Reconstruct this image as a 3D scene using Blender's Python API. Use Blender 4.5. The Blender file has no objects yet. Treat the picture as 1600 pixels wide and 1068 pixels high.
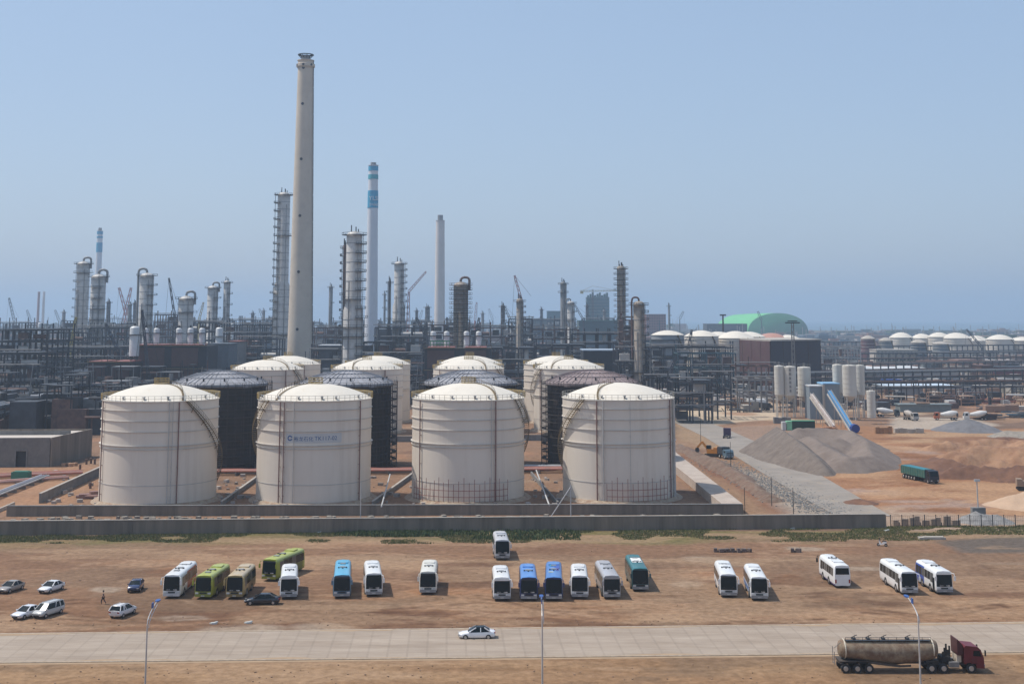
import bpy, math, random
import numpy as np
from math import sin, cos, pi, radians, atan2, hypot, sqrt, tan

# ---------------------------------------------------------------- camera
FPX, PITCH, CAMH, HORIZ = 2050.0, radians(7.5), 39.0, 497.0
PPY = HORIZ - FPX * tan(PITCH)
scene = bpy.context.scene
cam_data = bpy.data.cameras.new("camera")
cam = bpy.data.objects.new("camera", cam_data)
scene.collection.objects.link(cam)
scene.camera = cam
cam_data.sensor_width = 36.0
cam_data.lens = 36.0 * FPX / 1600.0
cam_data.shift_y = -(534.0 - PPY) / 1600.0
cam_data.clip_start = 1.0
cam_data.clip_end = 90000.0
cam.location = (0, 0, CAMH)
cam.rotation_euler = (radians(90) + PITCH, 0, 0)

# ---------------------------------------------------------------- world, sun, exposure
SUN_EL, SUN_AZ = radians(60), radians(-80)
world = bpy.data.worlds.new("World")
scene.world = world
world.use_nodes = True
wn = world.node_tree.nodes; wl = world.node_tree.links
wn.clear()
w_out = wn.new("ShaderNodeOutputWorld"); w_bg = wn.new("ShaderNodeBackground")
w_sky = wn.new("ShaderNodeTexSky"); w_sky.sky_type = 'NISHITA'; w_sky.sun_disc = False
w_sky.sun_elevation = SUN_EL; w_sky.sun_rotation = SUN_AZ
w_sky.air_density = 1.0; w_sky.dust_density = 1.6; w_sky.ozone_density = 2.5; w_sky.altitude = 0
w_tint = wn.new("ShaderNodeMix"); w_tint.data_type = 'RGBA'; w_tint.blend_type = 'MULTIPLY'
w_tint.inputs[0].default_value = 1.0; w_tint.inputs[7].default_value = (1.15, 1.02, 0.92, 1)
wl.new(w_sky.outputs[0], w_tint.inputs[6]); w_mix = wn.new("ShaderNodeMix"); w_mix.data_type = 'RGBA'; w_mix.inputs[0].default_value = 0.62; w_mix.inputs[7].default_value = (2.02, 2.92, 4.3, 1)
wl.new(w_tint.outputs[2], w_mix.inputs[6]); wl.new(w_mix.outputs[2], w_bg.inputs[0])
w_bg.inputs[1].default_value = 0.12
w_tc = wn.new("ShaderNodeTexCoord"); w_nz = wn.new("ShaderNodeTexNoise"); w_nz.inputs["Scale"].default_value = 2.2; w_nz.inputs["Detail"].default_value = 3
w_mr = wn.new("ShaderNodeMapRange"); w_mr.inputs[1].default_value = .3; w_mr.inputs[2].default_value = .7; w_mr.inputs[3].default_value = .57; w_mr.inputs[4].default_value = .67
wl.new(w_tc.outputs["Generated"], w_nz.inputs[0]); wl.new(w_nz.outputs[0], w_mr.inputs[0]); wl.new(w_mr.outputs[0], w_mix.inputs[0])
wl.new(w_bg.outputs[0], w_out.inputs[0])
sun_d = bpy.data.lights.new("sun", 'SUN'); sun_d.energy = 2.9; sun_d.angle = radians(0.6); sun_d.color = (1.0, 0.95, 0.87)
sun = bpy.data.objects.new("sun", sun_d); scene.collection.objects.link(sun)
_sv = (sin(SUN_AZ) * cos(SUN_EL), cos(SUN_AZ) * cos(SUN_EL), sin(SUN_EL))
from mathutils import Vector
sun.rotation_euler = Vector(_sv).to_track_quat('Z', 'Y').to_euler()
scene.view_settings.view_transform = 'Standard'
scene.view_settings.look = 'None'
scene.view_settings.exposure = 0.5
scene.view_settings.gamma = 1.0
scene.render.engine = 'CYCLES'
scene.cycles.use_denoising = True
scene.cycles.max_bounces = 5
scene.cycles.diffuse_bounces = 3
scene.cycles.glossy_bounces = 2
scene.cycles.volume_bounces = 1
HAZE_DENSITY = 0.00019
HAZE_COL = (.55, .70, .87, 1)

# ---------------------------------------------------------------- pixel helpers (measure the photograph)
CP, SP = cos(PITCH), sin(PITCH)
def G(px, py, z=0.0):
    a = (px - 800.0) / FPX; b = (PPY - py) / FPX
    dy = CP - b * SP; dz = SP + b * CP
    t = (z - CAMH) / dz
    return (a * t, dy * t)
def XA(px, Y, z=10.0):
    return (px - 800.0) / FPX * (Y * CP + (z - CAMH) * SP)
def ZA(py, Y):
    t = (PPY - py) / FPX
    return CAMH + Y * (SP + t * CP) / (CP - t * SP)

# ---------------------------------------------------------------- materials
MATS = {}
def mat(name, c, rough=0.75, metal=0.0, var=0.12, scale=0.6, c2=None, mix=0.5, streak=False, bump=0.0, coat=0.0, bscale=None):
    if name in MATS: return MATS[name]
    m = bpy.data.materials.new(name); m.use_nodes = True
    n = m.node_tree.nodes; l = m.node_tree.links
    b = n["Principled BSDF"]
    b.inputs["Roughness"].default_value = rough; b.inputs["Metallic"].default_value = metal
    if coat: b.inputs["Coat Weight"].default_value = coat
    tc = n.new("ShaderNodeTexCoord"); mp = n.new("ShaderNodeMapping")
    if streak: mp.inputs["Scale"].default_value = (1, 1, 0.12)
    l.new(tc.outputs["Object"], mp.inputs[0])
    nz = n.new("ShaderNodeTexNoise"); nz.inputs["Scale"].default_value = scale; nz.inputs["Detail"].default_value = 8; nz.inputs["Roughness"].default_value = 0.62
    l.new(mp.outputs[0], nz.inputs[0])
    rp = n.new("ShaderNodeValToRGB")
    rp.color_ramp.elements[0].position = 0.32; rp.color_ramp.elements[1].position = 0.68
    ca = tuple(x * (1 - var) for x in c); cb = tuple(min(1, x * (1 + var)) for x in c)
    rp.color_ramp.elements[0].color = (*ca, 1); rp.color_ramp.elements[1].color = (*cb, 1)
    l.new(nz.outputs[0], rp.inputs[0])
    src = rp.outputs[0]
    if c2:
        n2 = n.new("ShaderNodeTexNoise"); n2.inputs["Scale"].default_value = scale * 1.7; n2.inputs["Detail"].default_value = 10; n2.inputs["Roughness"].default_value = 0.7
        mp2 = n.new("ShaderNodeMapping"); mp2.inputs["Location"].default_value = (31, 17, 5)
        if streak: mp2.inputs["Scale"].default_value = (1, 1, 0.07)
        l.new(tc.outputs["Object"], mp2.inputs[0]); l.new(mp2.outputs[0], n2.inputs[0])
        r2 = n.new("ShaderNodeValToRGB"); r2.color_ramp.elements[0].position = 1 - mix - 0.08; r2.color_ramp.elements[1].position = 1 - mix + 0.16
        l.new(n2.outputs[0], r2.inputs[0])
        mx = n.new("ShaderNodeMix"); mx.data_type = 'RGBA'; mx.inputs[7].default_value = (*c2, 1)
        l.new(r2.outputs[0], mx.inputs[0]); l.new(src, mx.inputs[6]); src = mx.outputs[2]
    l.new(src, b.inputs["Base Color"])
    if bump:
        n3 = n.new("ShaderNodeTexNoise"); n3.inputs["Scale"].default_value = bscale or scale * 4; n3.inputs["Detail"].default_value = 8
        l.new(tc.outputs["Object"], n3.inputs[0])
        bp = n.new("ShaderNodeBump"); bp.inputs["Strength"].default_value = bump; bp.inputs["Distance"].default_value = 0.3
        l.new(n3.outputs[0], bp.inputs["Height"]); l.new(bp.outputs[0], b.inputs["Normal"])
    MATS[name] = m
    return m
M_WHITE = mat('white_tank_paint', (.70, .62, .525), .5, var=.06, scale=.12, c2=(.56, .475, .385), mix=.40, streak=True)
M_WROOF = mat('tank_roof_paint', (.68, .62, .525), .6, var=.05, scale=.2, c2=(.58, .49, .37), mix=.34)
M_YELL = mat('ochre_yellow_paint', (.36, .25, .08), .6, c2=(.2, .14, .06), mix=.45)
M_RUSTP = mat('dark_red_primer', (.22, .12, .10), .7, scale=.4, c2=(.1, .06, .05), mix=.4)
M_REDP = mat('red_pipe_paint', (.40, .13, .09), .6, c2=(.3, .16, .11), mix=.5)
M_CONC = mat('grey_concrete', (.20, .195, .185), .9, var=.12, scale=.25, c2=(.125, .12, .115), mix=.45, bump=.2)
M_CONCL = mat('light_concrete', (.40, .36, .31), .9, var=.1, scale=.2, c2=(.30, .26, .22), mix=.45)
M_CONCD = mat('weathered_wall_concrete', (.225, .185, .145), .9, var=.2, scale=.25, c2=(.14, .115, .09), mix=.5, streak=True)
M_CHIM = mat('chimney_concrete', (.58, .49, .39), .9, var=.07, scale=.1, c2=(.49, .41, .33), mix=.4)
M_CHIM2 = mat('far_chimney_concrete', (.66, .60, .56), .9, var=.06, scale=.1)
M_STEEL = mat('blue_grey_steel', (.05, .056, .066), .6, var=.3, scale=.15, c2=(.03, .03, .034), mix=.5)
M_STEELB = mat('dark_steel', (.022, .025, .03), .6, var=.3, scale=.15)
M_STEELL = mat('galvanised_steel', (.21, .205, .20), .5, metal=.2, var=.2, scale=.3, c2=(.12, .115, .11), mix=.4)
M_RUST = mat('rusty_brown_steel', (.15, .085, .065), .8, var=.3, scale=.3, c2=(.08, .05, .045), mix=.5)
M_CLAD = mat('silver_vessel_cladding', (.56, .53, .49), .55, metal=.05, var=.12, scale=.25, c2=(.38, .35, .31), mix=.42)
M_CLADW = mat('pale_vessel_cladding', (.6, .6, .59), .5, metal=.1, var=.1, scale=.2, c2=(.42, .4, .37), mix=.4)
M_TOWN = mat('brown_cladding_tower', (.36, .31, .25), .6, metal=.1, var=.15, scale=.25, c2=(.24, .19, .15), mix=.5)
M_BLACK = mat('black_rubber', (.022, .021, .02), .8, var=.2, scale=3)
M_GLASS = mat('dark_vehicle_glass', (.006, .012, .014), .2, var=.05)
M_GLASS.node_tree.nodes['Principled BSDF'].inputs['Specular IOR Level'].default_value = .22
M_CHROME = mat('bare_metal', (.45, .45, .45), .35, metal=.8, var=.1)
M_GREY = mat('mid_grey_paint', (.24, .245, .25), .5)
M_LAMP = mat('headlamp_lens', (.55, .56, .56), .15, var=.05)
M_TAIL = mat('tail_lamp_red', (.28, .02, .015), .25)
M_POLE = mat('galvanised_pole', (.48, .47, .46), .45, metal=.3)
M_BLUE = mat('lamp_blue_paint', (.025, .09, .30), .4)
M_GRAVEL = mat('grey_gravel', (.16, .128, .105), .95, var=.2, scale=.35, c2=(.11, .082, .066), mix=.45, bump=.5, bscale=2.5)
M_GRAVD = mat('dark_slate_gravel', (.15, .145, .15), .95, var=.2, scale=.3, c2=(.10, .10, .105), mix=.4, bump=.5, bscale=2.5)
M_SOIL = mat('orange_soil', (.31, .175, .098), .95, var=.2, scale=.13, c2=(.19, .09, .048), mix=.48, bump=.8, bscale=.9)
M_SOILR = mat('red_soil', (.165, .08, .045), .95, var=.2, scale=.13, c2=(.11, .052, .032), mix=.5, bump=.8, bscale=.9)
M_ROCK = mat('pale_rubble', (.25, .215, .175), .95, var=.25, scale=1.0)
M_ORANGE = mat('machine_orange', (.5, .2, .03), .5, c2=(.25, .12, .04), mix=.4)
M_GREENC = mat('green_container_paint', (.05, .22, .11), .5)
M_SKIN = mat('skin', (.35, .2, .14), .6)
M_CLOTH = mat('dark_clothing', (.03, .028, .032), .9)

# ---------------------------------------------------------------- mesh builder
class MB:
    def __init__(s): s.v = []; s.f = []; s.m = []
    def quad(s, pts, mi=0):
        b = len(s.v); s.v += [tuple(p) for p in pts]; s.f.append(tuple(range(b, b + len(pts)))); s.m.append(mi); return s
    def box(s, cx, cy, cz, sx, sy, sz, rot=0, mi=0):
        b = len(s.v); c, q = cos(rot), sin(rot)
        for dz in (-.5, .5):
            for dx, dy in ((-.5, -.5), (.5, -.5), (.5, .5), (-.5, .5)):
                x, y = dx * sx, dy * sy
                s.v.append((cx + x * c - y * q, cy + x * q + y * c, cz + dz * sz))
        for f in ((3, 2, 1, 0), (4, 5, 6, 7), (0, 1, 5, 4), (1, 2, 6, 5), (2, 3, 7, 6), (3, 0, 4, 7)):
            s.f.append(tuple(b + i for i in f)); s.m.append(mi)
        return s
    def beam(s, p, q, w, h=None, mi=0):
        h = h or w
        P, Q = Vector(p), Vector(q); d = (Q - P)
        if d.length < 1e-6: return s
        d.normalize()
        up = Vector((0, 0, 1)) if abs(d.z) < .99 else Vector((0, 1, 0))
        a = d.cross(up).normalized() * (w / 2); u = a.cross(d).normalized() * (h / 2)
        b = len(s.v)
        for E in (P, Q):
            for sa, su in ((-1, -1), (1, -1), (1, 1), (-1, 1)):
                s.v.append(tuple(E + a * sa + u * su))
        for f in ((0, 1, 2, 3), (7, 6, 5, 4), (0, 4, 5, 1), (1, 5, 6, 2), (2, 6, 7, 3), (3, 7, 4, 0)):
            s.f.append(tuple(b + i for i in f)); s.m.append(mi)
        return s
    def tube(s, p, q, r0, r1=None, n=10, mi=0, caps=True):
        r1 = r0 if r1 is None else r1
        P, Q = Vector(p), Vector(q); d = (Q - P).normalized()
        up = Vector((0, 0, 1)) if abs(d.z) < .9 else Vector((0, 1, 0))
        a = d.cross(up).normalized(); u = a.cross(d).normalized()
        b = len(s.v)
        for E, r in ((P, r0), (Q, r1)):
            for i in range(n):
                t = 2 * pi * i / n
                s.v.append(tuple(E + a * (r * cos(t)) + u * (r * sin(t))))
        for i in range(n):
            j = (i + 1) % n
            s.f.append((b + i, b + j, b + n + j, b + n + i)); s.m.append(mi)
        if caps:
            s.f.append(tuple(b + n - 1 - i for i in range(n))); s.m.append(mi)
            s.f.append(tuple(b + n + i for i in range(n))); s.m.append(mi)
        return s
    def path(s, pts, r, n=8, mi=0):
        for a, b in zip(pts[:-1], pts[1:]): s.tube(a, b, r, r, n, mi)
        return s
    def lathe(s, prof, n=32, cx=0, cy=0, mi=0, a0=0, a1=2 * pi, close=True):
        b = len(s.v); full = abs(a1 - a0 - 2 * pi) < 1e-6; k = n if full else n + 1
        for r, z in prof:
            for i in range(k):
                t = a0 + (a1 - a0) * i / n
                s.v.append((cx + r * cos(t), cy + r * sin(t), z))
        for j in range(len(prof) - 1):
            for i in range(n):
                i2 = (i + 1) % k if full else i + 1
                s.f.append((b + j * k + i, b + j * k + i2, b + (j + 1) * k + i2, b + (j + 1) * k + i))
                s.m.append(mi[j] if isinstance(mi, (list, tuple)) else mi)
        return s
    def prism(s, poly, z0, z1, mi=0):      # plan polygon (counter-clockwise) extruded up
        b = len(s.v); n = len(poly)
        for z in (z0, z1):
            for p in poly: s.v.append((p[0], p[1], z))
        s.f.append(tuple(b + n - 1 - i for i in range(n))); s.m.append(mi)
        s.f.append(tuple(b + n + i for i in range(n))); s.m.append(mi)
        for i in range(n):
            j = (i + 1) % n; s.f.append((b + i, b + j, b + n + j, b + n + i)); s.m.append(mi)
        return s
    def side(s, poly, y0, y1, mi=0):       # x-z polygon extruded along y
        b = len(s.v); n = len(poly)
        for y in (y0, y1):
            for p in poly: s.v.append((p[0], y, p[1]))
        s.f.append(tuple(b + i for i in range(n))); s.m.append(mi)
        s.f.append(tuple(b + n + n - 1 - i for i in range(n))); s.m.append(mi)
        for i in range(n):
            j = (i + 1) % n; s.f.append((b + j, b + i, b + n + i, b + n + j)); s.m.append(mi)
        return s
    def loft(s, rings, mi=0, caps=True, closed=True):
        b = len(s.v); k = len(rings[0])
        for r in rings: s.v += [tuple(p) for p in r]
        for j in range(len(rings) - 1):
            for i in range(k if closed else k - 1):
                i2 = (i + 1) % k
                s.f.append((b + j * k + i, b + j * k + i2, b + (j + 1) * k + i2, b + (j + 1) * k + i))
                s.m.append(mi(j, i) if callable(mi) else mi)
        if caps:
            e = len(rings) - 1
            s.f.append(tuple(b + k - 1 - i for i in range(k))); s.m.append(mi(0, -1) if callable(mi) else mi)
            s.f.append(tuple(b + e * k + i for i in range(k))); s.m.append(mi(e, -1) if callable(mi) else mi)
        return s
    def build(s, name, mats, parent=None, loc=(0, 0, 0), rot=0, smooth=None):
        me = bpy.data.meshes.new(name)
        me.from_pydata(s.v, [], s.f)
        if not isinstance(mats, (list, tuple)): mats = [mats]
        for m in mats: me.materials.append(m)
        me.polygons.foreach_set('material_index', s.m)
        if smooth:
            me.polygons.foreach_set('use_smooth', [True] * len(s.f))
            me.set_sharp_from_angle(angle=radians(smooth))
        me.update()
        o = bpy.data.objects.new(name, me); scene.collection.objects.link(o)
        o.location = loc; o.rotation_euler = (0, 0, rot)
        if parent: o.parent = parent
        return o
def tag(o, label=None, cat=None, group=None, kind=None):
    if label: o['label'] = label
    if cat: o['category'] = cat
    if group: o['group'] = group
    if kind: o['kind'] = kind
    return o
def empty(name, label, cat, loc=(0, 0, 0), rot=0, group=None):
    o = bpy.data.objects.new(name, None); scene.collection.objects.link(o)
    o.empty_display_size = .5
    o.location = loc if len(loc) == 3 else (loc[0], loc[1], 0); o.rotation_euler = (0, 0, rot)
    return tag(o, label, cat, group)
KIDS = {}
def copy_tree(o, parent=None):
    c = o.copy(); scene.collection.objects.link(c)
    if parent: c.parent = parent
    for ch in list(o.children): copy_tree(ch, c)
    return c
rnd = random.Random(7)
# ================================================================ GROUND
def vnoise(x, y, seed=0):
    xi = np.floor(x).astype(np.int64); yi = np.floor(y).astype(np.int64)
    xf = x - xi; yf = y - yi
    def h(a, b):
        n = (a * 374761393 + b * 668265263 + seed * 974711) & 0x7fffffff
        n = ((n ^ (n >> 13)) * 1274126177) & 0x7fffffff
        return ((n ^ (n >> 16)) & 0xffff) / 65535.0
    u = xf * xf * (3 - 2 * xf); v = yf * yf * (3 - 2 * yf)
    return (h(xi, yi) * (1 - u) + h(xi + 1, yi) * u) * (1 - v) + (h(xi, yi + 1) * (1 - u) + h(xi + 1, yi + 1) * u) * v
def fbm(x, y, s, seed=0, o=5):
    a = 0; w = .5
    for i in range(o):
        a = a + w * vnoise(x / s, y / s, seed + i); s /= 2.07; w *= .5
    return a
class Paint:
    def __init__(s, X, Y):
        s.X, s.Y = X, Y
        s.wx = (fbm(X, Y, 14, 11) - .48); s.wy = (fbm(X, Y, 14, 23) - .48)
        s.fx = (fbm(X, Y, 2.5, 31) - .48); s.fy = (fbm(X, Y, 2.5, 37) - .48)
        s.C = np.zeros(X.shape + (3,))
    def put(s, mask, c):
        mask = np.clip(mask, 0, 1)[..., None]; s.C[:] = s.C * (1 - mask) + np.array(c) * mask
    def dist_poly(s, poly, warp):
        X = s.X + s.wx * warp * 2 + s.fx * warp * .6; Y = s.Y + s.wy * warp * 2 + s.fy * warp * .6
        inside = np.zeros(X.shape, bool); d = np.full(X.shape, 1e9)
        n = len(poly)
        for i in range(n):
            x0, y0 = poly[i]; x1, y1 = poly[(i + 1) % n]
            ex, ey = x1 - x0, y1 - y0; L = ex * ex + ey * ey + 1e-9
            t = np.clip(((X - x0) * ex + (Y - y0) * ey) / L, 0, 1)
            d = np.minimum(d, np.hypot(X - x0 - t * ex, Y - y0 - t * ey))
            c = ((y0 > Y) != (y1 > Y)) & (X < (x1 - x0) * (Y - y0) / ((y1 - y0) if y1 != y0 else 1e-9) + x0)
            inside ^= c
        return np.where(inside, d, -d)
    def poly(s, pix, c, soft=1.5, warp=3., a=1.):
        d = s.dist_poly([G(*p) for p in pix], warp)
        s.put(a * np.clip(d / soft + .5, 0, 1), c)
    def blob(s, px, py, rx, ry, c, a=1., warp=3.):
        x, y = G(px, py); sc = (rx / FPX) * y; sy = ry * y * y / (FPX * CAMH)
        X = s.X + s.wx * warp * 2 + s.fx * warp * .8; Y = s.Y + s.wy * warp * 2 + s.fy * warp * .8
        d = np.hypot((X - x) / sc, (Y - y) / sy)
        s.put(a * np.clip((1.15 - d) * 3, 0, 1), c)
    def stroke(s, pix, w, c, a=.6, warp=1.0):
        P = [G(*p) for p in pix]
        X = s.X + s.wx * warp * 2; Y = s.Y + s.wy * warp * 2
        d = np.full(X.shape, 1e9)
        for (x0, y0), (x1, y1) in zip(P[:-1], P[1:]):
            ex, ey = x1 - x0, y1 - y0; L = ex * ex + ey * ey + 1e-9
            t = np.clip(((X - x0) * ex + (Y - y0) * ey) / L, 0, 1)
            d = np.minimum(d, np.hypot(X - x0 - t * ex, Y - y0 - t * ey))
        s.put(a * np.clip(1.4 - d / w, 0, 1) * np.clip(.5 + s.fx * 2.5, .2, 1), c)
DIRT = (.30, .185, .115); DIRTL = (.36, .245, .16); DIRTD = (.20, .11, .065); PUD = (.33, .265, .215)
def lot_colours(X, Y):
    p = Paint(X, Y)
    p.C[:] = DIRT
    big = fbm(X * .35, Y, 26, 3); med = fbm(X * .3, Y, 7, 5); fin = fbm(X, Y, 1.6, 9)
    p.put(np.clip((big - .44) * 9, 0, .85), (.235, .14, .088))
    p.put(np.clip((.44 - big) * 9, 0, .7), DIRTL)
    p.put(np.clip((med - .50) * 10, 0, .7), (.19, .112, .072))
    p.put(np.clip((.41 - med) * 10, 0, .6), (.37, .265, .185))
    # strip in front of the road: paler, streaky
    p.poly([(-200, 1040), (1800, 1020), (1800, 1200), (-200, 1200)], (.345, .235, .145), 2, 1.5)
    streak = fbm(X * .06, Y, 2.2, 51); m = np.clip((streak - .5) * 6, 0, .6) * (Y < 160)
    p.put(m, (.25, .155, .09))
    streak = fbm(X * .06, Y, 1.3, 57); m = np.clip((streak - .5) * 6, 0, .45) * (Y < 158)
    p.put(m, (.40, .28, .18))
    p.poly([(-100, 1060), (500, 1064), (1100, 1050), (1700, 1048), (1700, 1200), (-100, 1200)], (.27, .165, .095), 3, 3, .55)
    # churned dark soil next to the buses and tracks
    for b in [(185, 870, 60, 9), (215, 897, 45, 10), (150, 912, 30, 8), (725, 905, 70, 16), (745, 880, 45, 10), (1080, 915, 60, 14), (1260, 905, 70, 22),
              (1240, 935, 60, 8), (1010, 890, 40, 14), (600, 962, 90, 10), (520, 958, 60, 8), (480, 970, 60, 6), (880, 972, 110, 5), (1330, 880, 60, 9),
              (1400, 935, 60, 9), (1520, 920, 90, 12), (1570, 905, 70, 10), (240, 905, 30, 16), (330, 955, 50, 7), (960, 975, 60, 4), (90, 885, 80, 5)]:
        p.blob(*b, (.15, .082, .052), .72, 4)
    for b in [(1290, 935, 50, 5), (250, 895, 22, 8), (280, 885, 10, 8), (700, 925, 60, 5), (1100, 895, 50, 6), (1240, 905, 35, 8)]:
        p.blob(*b, (.36, .175, .085), .5, 4)
    for b in [(380, 980, 62, 7.5), (505, 978, 55, 6.5), (160, 921, 26, 4.5), (1095, 874, 40, 5.5), (1255, 856, 26, 3.5), (1070, 911, 22, 6), (1345, 886, 55, 4),
              (300, 962, 40, 5), (1150, 880, 40, 4), (1590, 880, 60, 3)]:
        p.blob(*b, PUD, .85, 2.5)
    # tyre tracks
    for k, st in enumerate([[(0, 905), (120, 893), (215, 889), (330, 880)], [(60, 940), (160, 935), (250, 915), (290, 885)], [(560, 900), (640, 905), (720, 895), (790, 898), (860, 892)],
               [(520, 985), (620, 975), (760, 972), (900, 974), (1100, 976), (1300, 966)], [(1010, 870), (1080, 861), (1200, 862), (1300, 866)],
               [(1040, 930), (1130, 952), (1250, 940), (1340, 905), (1380, 880)], [(1230, 870), (1300, 940), (1420, 958), (1560, 945)], [(1490, 860), (1540, 890), (1600, 910)],
               [(1480, 900), (1540, 905), (1600, 912)], [(1490, 870), (1560, 890), (1620, 893)], [(690, 925), (760, 932), (840, 948), (1000, 950)], [(100, 960), (250, 965), (420, 958), (640, 948)],
               [(430, 870), (540, 860), (700, 865), (770, 880)], [(20, 870), (140, 862), (260, 868)], [(1180, 850), (1290, 875), (1360, 895), (1460, 945)]]):
        p.stroke(st, .62, (.13, .072, .045), .95, 2.2)
        p.stroke([(a, b + 5) for a, b in st], .62, (.13, .072, .045), .85, 2.2)
        p.stroke([(a + 3, b + 9) for a, b in st], .5, (.39, .27, .185), .45, 2.8)
    for k in range(60):
        x = rnd.uniform(-60, 1650); y = rnd.uniform(860, 975); dx = rnd.uniform(60, 230); dy = rnd.uniform(-12, 12)
        c = rnd.choice([(.2, .11, .07), (.22, .13, .085), (.38, .27, .19)])
        p.stroke([(x, y), (x + dx * .5, y + dy * 1.5), (x + dx, y + dy)], rnd.uniform(.45, .8), c, .8, 3)
    # grey gravel patches, grass verge
    p.poly([(1470, 846), (1540, 835), (1700, 828), (1700, 864), (1600, 862), (1500, 862)], (.155, .135, .125), 2, 3)
    p.poly([(-200, 822), (520, 822), (1000, 818), (1380, 816), (1800, 816), (1800, 838), (1540, 840), (1400, 836), (1200, 848), (1000, 850), (850, 847), (700, 845), (420, 850), (200, 852), (0, 860), (-200, 862)],
           (.215, .165, .085), 2.5, 4, .85)
    p.poly([(520, 820), (760, 820), (900, 822), (900, 843), (740, 843), (520, 843)], (.10, .11, .04), 2, 3, .8)
    g = fbm(X * .4, Y, 5, 71)
    vm = np.clip(p.dist_poly([G(-200, 824), G(1800, 812), G(1800, 846), G(1000, 850), G(420, 846), G(-200, 856)], 4) / 2, 0, 1)
    p.put(np.clip((g - .47) * 6, 0, .75) * vm, (.14, .145, .06))
    p.C *= (.84 + .32 * fin)[..., None]
    # rut marks
    g2 = fbm(X * .5, Y, 11, 91)
    p.put(np.clip((g2 - .5) * 9, 0, .55), (.185, .135, .095))
    p.put(np.clip((Y - 185) / 60, 0, .25), (.36, .25, .18))
    fm = np.clip((fbm(X * .6, Y, 3.2, 611) - .38) * 5, .5, 1)
    for (bx, by, rx, ry, a) in [(185, 870, 55, 5, .6), (225, 900, 40, 9, .6), (725, 903, 62, 15, .7), (740, 882, 45, 6, .5), (1085, 922, 50, 10, .5), (1225, 908, 55, 8, .7), (1260, 925, 60, 9, .6), (1410, 938, 45, 5, .7),
                           (600, 960, 85, 9, .75), (470, 962, 60, 5, .55), (480, 979, 30, 4, .6), (900, 978, 90, 3, .6), (1150, 977, 120, 2.2, .6), (1320, 912, 30, 5, .5), (1530, 915, 60, 7, .6), (1560, 890, 70, 4, .5), (1030, 890, 30, 6, .5),
                           (270, 955, 60, 4, .5), (60, 880, 60, 4, .4), (350, 862, 40, 3, .35), (860, 862, 50, 3, .35), (960, 955, 50, 4, .35), (700, 945, 60, 3, .5), (400, 985, 60, 1.5, .7), (1240, 955, 50, 2.5, .5), (1380, 955, 22, 2, .6), (1550, 948, 14, 2, .8), (380, 972, 60, 2, .6)]:
        x, y = G(bx, by); sc = (rx / FPX) * y; sy = ry * y * y / (FPX * CAMH)
        d = np.hypot((X + p.wx * 9 + p.fx * 5 - x) / sc, (Y + p.wy * 7 + p.fy * 5 - y) / sy)
        p.put(a * np.clip((1.2 - d) * 2.2, 0, 1) * fm, (.125, .068, .042))
    for (bx, by, rx, ry) in [(385, 981, 60, 5.5), (505, 979, 45, 4.5), (162, 921, 22, 3.5), (1095, 874, 36, 4), (1255, 856, 22, 2.6), (1350, 886, 45, 2.6), (1070, 911, 20, 4)]:
        p.blob(bx, by, rx, ry, (.36, .30, .245), .75, 2)
    p.poly([(1470, 846), (1540, 835), (1700, 828), (1700, 864), (1600, 862), (1500, 862)], (.135, .12, .11), 2, 3, .9)
    vm = np.clip(p.dist_poly([G(-200, 824), G(1800, 812), G(1800, 838), G(1400, 840), G(1000, 850), G(420, 846), G(-200, 856)], 4) / 3, 0, 1)
    p.put(vm * np.clip(.35 + (fbm(X * .3, Y, 4, 641) - .45) * 4, 0, .85), (.17, .16, .07))
    lt = fbm(X * .25, Y, 6, 631); p.put(np.clip((lt - .54) * 9, 0, .5), (.40, .29, .2))
    return np.clip(p.C * .90, 0, 1)
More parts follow.
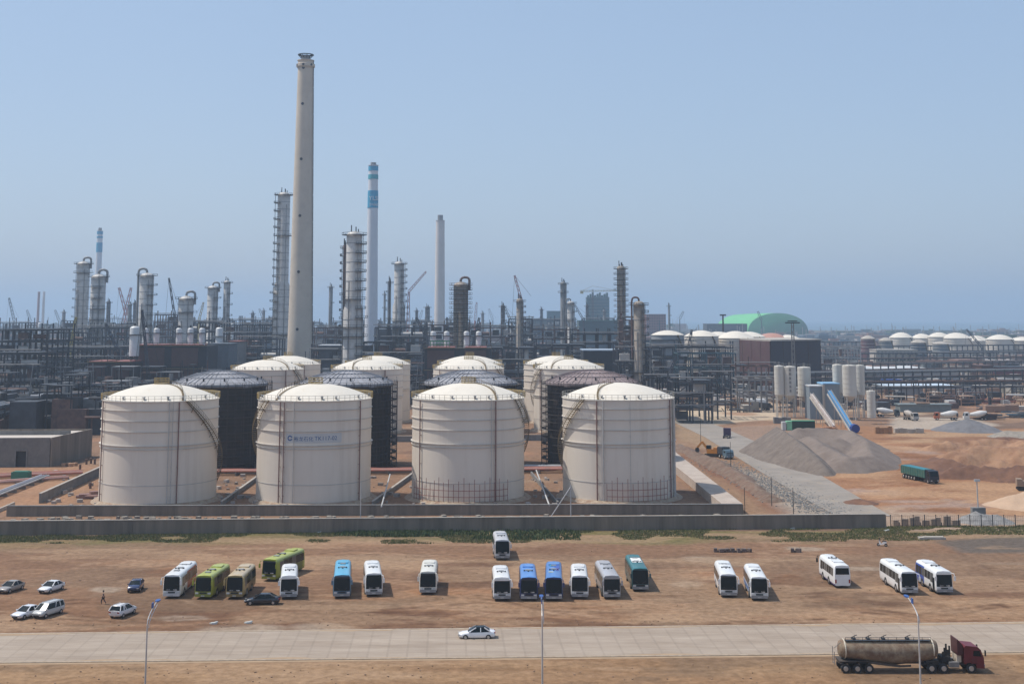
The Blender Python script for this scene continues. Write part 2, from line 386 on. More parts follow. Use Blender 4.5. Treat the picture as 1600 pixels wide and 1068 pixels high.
def site_colours(X, Y):
    p = Paint(X, Y)
    p.C[:] = (.26, .17, .12)
    big = fbm(X, Y, 60, 103); med = fbm(X * .5, Y, 20, 105)
    p.put(np.clip((big - .45) * 9, 0, .8), (.16, .115, .09))
    p.put(np.clip((med - .5) * 9, 0, .7), (.31, .215, .15))
    # far plant ground greyer
    p.put(np.clip((Y - 400) / 60, 0, .9) * (X < 60), (.075, .065, .06))
    p.put(np.clip((Y - 620) / 200, 0, .5) * (X >= 90), (.17, .14, .12))
    # excavation on the right: orange soil
    p.poly([(1130, 668), (1250, 660), (1400, 668), (1500, 672), (1700, 665), (1700, 830), (1390, 830), (1330, 800), (1240, 740), (1150, 700)], (.31, .178, .105), 4, 6)
    p.poly([(1300, 760), (1480, 755), (1700, 760), (1700, 815), (1400, 812)], (.30, .165, .095), 4, 5, .8)
    p.poly([(1390, 675), (1600, 672), (1700, 672), (1700, 688), (1500, 692), (1400, 690)], (.38, .26, .17), 3, 4)
    for b in [(1360, 768, 45, 5), (1440, 782, 80, 3), (1450, 790, 60, 2.5), (1420, 703, 35, 6), (1400, 715, 30, 3), (1530, 790, 50, 3)]:
        p.blob(*b, (.33, .25, .215), .9, 5)
    for b in [(1340, 782, 22, 4), (1470, 745, 40, 5), (1560, 700, 50, 5), (1460, 765, 60, 3), (1400, 700, 18, 4), (1440, 755, 50, 3), (1540, 770, 60, 4)]:
        p.blob(*b, (.21, .10, .055), .75, 5)
    p.poly([(1325, 800), (1390, 790), (1480, 800), (1620, 806), (1620, 830), (1380, 830)], (.37, .31, .26), 3, 4, .8)
    q_ = fbm(X * .5, Y, 13, 141); w_ = np.clip(p.dist_poly([G(1250, 690), G(1400, 680), G(1700, 680), G(1700, 815), G(1400, 815), G(1330, 790)], 5) / 6, 0, 1)
    p.put(np.clip((q_ - .5) * 11, 0, .75) * w_, (.20, .098, .055)); p.put(np.clip((.42 - q_) * 11, 0, .7) * w_, (.43, .29, .185))
    # pale haul yard
    p.poly([(1062, 636), (1130, 634), (1215, 640), (1222, 655), (1180, 657), (1120, 664), (1072, 656)], (.50, .43, .34), 2, 2)
    p.poly([(1100, 672), (1160, 666), (1240, 662), (1280, 672), (1230, 690), (1150, 690)], (.27, .22, .19), 3, 4, .7)
    p.poly([(1165, 590), (1190, 600), (1215, 640), (1180, 636), (1130, 605)], (.45, .38, .30), 3, 3)
    p.poly([(1390, 650), (1500, 652), (1560, 664), (1500, 672), (1390, 668)], (.40, .36, .32), 3, 4)
    # verge between the dike and the haul road: red bank then pale rubble
    p.poly([(1050, 672), (1130, 700), (1185, 728), (1300, 806), (1160, 808), (1050, 720)], (.27, .18, .12), 2, 2)
    p.poly([(1050, 690), (1110, 715), (1160, 742), (1200, 775), (1250, 808), (1222, 808), (1150, 765), (1050, 702)], (.20, .105, .07), 1.5, 2, .85)
    p.poly([(1140, 725), (1200, 742), (1290, 795), (1310, 808), (1240, 808), (1170, 760)], (.33, .31, .285), 3, 4, .8)
    p.poly([(1060, 655), (1110, 668), (1150, 700), (1160, 715), (1120, 706), (1050, 680)], (.30, .22, .15), 2, 2)
    # tank farm floor
    p.poly([(20, 800), (1150, 797), (1040, 700), (1000, 640), (150, 640), (140, 760)], (.25, .165, .115), 3, 4)
    for k in range(70):
        x = rnd.uniform(60, 1080); y = rnd.uniform(650, 790)
        p.blob(x, y, rnd.uniform(10, 45), rnd.uniform(1.5, 5), rnd.choice([(.17, .10, .07), (.33, .25, .19), (.13, .10, .085), (.34, .20, .13)]), .7, 5)
    p.poly([(-100, 728), (150, 724), (155, 760), (60, 800), (-100, 800)], (.36, .22, .14), 3, 4, .8)
    for k in range(60):
        x = rnd.uniform(1000, 1650); y = rnd.uniform(560, 660)
        p.blob(x, y, rnd.uniform(15, 50), rnd.uniform(1, 3.5), rnd.choice([(.33, .22, .15), (.45, .36, .27), (.15, .13, .12), (.12, .11, .11), (.3, .17, .11)]), .7, 8)
    p.C *= (.84 + .32 * fbm(X, Y, 5, 131))[..., None]
    return np.clip(p.C, 0, 1)
def grid(x0, x1, nx, y0, y1, ny, fn):
    xs = np.linspace(x0, x1, nx + 1); ys = np.linspace(y0, y1, ny + 1)
    X, Y = np.meshgrid(xs, ys); C = fn(X, Y)
    V = np.stack([X.ravel(), Y.ravel(), np.zeros(X.size)], 1)
    i = np.arange(nx)[None, :] + (nx + 1) * np.arange(ny)[:, None]
    F = np.stack([i, i + 1, i + nx + 2, i + nx + 1], -1).reshape(-1, 4)
    return V, F, C.reshape(-1, 3)
def far_colours(X, Y):
    p = Paint(X, Y)
    p.C[:] = (.15, .135, .12)
    n = fbm(X, Y, 300, 203)
    p.put(np.clip((n - .48) * 6, 0, .8), (.10, .115, .07)); p.put(np.clip((.42 - n) * 6, 0, .6), (.24, .18, .14))
    return p.C
def plain(c): return lambda X, Y: np.tile(np.array(c), X.shape + (1,))
_parts = [grid(-130, 130, 500, 125, 250, 250, lot_colours), grid(-400, 400, 330, 250, 700, 200, site_colours),
          grid(-3000, 3000, 160, 700, 6000, 160, far_colours),
          grid(-400, -130, 2, 0, 250, 2, plain((.27, .17, .11))), grid(130, 400, 2, 0, 250, 2, plain((.27, .17, .11))), grid(-130, 130, 2, 0, 125, 2, plain((.27, .17, .11))),
          grid(-3000, -400, 30, 0, 700, 12, far_colours), grid(400, 3000, 30, 0, 700, 12, far_colours),
          grid(-3000, 3000, 2, -3000, 0, 2, plain((.2, .16, .12))),
          grid(-16000, -3000, 2, -3000, 6000, 2, plain((.15, .13, .11))), grid(3000, 16000, 2, -3000, 6000, 2, plain((.15, .13, .11))),
          grid(-16000, 16000, 2, 6000, 16000, 2, plain((.12, .13, .12)))]
_V = []; _F = []; _C = []; _b = 0
for v, f, c in _parts:
    _V.append(v); _F.append(f + _b); _C.append(c); _b += len(v)
_V = np.concatenate(_V); _F = np.concatenate(_F); _C = np.concatenate(_C)
gm = bpy.data.meshes.new("ground"); gm.from_pydata(_V.tolist(), [], _F.tolist())
ca = gm.color_attributes.new("soil", 'FLOAT_COLOR', 'POINT')
ca.data.foreach_set('color', np.concatenate([_C, np.ones((len(_C), 1))], 1).astype(np.float32).ravel())
ground = bpy.data.objects.new("ground", gm); scene.collection.objects.link(ground); tag(ground, kind='structure')
def ground_mat():
    m = bpy.data.materials.new("soil_ground"); m.use_nodes = True
    n = m.node_tree.nodes; l = m.node_tree.links; b = n["Principled BSDF"]
    b.inputs["Roughness"].default_value = .95; b.inputs["Specular IOR Level"].default_value = .15
    a = n.new("ShaderNodeVertexColor"); a.layer_name = "soil"
    tc = n.new("ShaderNodeTexCoord")
    n1 = n.new("ShaderNodeTexNoise"); n1.inputs["Scale"].default_value = .9; n1.inputs["Detail"].default_value = 9; n1.inputs["Roughness"].default_value = .65
    l.new(tc.outputs["Object"], n1.inputs[0])
    r = n.new("ShaderNodeValToRGB"); r.color_ramp.elements[0].position = .3; r.color_ramp.elements[1].position = .7
    r.color_ramp.elements[0].color = (.62, .54, .455, 1); r.color_ramp.elements[1].color = (1.16, 1.06, .955, 1)
    l.new(n1.outputs[0], r.inputs[0])
    mx = n.new("ShaderNodeMix"); mx.data_type = 'RGBA'; mx.blend_type = 'MULTIPLY'; mx.inputs[0].default_value = 1
    l.new(a.outputs[0], mx.inputs[6]); l.new(r.outputs[0], mx.inputs[7]); l.new(mx.outputs[2], b.inputs["Base Color"])
    mp = n.new("ShaderNodeMapping"); mp.inputs["Scale"].default_value = (.35, 1, 1); l.new(tc.outputs["Object"], mp.inputs[0])
    n2 = n.new("ShaderNodeTexNoise"); n2.inputs["Scale"].default_value = .7; n2.inputs["Detail"].default_value = 10; n2.inputs["Roughness"].default_value = .7
    l.new(mp.outputs[0], n2.inputs[0])
    bp = n.new("ShaderNodeBump"); bp.inputs["Strength"].default_value = .55; bp.inputs["Distance"].default_value = .5
    l.new(n2.outputs[0], bp.inputs["Height"]); l.new(bp.outputs[0], b.inputs["Normal"])
    return m
gm.materials.append(ground_mat())

# sea beyond the coast
sea = MB()
sea.prism([(-16000, 5200), (-2000, 4700), (-200, 5600), (900, 4300), (3000, 3700), (16000, 3900), (16000, 16000), (-16000, 16000)], -.5, .6)
sea_m = mat('sea_water', (.05, .12, .16), .35, var=.1, scale=.002)
tag(sea.build('sea', sea_m), kind='structure')

# ---------------------------------------------------------------- roads
def road_mat(name, c, joint, rot, sx, sy):
    m = bpy.data.materials.new(name); m.use_nodes = True
    n = m.node_tree.nodes; l = m.node_tree.links; b = n["Principled BSDF"]; b.inputs["Roughness"].default_value = .85
    tc = n.new("ShaderNodeTexCoord"); mp = n.new("ShaderNodeMapping"); mp.inputs["Rotation"].default_value = (0, 0, rot)
    l.new(tc.outputs["Object"], mp.inputs[0])
    br = n.new("ShaderNodeTexBrick"); br.offset = 0; br.inputs["Scale"].default_value = 1; br.inputs["Brick Width"].default_value = sx; br.inputs["Row Height"].default_value = sy
    br.inputs["Mortar Size"].default_value = .16; br.inputs["Mortar Smooth"].default_value = .4
    br.inputs["Color1"].default_value = (*c, 1); br.inputs["Color2"].default_value = (*[x * .93 for x in c], 1); br.inputs["Mortar"].default_value = (*joint, 1)
    l.new(mp.outputs[0], br.inputs[0])
    nz = n.new("ShaderNodeTexNoise"); nz.inputs["Scale"].default_value = .35; nz.inputs["Detail"].default_value = 9; nz.inputs["Roughness"].default_value = .7
    mp2 = n.new("ShaderNodeMapping"); mp2.inputs["Rotation"].default_value = (0, 0, rot); mp2.inputs["Scale"].default_value = (.25, 1, 1)
    l.new(tc.outputs["Object"], mp2.inputs[0]); l.new(mp2.outputs[0], nz.inputs[0])
    r = n.new("ShaderNodeValToRGB"); r.color_ramp.elements[0].position = .33; r.color_ramp.elements[1].position = .66
    r.color_ramp.elements[0].color = (.74, .70, .66, 1); r.color_ramp.elements[1].color = (1.06, 1.06, 1.06, 1)
    l.new(nz.outputs[0], r.inputs[0])
    mx = n.new("ShaderNodeMix"); mx.data_type = 'RGBA'; mx.blend_type = 'MULTIPLY'; mx.inputs[0].default_value = 1
    l.new(br.outputs[0], mx.inputs[6]); l.new(r.outputs[0], mx.inputs[7]); l.new(mx.outputs[2], b.inputs["Base Color"])
    return m
(xa, ya), (xb, yb) = G(0, 991.5), G(1600, 973.5)
(xc, yc), (xd, yd) = G(0, 1035), G(1600, 1018.5)
def ext(x0, y0, x1, y1, x): return (x, y0 + (y1 - y0) * (x - x0) / (x1 - x0))
FARL, FARR = ext(xa, ya, xb, yb, -300), ext(xa, ya, xb, yb, 300)
NRL, NRR = ext(xc, yc, xd, yd, -300), ext(xc, yc, xd, yd, 300)
ROADROT = -atan2(FARR[1] - FARL[1], 600)
rm = road_mat('road_concrete', (.365, .295, .23), (.31, .25, .195), ROADROT, 2.3, 3.5)
tag(MB().prism([NRL, NRR, FARR, FARL], .004, .12).build('road', rm), kind='structure')
ek = mat('road_edge_concrete', (.38, .31, .235), .9, var=.15, scale=1.2, c2=(.27, .20, .14), mix=.5)
for nm, a, b_, w in (('kerb', FARL, FARR, .45), ('kerb', (NRL[0], NRL[1] - .45), (NRR[0], NRR[1] - .45), .45)):
    k = MB(); k.prism([(a[0], a[1] + .002), (b_[0], b_[1] + .002), (b_[0], b_[1] + w - .002), (a[0], a[1] + w - .002)], .003, .15)
    tag(k.build(nm, ek), kind='structure')
hr = [G(1062, 652), G(1052, 659), G(1100, 682), G(1185, 735), G(1265, 783), G(1308, 806), G(1392, 806), G(1330, 770), G(1225, 709), G(1130, 668), G(1080, 650)]
hr = hr[::-1]
def ccw(p):
    a = sum(p[i][0] * p[(i + 1) % len(p)][1] - p[(i + 1) % len(p)][0] * p[i][1] for i in range(len(p)))
    return p if a > 0 else p[::-1]
tag(MB().prism(ccw(hr), .004, .10).build('haul_road', mat('haul_road_concrete', (.25, .215, .18), .9, var=.16, scale=.15, c2=(.32, .25, .18), mix=.4)), kind='structure')

# ---------------------------------------------------------------- grass
def tufts(name, pts, h0, h1, mats, spread=.25, blades=5):
    v = []; f = []; mi = []
    for x, y in pts:
        for k in range(blades):
            a = rnd.uniform(0, 2 * pi); bx = x + rnd.uniform(-spread, spread); by = y + rnd.uniform(-spread, spread)
            h = rnd.uniform(h0, h1); w = rnd.uniform(.05, .12) * (1 + h); ox = rnd.uniform(-.3, .3) * h; oy = rnd.uniform(-.3, .3) * h
            b = len(v); v += [(bx - w * cos(a), by - w * sin(a), 0), (bx + w * cos(a), by + w * sin(a), 0), (bx + ox, by + oy, h)]
            f.append((b, b + 1, b + 2)); mi.append(rnd.randrange(len(mats)))
    m = MB(); m.v, m.f, m.m = v, f, mi
    return tag(m.build(name, mats), kind='stuff')
GR = [mat('grass_green', (.085, .115, .035), .9), mat('grass_dry', (.22, .18, .085), .9), mat('grass_olive', (.14, .14, .05), .9)]
GD = [mat('weed_dark', (.05, .085, .03), .9), mat('weed_mid', (.10, .12, .045), .9)]
pts = []
for k in range(34000):
    px = rnd.uniform(-20, 1620); t = rnd.random() ** 1.5
    ytop = 834.5 - 12 * max(0, px) / 1400.0; w = 15 if px < 480 else (20 if px < 1200 else 22)
    py = ytop + t * w
    if px > 1480 and py > 835: continue
    q = vnoise(np.array(px / 45.0), np.array(py / 5.0), 5)
    if q > .35 + .3 * t: pts.append(G(px, py))
tag(tufts('grass', pts, .06, .28, GR, .4, 4), 'thin green and dry grass growing along the foot of the concrete wall', 'grass')
pts = [G(x, rnd.uniform(829, 838.5 - abs(x - 625) * .018)) for x in [rnd.gauss(625, 58) for _ in range(1500)] if 524 < x < 742]
pts += [G(rnd.uniform(740, 905), rnd.uniform(829, 843)) for _ in range(500)]
tag(tufts('weeds', pts, .2, .7, GD, .5, 5), 'patch of dark green weeds against the grey wall', 'weeds')
M_DRIFT = mat('drifted_sand', (.34, .235, .145), .95, var=.12, scale=.5)
def drift(a, b, s, amp):
    o = MB(); n = 900; prev = None; ang = atan2(b[1] - a[1], b[0] - a[0])
    for i in range(n + 1):
        x = a[0] + (b[0] - a[0]) * i / n; y = a[1] + (b[1] - a[1]) * i / n
        q = fbm(np.array(x), np.array(0.0), 9, 400 + s, 5) + .0
        w = max(.02, (float(q) - .36) * amp * 3.2 + float(fbm(np.array(x), np.array(0.), 1.2, 410 + s, 3) - .45) * .5)
        cur = ((x, y - s * .9), (x, y + s * w))
        if prev: 
            z = .156; r_ = [(*prev[0], .01), (*cur[0], .01), (cur[0][0], y, z), (prev[0][0], prev[2], z)]
            o.quad(r_ if s > 0 else r_[::-1])
            r_ = [(prev[0][0], prev[2], z), (cur[0][0], y, z), (*cur[1], .1245), (*prev[1], .1245)]
            o.quad(r_ if s > 0 else r_[::-1])
        prev = (cur[0], cur[1], y)
    return tag(o.build('sand_drift', M_DRIFT), kind='structure')
drift((NRL[0], NRL[1]), (NRR[0], NRR[1]), 1, .55)
drift((FARL[0], FARL[1]), (FARR[0], FARR[1]), -1, .8)
# ================================================================ STORAGE TANKS
TR, TH, TROOF = 12.4, 21.6, 3.1
def ringpts(R, z, a0, a1, n): return [(R * cos(a0 + (a1 - a0) * i / n), R * sin(a0 + (a1 - a0) * i / n), z) for i in range(n + 1)]
FR = -pi / 2                                     # angle that faces the camera; local frame is turned to it
def roof_z(r): return TH + TROOF * (1 - (r / TR) ** 2) ** .9 * 1.0 if r < TR else TH
def girder(z, w, h, mt, t, name='wind_girder'):
    g = MB(); g.lathe([(TR - .01, z), (TR + w, z + .03), (TR + w, z + h), (TR - .01, z + h)], 72)
    return g.build(name, mt, t, smooth=30)
def stair_mesh(th0, dr, z1, z0=0.5):
    s = MB(); n = 46; pitch = .95
    for i in range(n + 1):
        z = z1 - (z1 - z0) * i / n; a = FR + th0 + dr * (z1 - z) / pitch / (TR + .6)
        c, q = cos(a), sin(a)
        s.box((TR + .62) * c, (TR + .62) * q, z, .8, .5, .06, a)
        if i < n:
            z2 = z1 - (z1 - z0) * (i + 1) / n; a2 = FR + th0 + dr * (z1 - z2) / pitch / (TR + .6)
            for R2 in (TR + .16, TR + 1.1):
                s.beam((R2 * c, R2 * q, z), (R2 * cos(a2), R2 * sin(a2), z2), .05, .22)
            R2 = TR + 1.1
            for hh in (.55, 1.1): s.beam((R2 * c, R2 * q, z + hh), (R2 * cos(a2), R2 * sin(a2), z2 + hh), .045)
            s.beam((R2 * c, R2 * q, z), (R2 * c, R2 * q, z + 1.1), .045)
            if i % 6 == 3: s.beam((R2 * c, R2 * q, z), (TR * c, TR * q, z - 1.1), .1)
    return s
M_STAIR = mat('stair_brown_paint', (.17, .12, .06), .7, c2=(.25, .18, .06), mix=.4)
M_GIRD = mat('girder_paint', (.52, .49, .45), .6, c2=(.42, .38, .33), mix=.45, scale=.3)
M_SCAFR = mat('red_scaffold', (.25, .08, .06), .7)
M_RAIL = mat('grey_rail', (.30, .28, .24), .6)
M_BASE = mat('ring_foundation', (.36, .29, .21), .9, c2=(.25, .15, .10), mix=.5)
M_STREAK = mat('riser_grey', (.45, .43, .40), .6)
def white_tank(px, Y, label, group, stair=None, risers=(), yellow=(), roofarc=None, girders=(19.6, 17.4, 15.2, 12.3, 11.6), scaff=0, detail=1):
    x = XA(px, Y, 10)
    t = empty('storage_tank', label, 'storage tank', (x, Y, 0), -atan2(x, Y) if 0 else atan2(-x, Y), group)
    seg = 96 if detail else 56
    MB().lathe([(TR, .5), (TR, TH)], seg).build('shell', M_WHITE, t, smooth=30)
    MB().lathe([(TR + 1.6, 0), (TR + .75, .55), (TR + .02, .6)], seg).build('foundation_ring', M_BASE, t, smooth=30)
    prof = [(TR + .18, TH - .15), (TR + .18, TH + .02)] + [(TR * k, TH + .05 + TROOF * (1 - k * k)) for k in (1, .93, .85, .75, .62, .48, .32, .16, 0.01)]
    rf = MB().lathe(prof, seg).build('roof', M_WROOF, t, smooth=40)
    for k in range(9):                            # vents and nozzles near the roof edge
        v = MB()
        a = FR + [-1.3, -.72, -.3, .12, .38, .9, 1.5, 2.3, 3.3][k]; r = TR * .95
        v.tube((r * cos(a), r * sin(a), TH + .1), (r * cos(a), r * sin(a), TH + .8), .2, .2, 8)
        v.tube((r * cos(a), r * sin(a), TH + .8), (r * cos(a), r * sin(a), TH + .98), .36, .25, 8)
        v.build('roof_vent', M_STREAK if k % 3 else M_GREY, rf)
    for i, z in enumerate(girders):
        girder(z, .34 if i == 3 else .2, .13, M_GIRD, t)
    girder(4.2, .07, .14, M_STREAK, t, 'pipe_ring')
    r = MB(); n = 60                              # railing round the roof edge
    P = ringpts(TR + .1, TH, 0, 2 * pi, n)
    for i in range(n):
        a, b = P[i], P[i + 1]
        r.beam(a, (a[0], a[1], TH + 1.1), .07)
        for hh in (.55, 1.1): r.beam((a[0], a[1], TH + hh), (b[0], b[1], TH + hh), .06)
    r.build('railing', M_RAIL, t)
    if yellow:
        for a0, a1, hh in yellow:                   # ochre mesh guards round the back of the roof
            g = MB(); k = max(3, int(abs(a1 - a0) * 14))
            Q = ringpts(TR + .25, TH + .1, FR + a0, FR + a1, k)
            for i in range(k):
                a, b = Q[i], Q[i + 1]
                g.beam(a, (a[0], a[1], TH + hh), .10)
                for q in range(1, 6): g.beam((a[0], a[1], TH + hh * q / 5), (b[0], b[1], TH + hh * q / 5), .05, .15)
            g.build('guard_rail', M_YELL, t)
        g = MB()
        for i in range(12):
            a = 2 * pi * i / 12; b = 2 * pi * (i + 1) / 12; zc = TH + TROOF
            g.beam((1.6 * cos(a), 1.6 * sin(a), zc - .2), (1.6 * cos(a), 1.6 * sin(a), zc + 1.3), .09)
            for hh in (.4, .8, 1.25): g.beam((1.6 * cos(a), 1.6 * sin(a), zc + hh), (1.6 * cos(b), 1.6 * sin(b), zc + hh), .07, .12)
        g.lathe([(1.7, zc - .05), (1.7, zc + .1), (.02, zc + .1)], 12)
        g.build('roof_platform', M_YELL, t)
    for th, w, mm in risers:
        a = FR + th; R2 = TR + .35
        p = MB(); p.tube((R2 * cos(a), R2 * sin(a), .6), (R2 * cos(a), R2 * sin(a), TH - .2), w, w, 8)
        for z in range(2, 21, 3): p.beam((TR * cos(a), TR * sin(a), z), (R2 * cos(a), R2 * sin(a), z), .12)
        p.build('riser_pipe', mm, t)
    if stair:
        th0, dr = stair
        stair_mesh(th0, dr, TH).build('spiral_staircase', M_STAIR, t)
    if roofarc is not None:
        g = MB(); a0 = FR + roofarc; prev = None
        for i in range(15):
            k = 1 - i / 14 * .88; a = a0 + (1 - k) * (.55 if roofarc > 0 else -.55); z = TH + .12 + TROOF * (1 - k * k)
            p = (TR * k * cos(a), TR * k * sin(a), z)
            if prev:
                g.beam(prev, p, .42, .1)
                g.beam((prev[0], prev[1], prev[2] + .8), (p[0], p[1], p[2] + .8), .05)
                g.beam(p, (p[0], p[1], p[2] + 1), .07)
            prev = p
        g.build('roof_stair', M_STAIR, rf)
    if scaff:
        g = MB(); 
        for i in range(scaff):
            a = FR + (-.15 if scaff > 20 else .1) + (i - scaff / 2) * .085 + .3 * (scaff < 20); R2 = TR + .75; hh = 4.2 + (i * 7 % 5) * .35
            g.beam((R2 * cos(a), R2 * sin(a), .2), (R2 * cos(a), R2 * sin(a), hh), .11)
            a2 = a + .085
            if i < scaff - 1:
                for z in (1.6, 2.9): g.beam((R2 * cos(a), R2 * sin(a), z), (R2 * cos(a2), R2 * sin(a2), z), .10)
        g.build('base_scaffold', M_SCAFR, t)
    return t
RR, GG = M_RUSTP, M_STREAK
BK = [(1.75, 3.0, 1.3), (-2.7, -1.2, 1.2)]
white_tank(249, 293, 'leftmost white storage tank of the front row, beside the grey flat-roofed building', 'white tanks of the front row', stair=(.42, 1), roofarc=.36, yellow=[(1.35, 2.6, 1.25), (-2.7, -1.3, 1.2)],
           risers=[(.30, .13, RR), (-1.22, .12, RR), (.14, .10, GG), (.2, .06, GG)])
lt = white_tank(491, 294.5, 'white storage tank of the front row with blue lettering high on its shell', 'white tanks of the front row', stair=(-.90, -1), roofarc=-.72, yellow=[(1.3, 2.6, 1.25), (-2.6, -1.25, 1.2)],
           risers=[(-.61, .13, RR), (-.53, .10, RR), (.86, .13, RR), (-.35, .08, GG)])
white_tank(731.5, 297, 'white front-row tank, third from the left, with red props round its foot', 'white tanks of the front row', stair=(.93, 1), roofarc=.5, yellow=[(1.4, 2.7, 1.25), (-2.7, -1.35, 1.2)],
           risers=[(.48, .14, RR), (-.96, .12, RR), (.40, .06, GG)], scaff=22)
white_tank(966.5, 298, 'rightmost white storage tank of the front row, beside the sloping dike and haul road', 'white tanks of the front row', stair=(-.62, -1), roofarc=-.35, yellow=[],
           risers=[(-.37, .15, RR), (-.26, .11, GG), (.2, .05, GG), (1.08, .15, RR), (1.25, .3, GG)], scaff=14)
# lettering on tank two
M_INK = mat('blue_lettering', (.03, .10, .26), .6, var=.02)
def shell_text(txt, th, z, size, par, name='lettering', R=TR + .03, m=None, font=None):
    cu = bpy.data.curves.new('tmp', 'FONT'); cu.body = txt; cu.size = size; cu.align_x = 'LEFT'; cu.resolution_u = 3
    ob = bpy.data.objects.new('tmp', cu); scene.collection.objects.link(ob)
    dg = bpy.context.evaluated_depsgraph_get(); me = bpy.data.meshes.new_from_object(ob.evaluated_get(dg))
    bpy.data.objects.remove(ob)
    for v in me.vertices:
        a = FR + th + v.co.x / R; zz = z + v.co.y
        v.co = (R * cos(a), R * sin(a), zz)
    me.materials.clear(); me.materials.append(m or M_INK)
    o = bpy.data.objects.new(name, me); scene.collection.objects.link(o); o.parent = par
    return o
em = MB(); a0 = -.425
for k in range(10):                                # ring emblem with a bar inside
    u0, u1 = 2 * pi * k / 10 + .3, 2 * pi * (k + 1) / 10 + .3
    if k == 9: continue
    q = []
    for rr, u in ((.58, u0), (.58, u1), (.33, u1), (.33, u0)):
        a = FR + a0 + rr * cos(u) / TR; q.append(((TR + .03) * cos(a), (TR + .03) * sin(a), 13.95 + rr * sin(u)))
    em.quad(q)
em.build('emblem', M_INK, lt)
shell_text('裕龙石化', -.355, 13.45, 1.05, lt)
shell_text('TK117-02', .0, 13.5, 1.2, lt)
pn = MB(); 
for i in range(16):
    a = FR - .5 + i * .061; b = a + .061; R2 = TR + .015
    pn.quad([(R2 * cos(a), R2 * sin(a), 12.95), (R2 * cos(b), R2 * sin(b), 12.95), (R2 * cos(b), R2 * sin(b), 14.95), (R2 * cos(a), R2 * sin(a), 14.95)])
pn.build('name_panel', mat('name_panel_paint', (.52, .52, .51), .6, var=.04), lt)

# third and fourth rows of white tanks
C3 = [(417, 462, 'white tank of the third row showing behind the leftmost dark scaffolded tank', (.75, 1), .6), (573, 465, 'white tank of the third row behind the second dark scaffolded tank', (-.3, -1), -.4),
      (732, 468, 'white tank of the third row seen above the third grey framed roof', (.9, 1), .5), (889, 470, 'white tank of the third row left of the brownish framed roof', (-.85, -1), -.5)]
for px, Y, lb, st, ra in C3:
    white_tank(px, Y, lb, 'white tanks of the back rows', stair=st, roofarc=ra, yellow=BK, risers=[(.5, .16, RR), (-.9, .14, RR)], detail=0)
for px, Y, lb in [(449, 512, 'white tank furthest back on the left, its dome stained near the top'), (590, 512, 'white tank furthest back, second from the left'),
                  (734, 512, 'white tank furthest back with yellow guard rails round its dome'), (869, 512, 'white tank furthest back on the right, ringed by girders')]:
    white_tank(px, Y, lb, 'white tanks of the back rows', stair=(2.2, 1), yellow=BK, risers=[(.5, .16, RR)], detail=0)

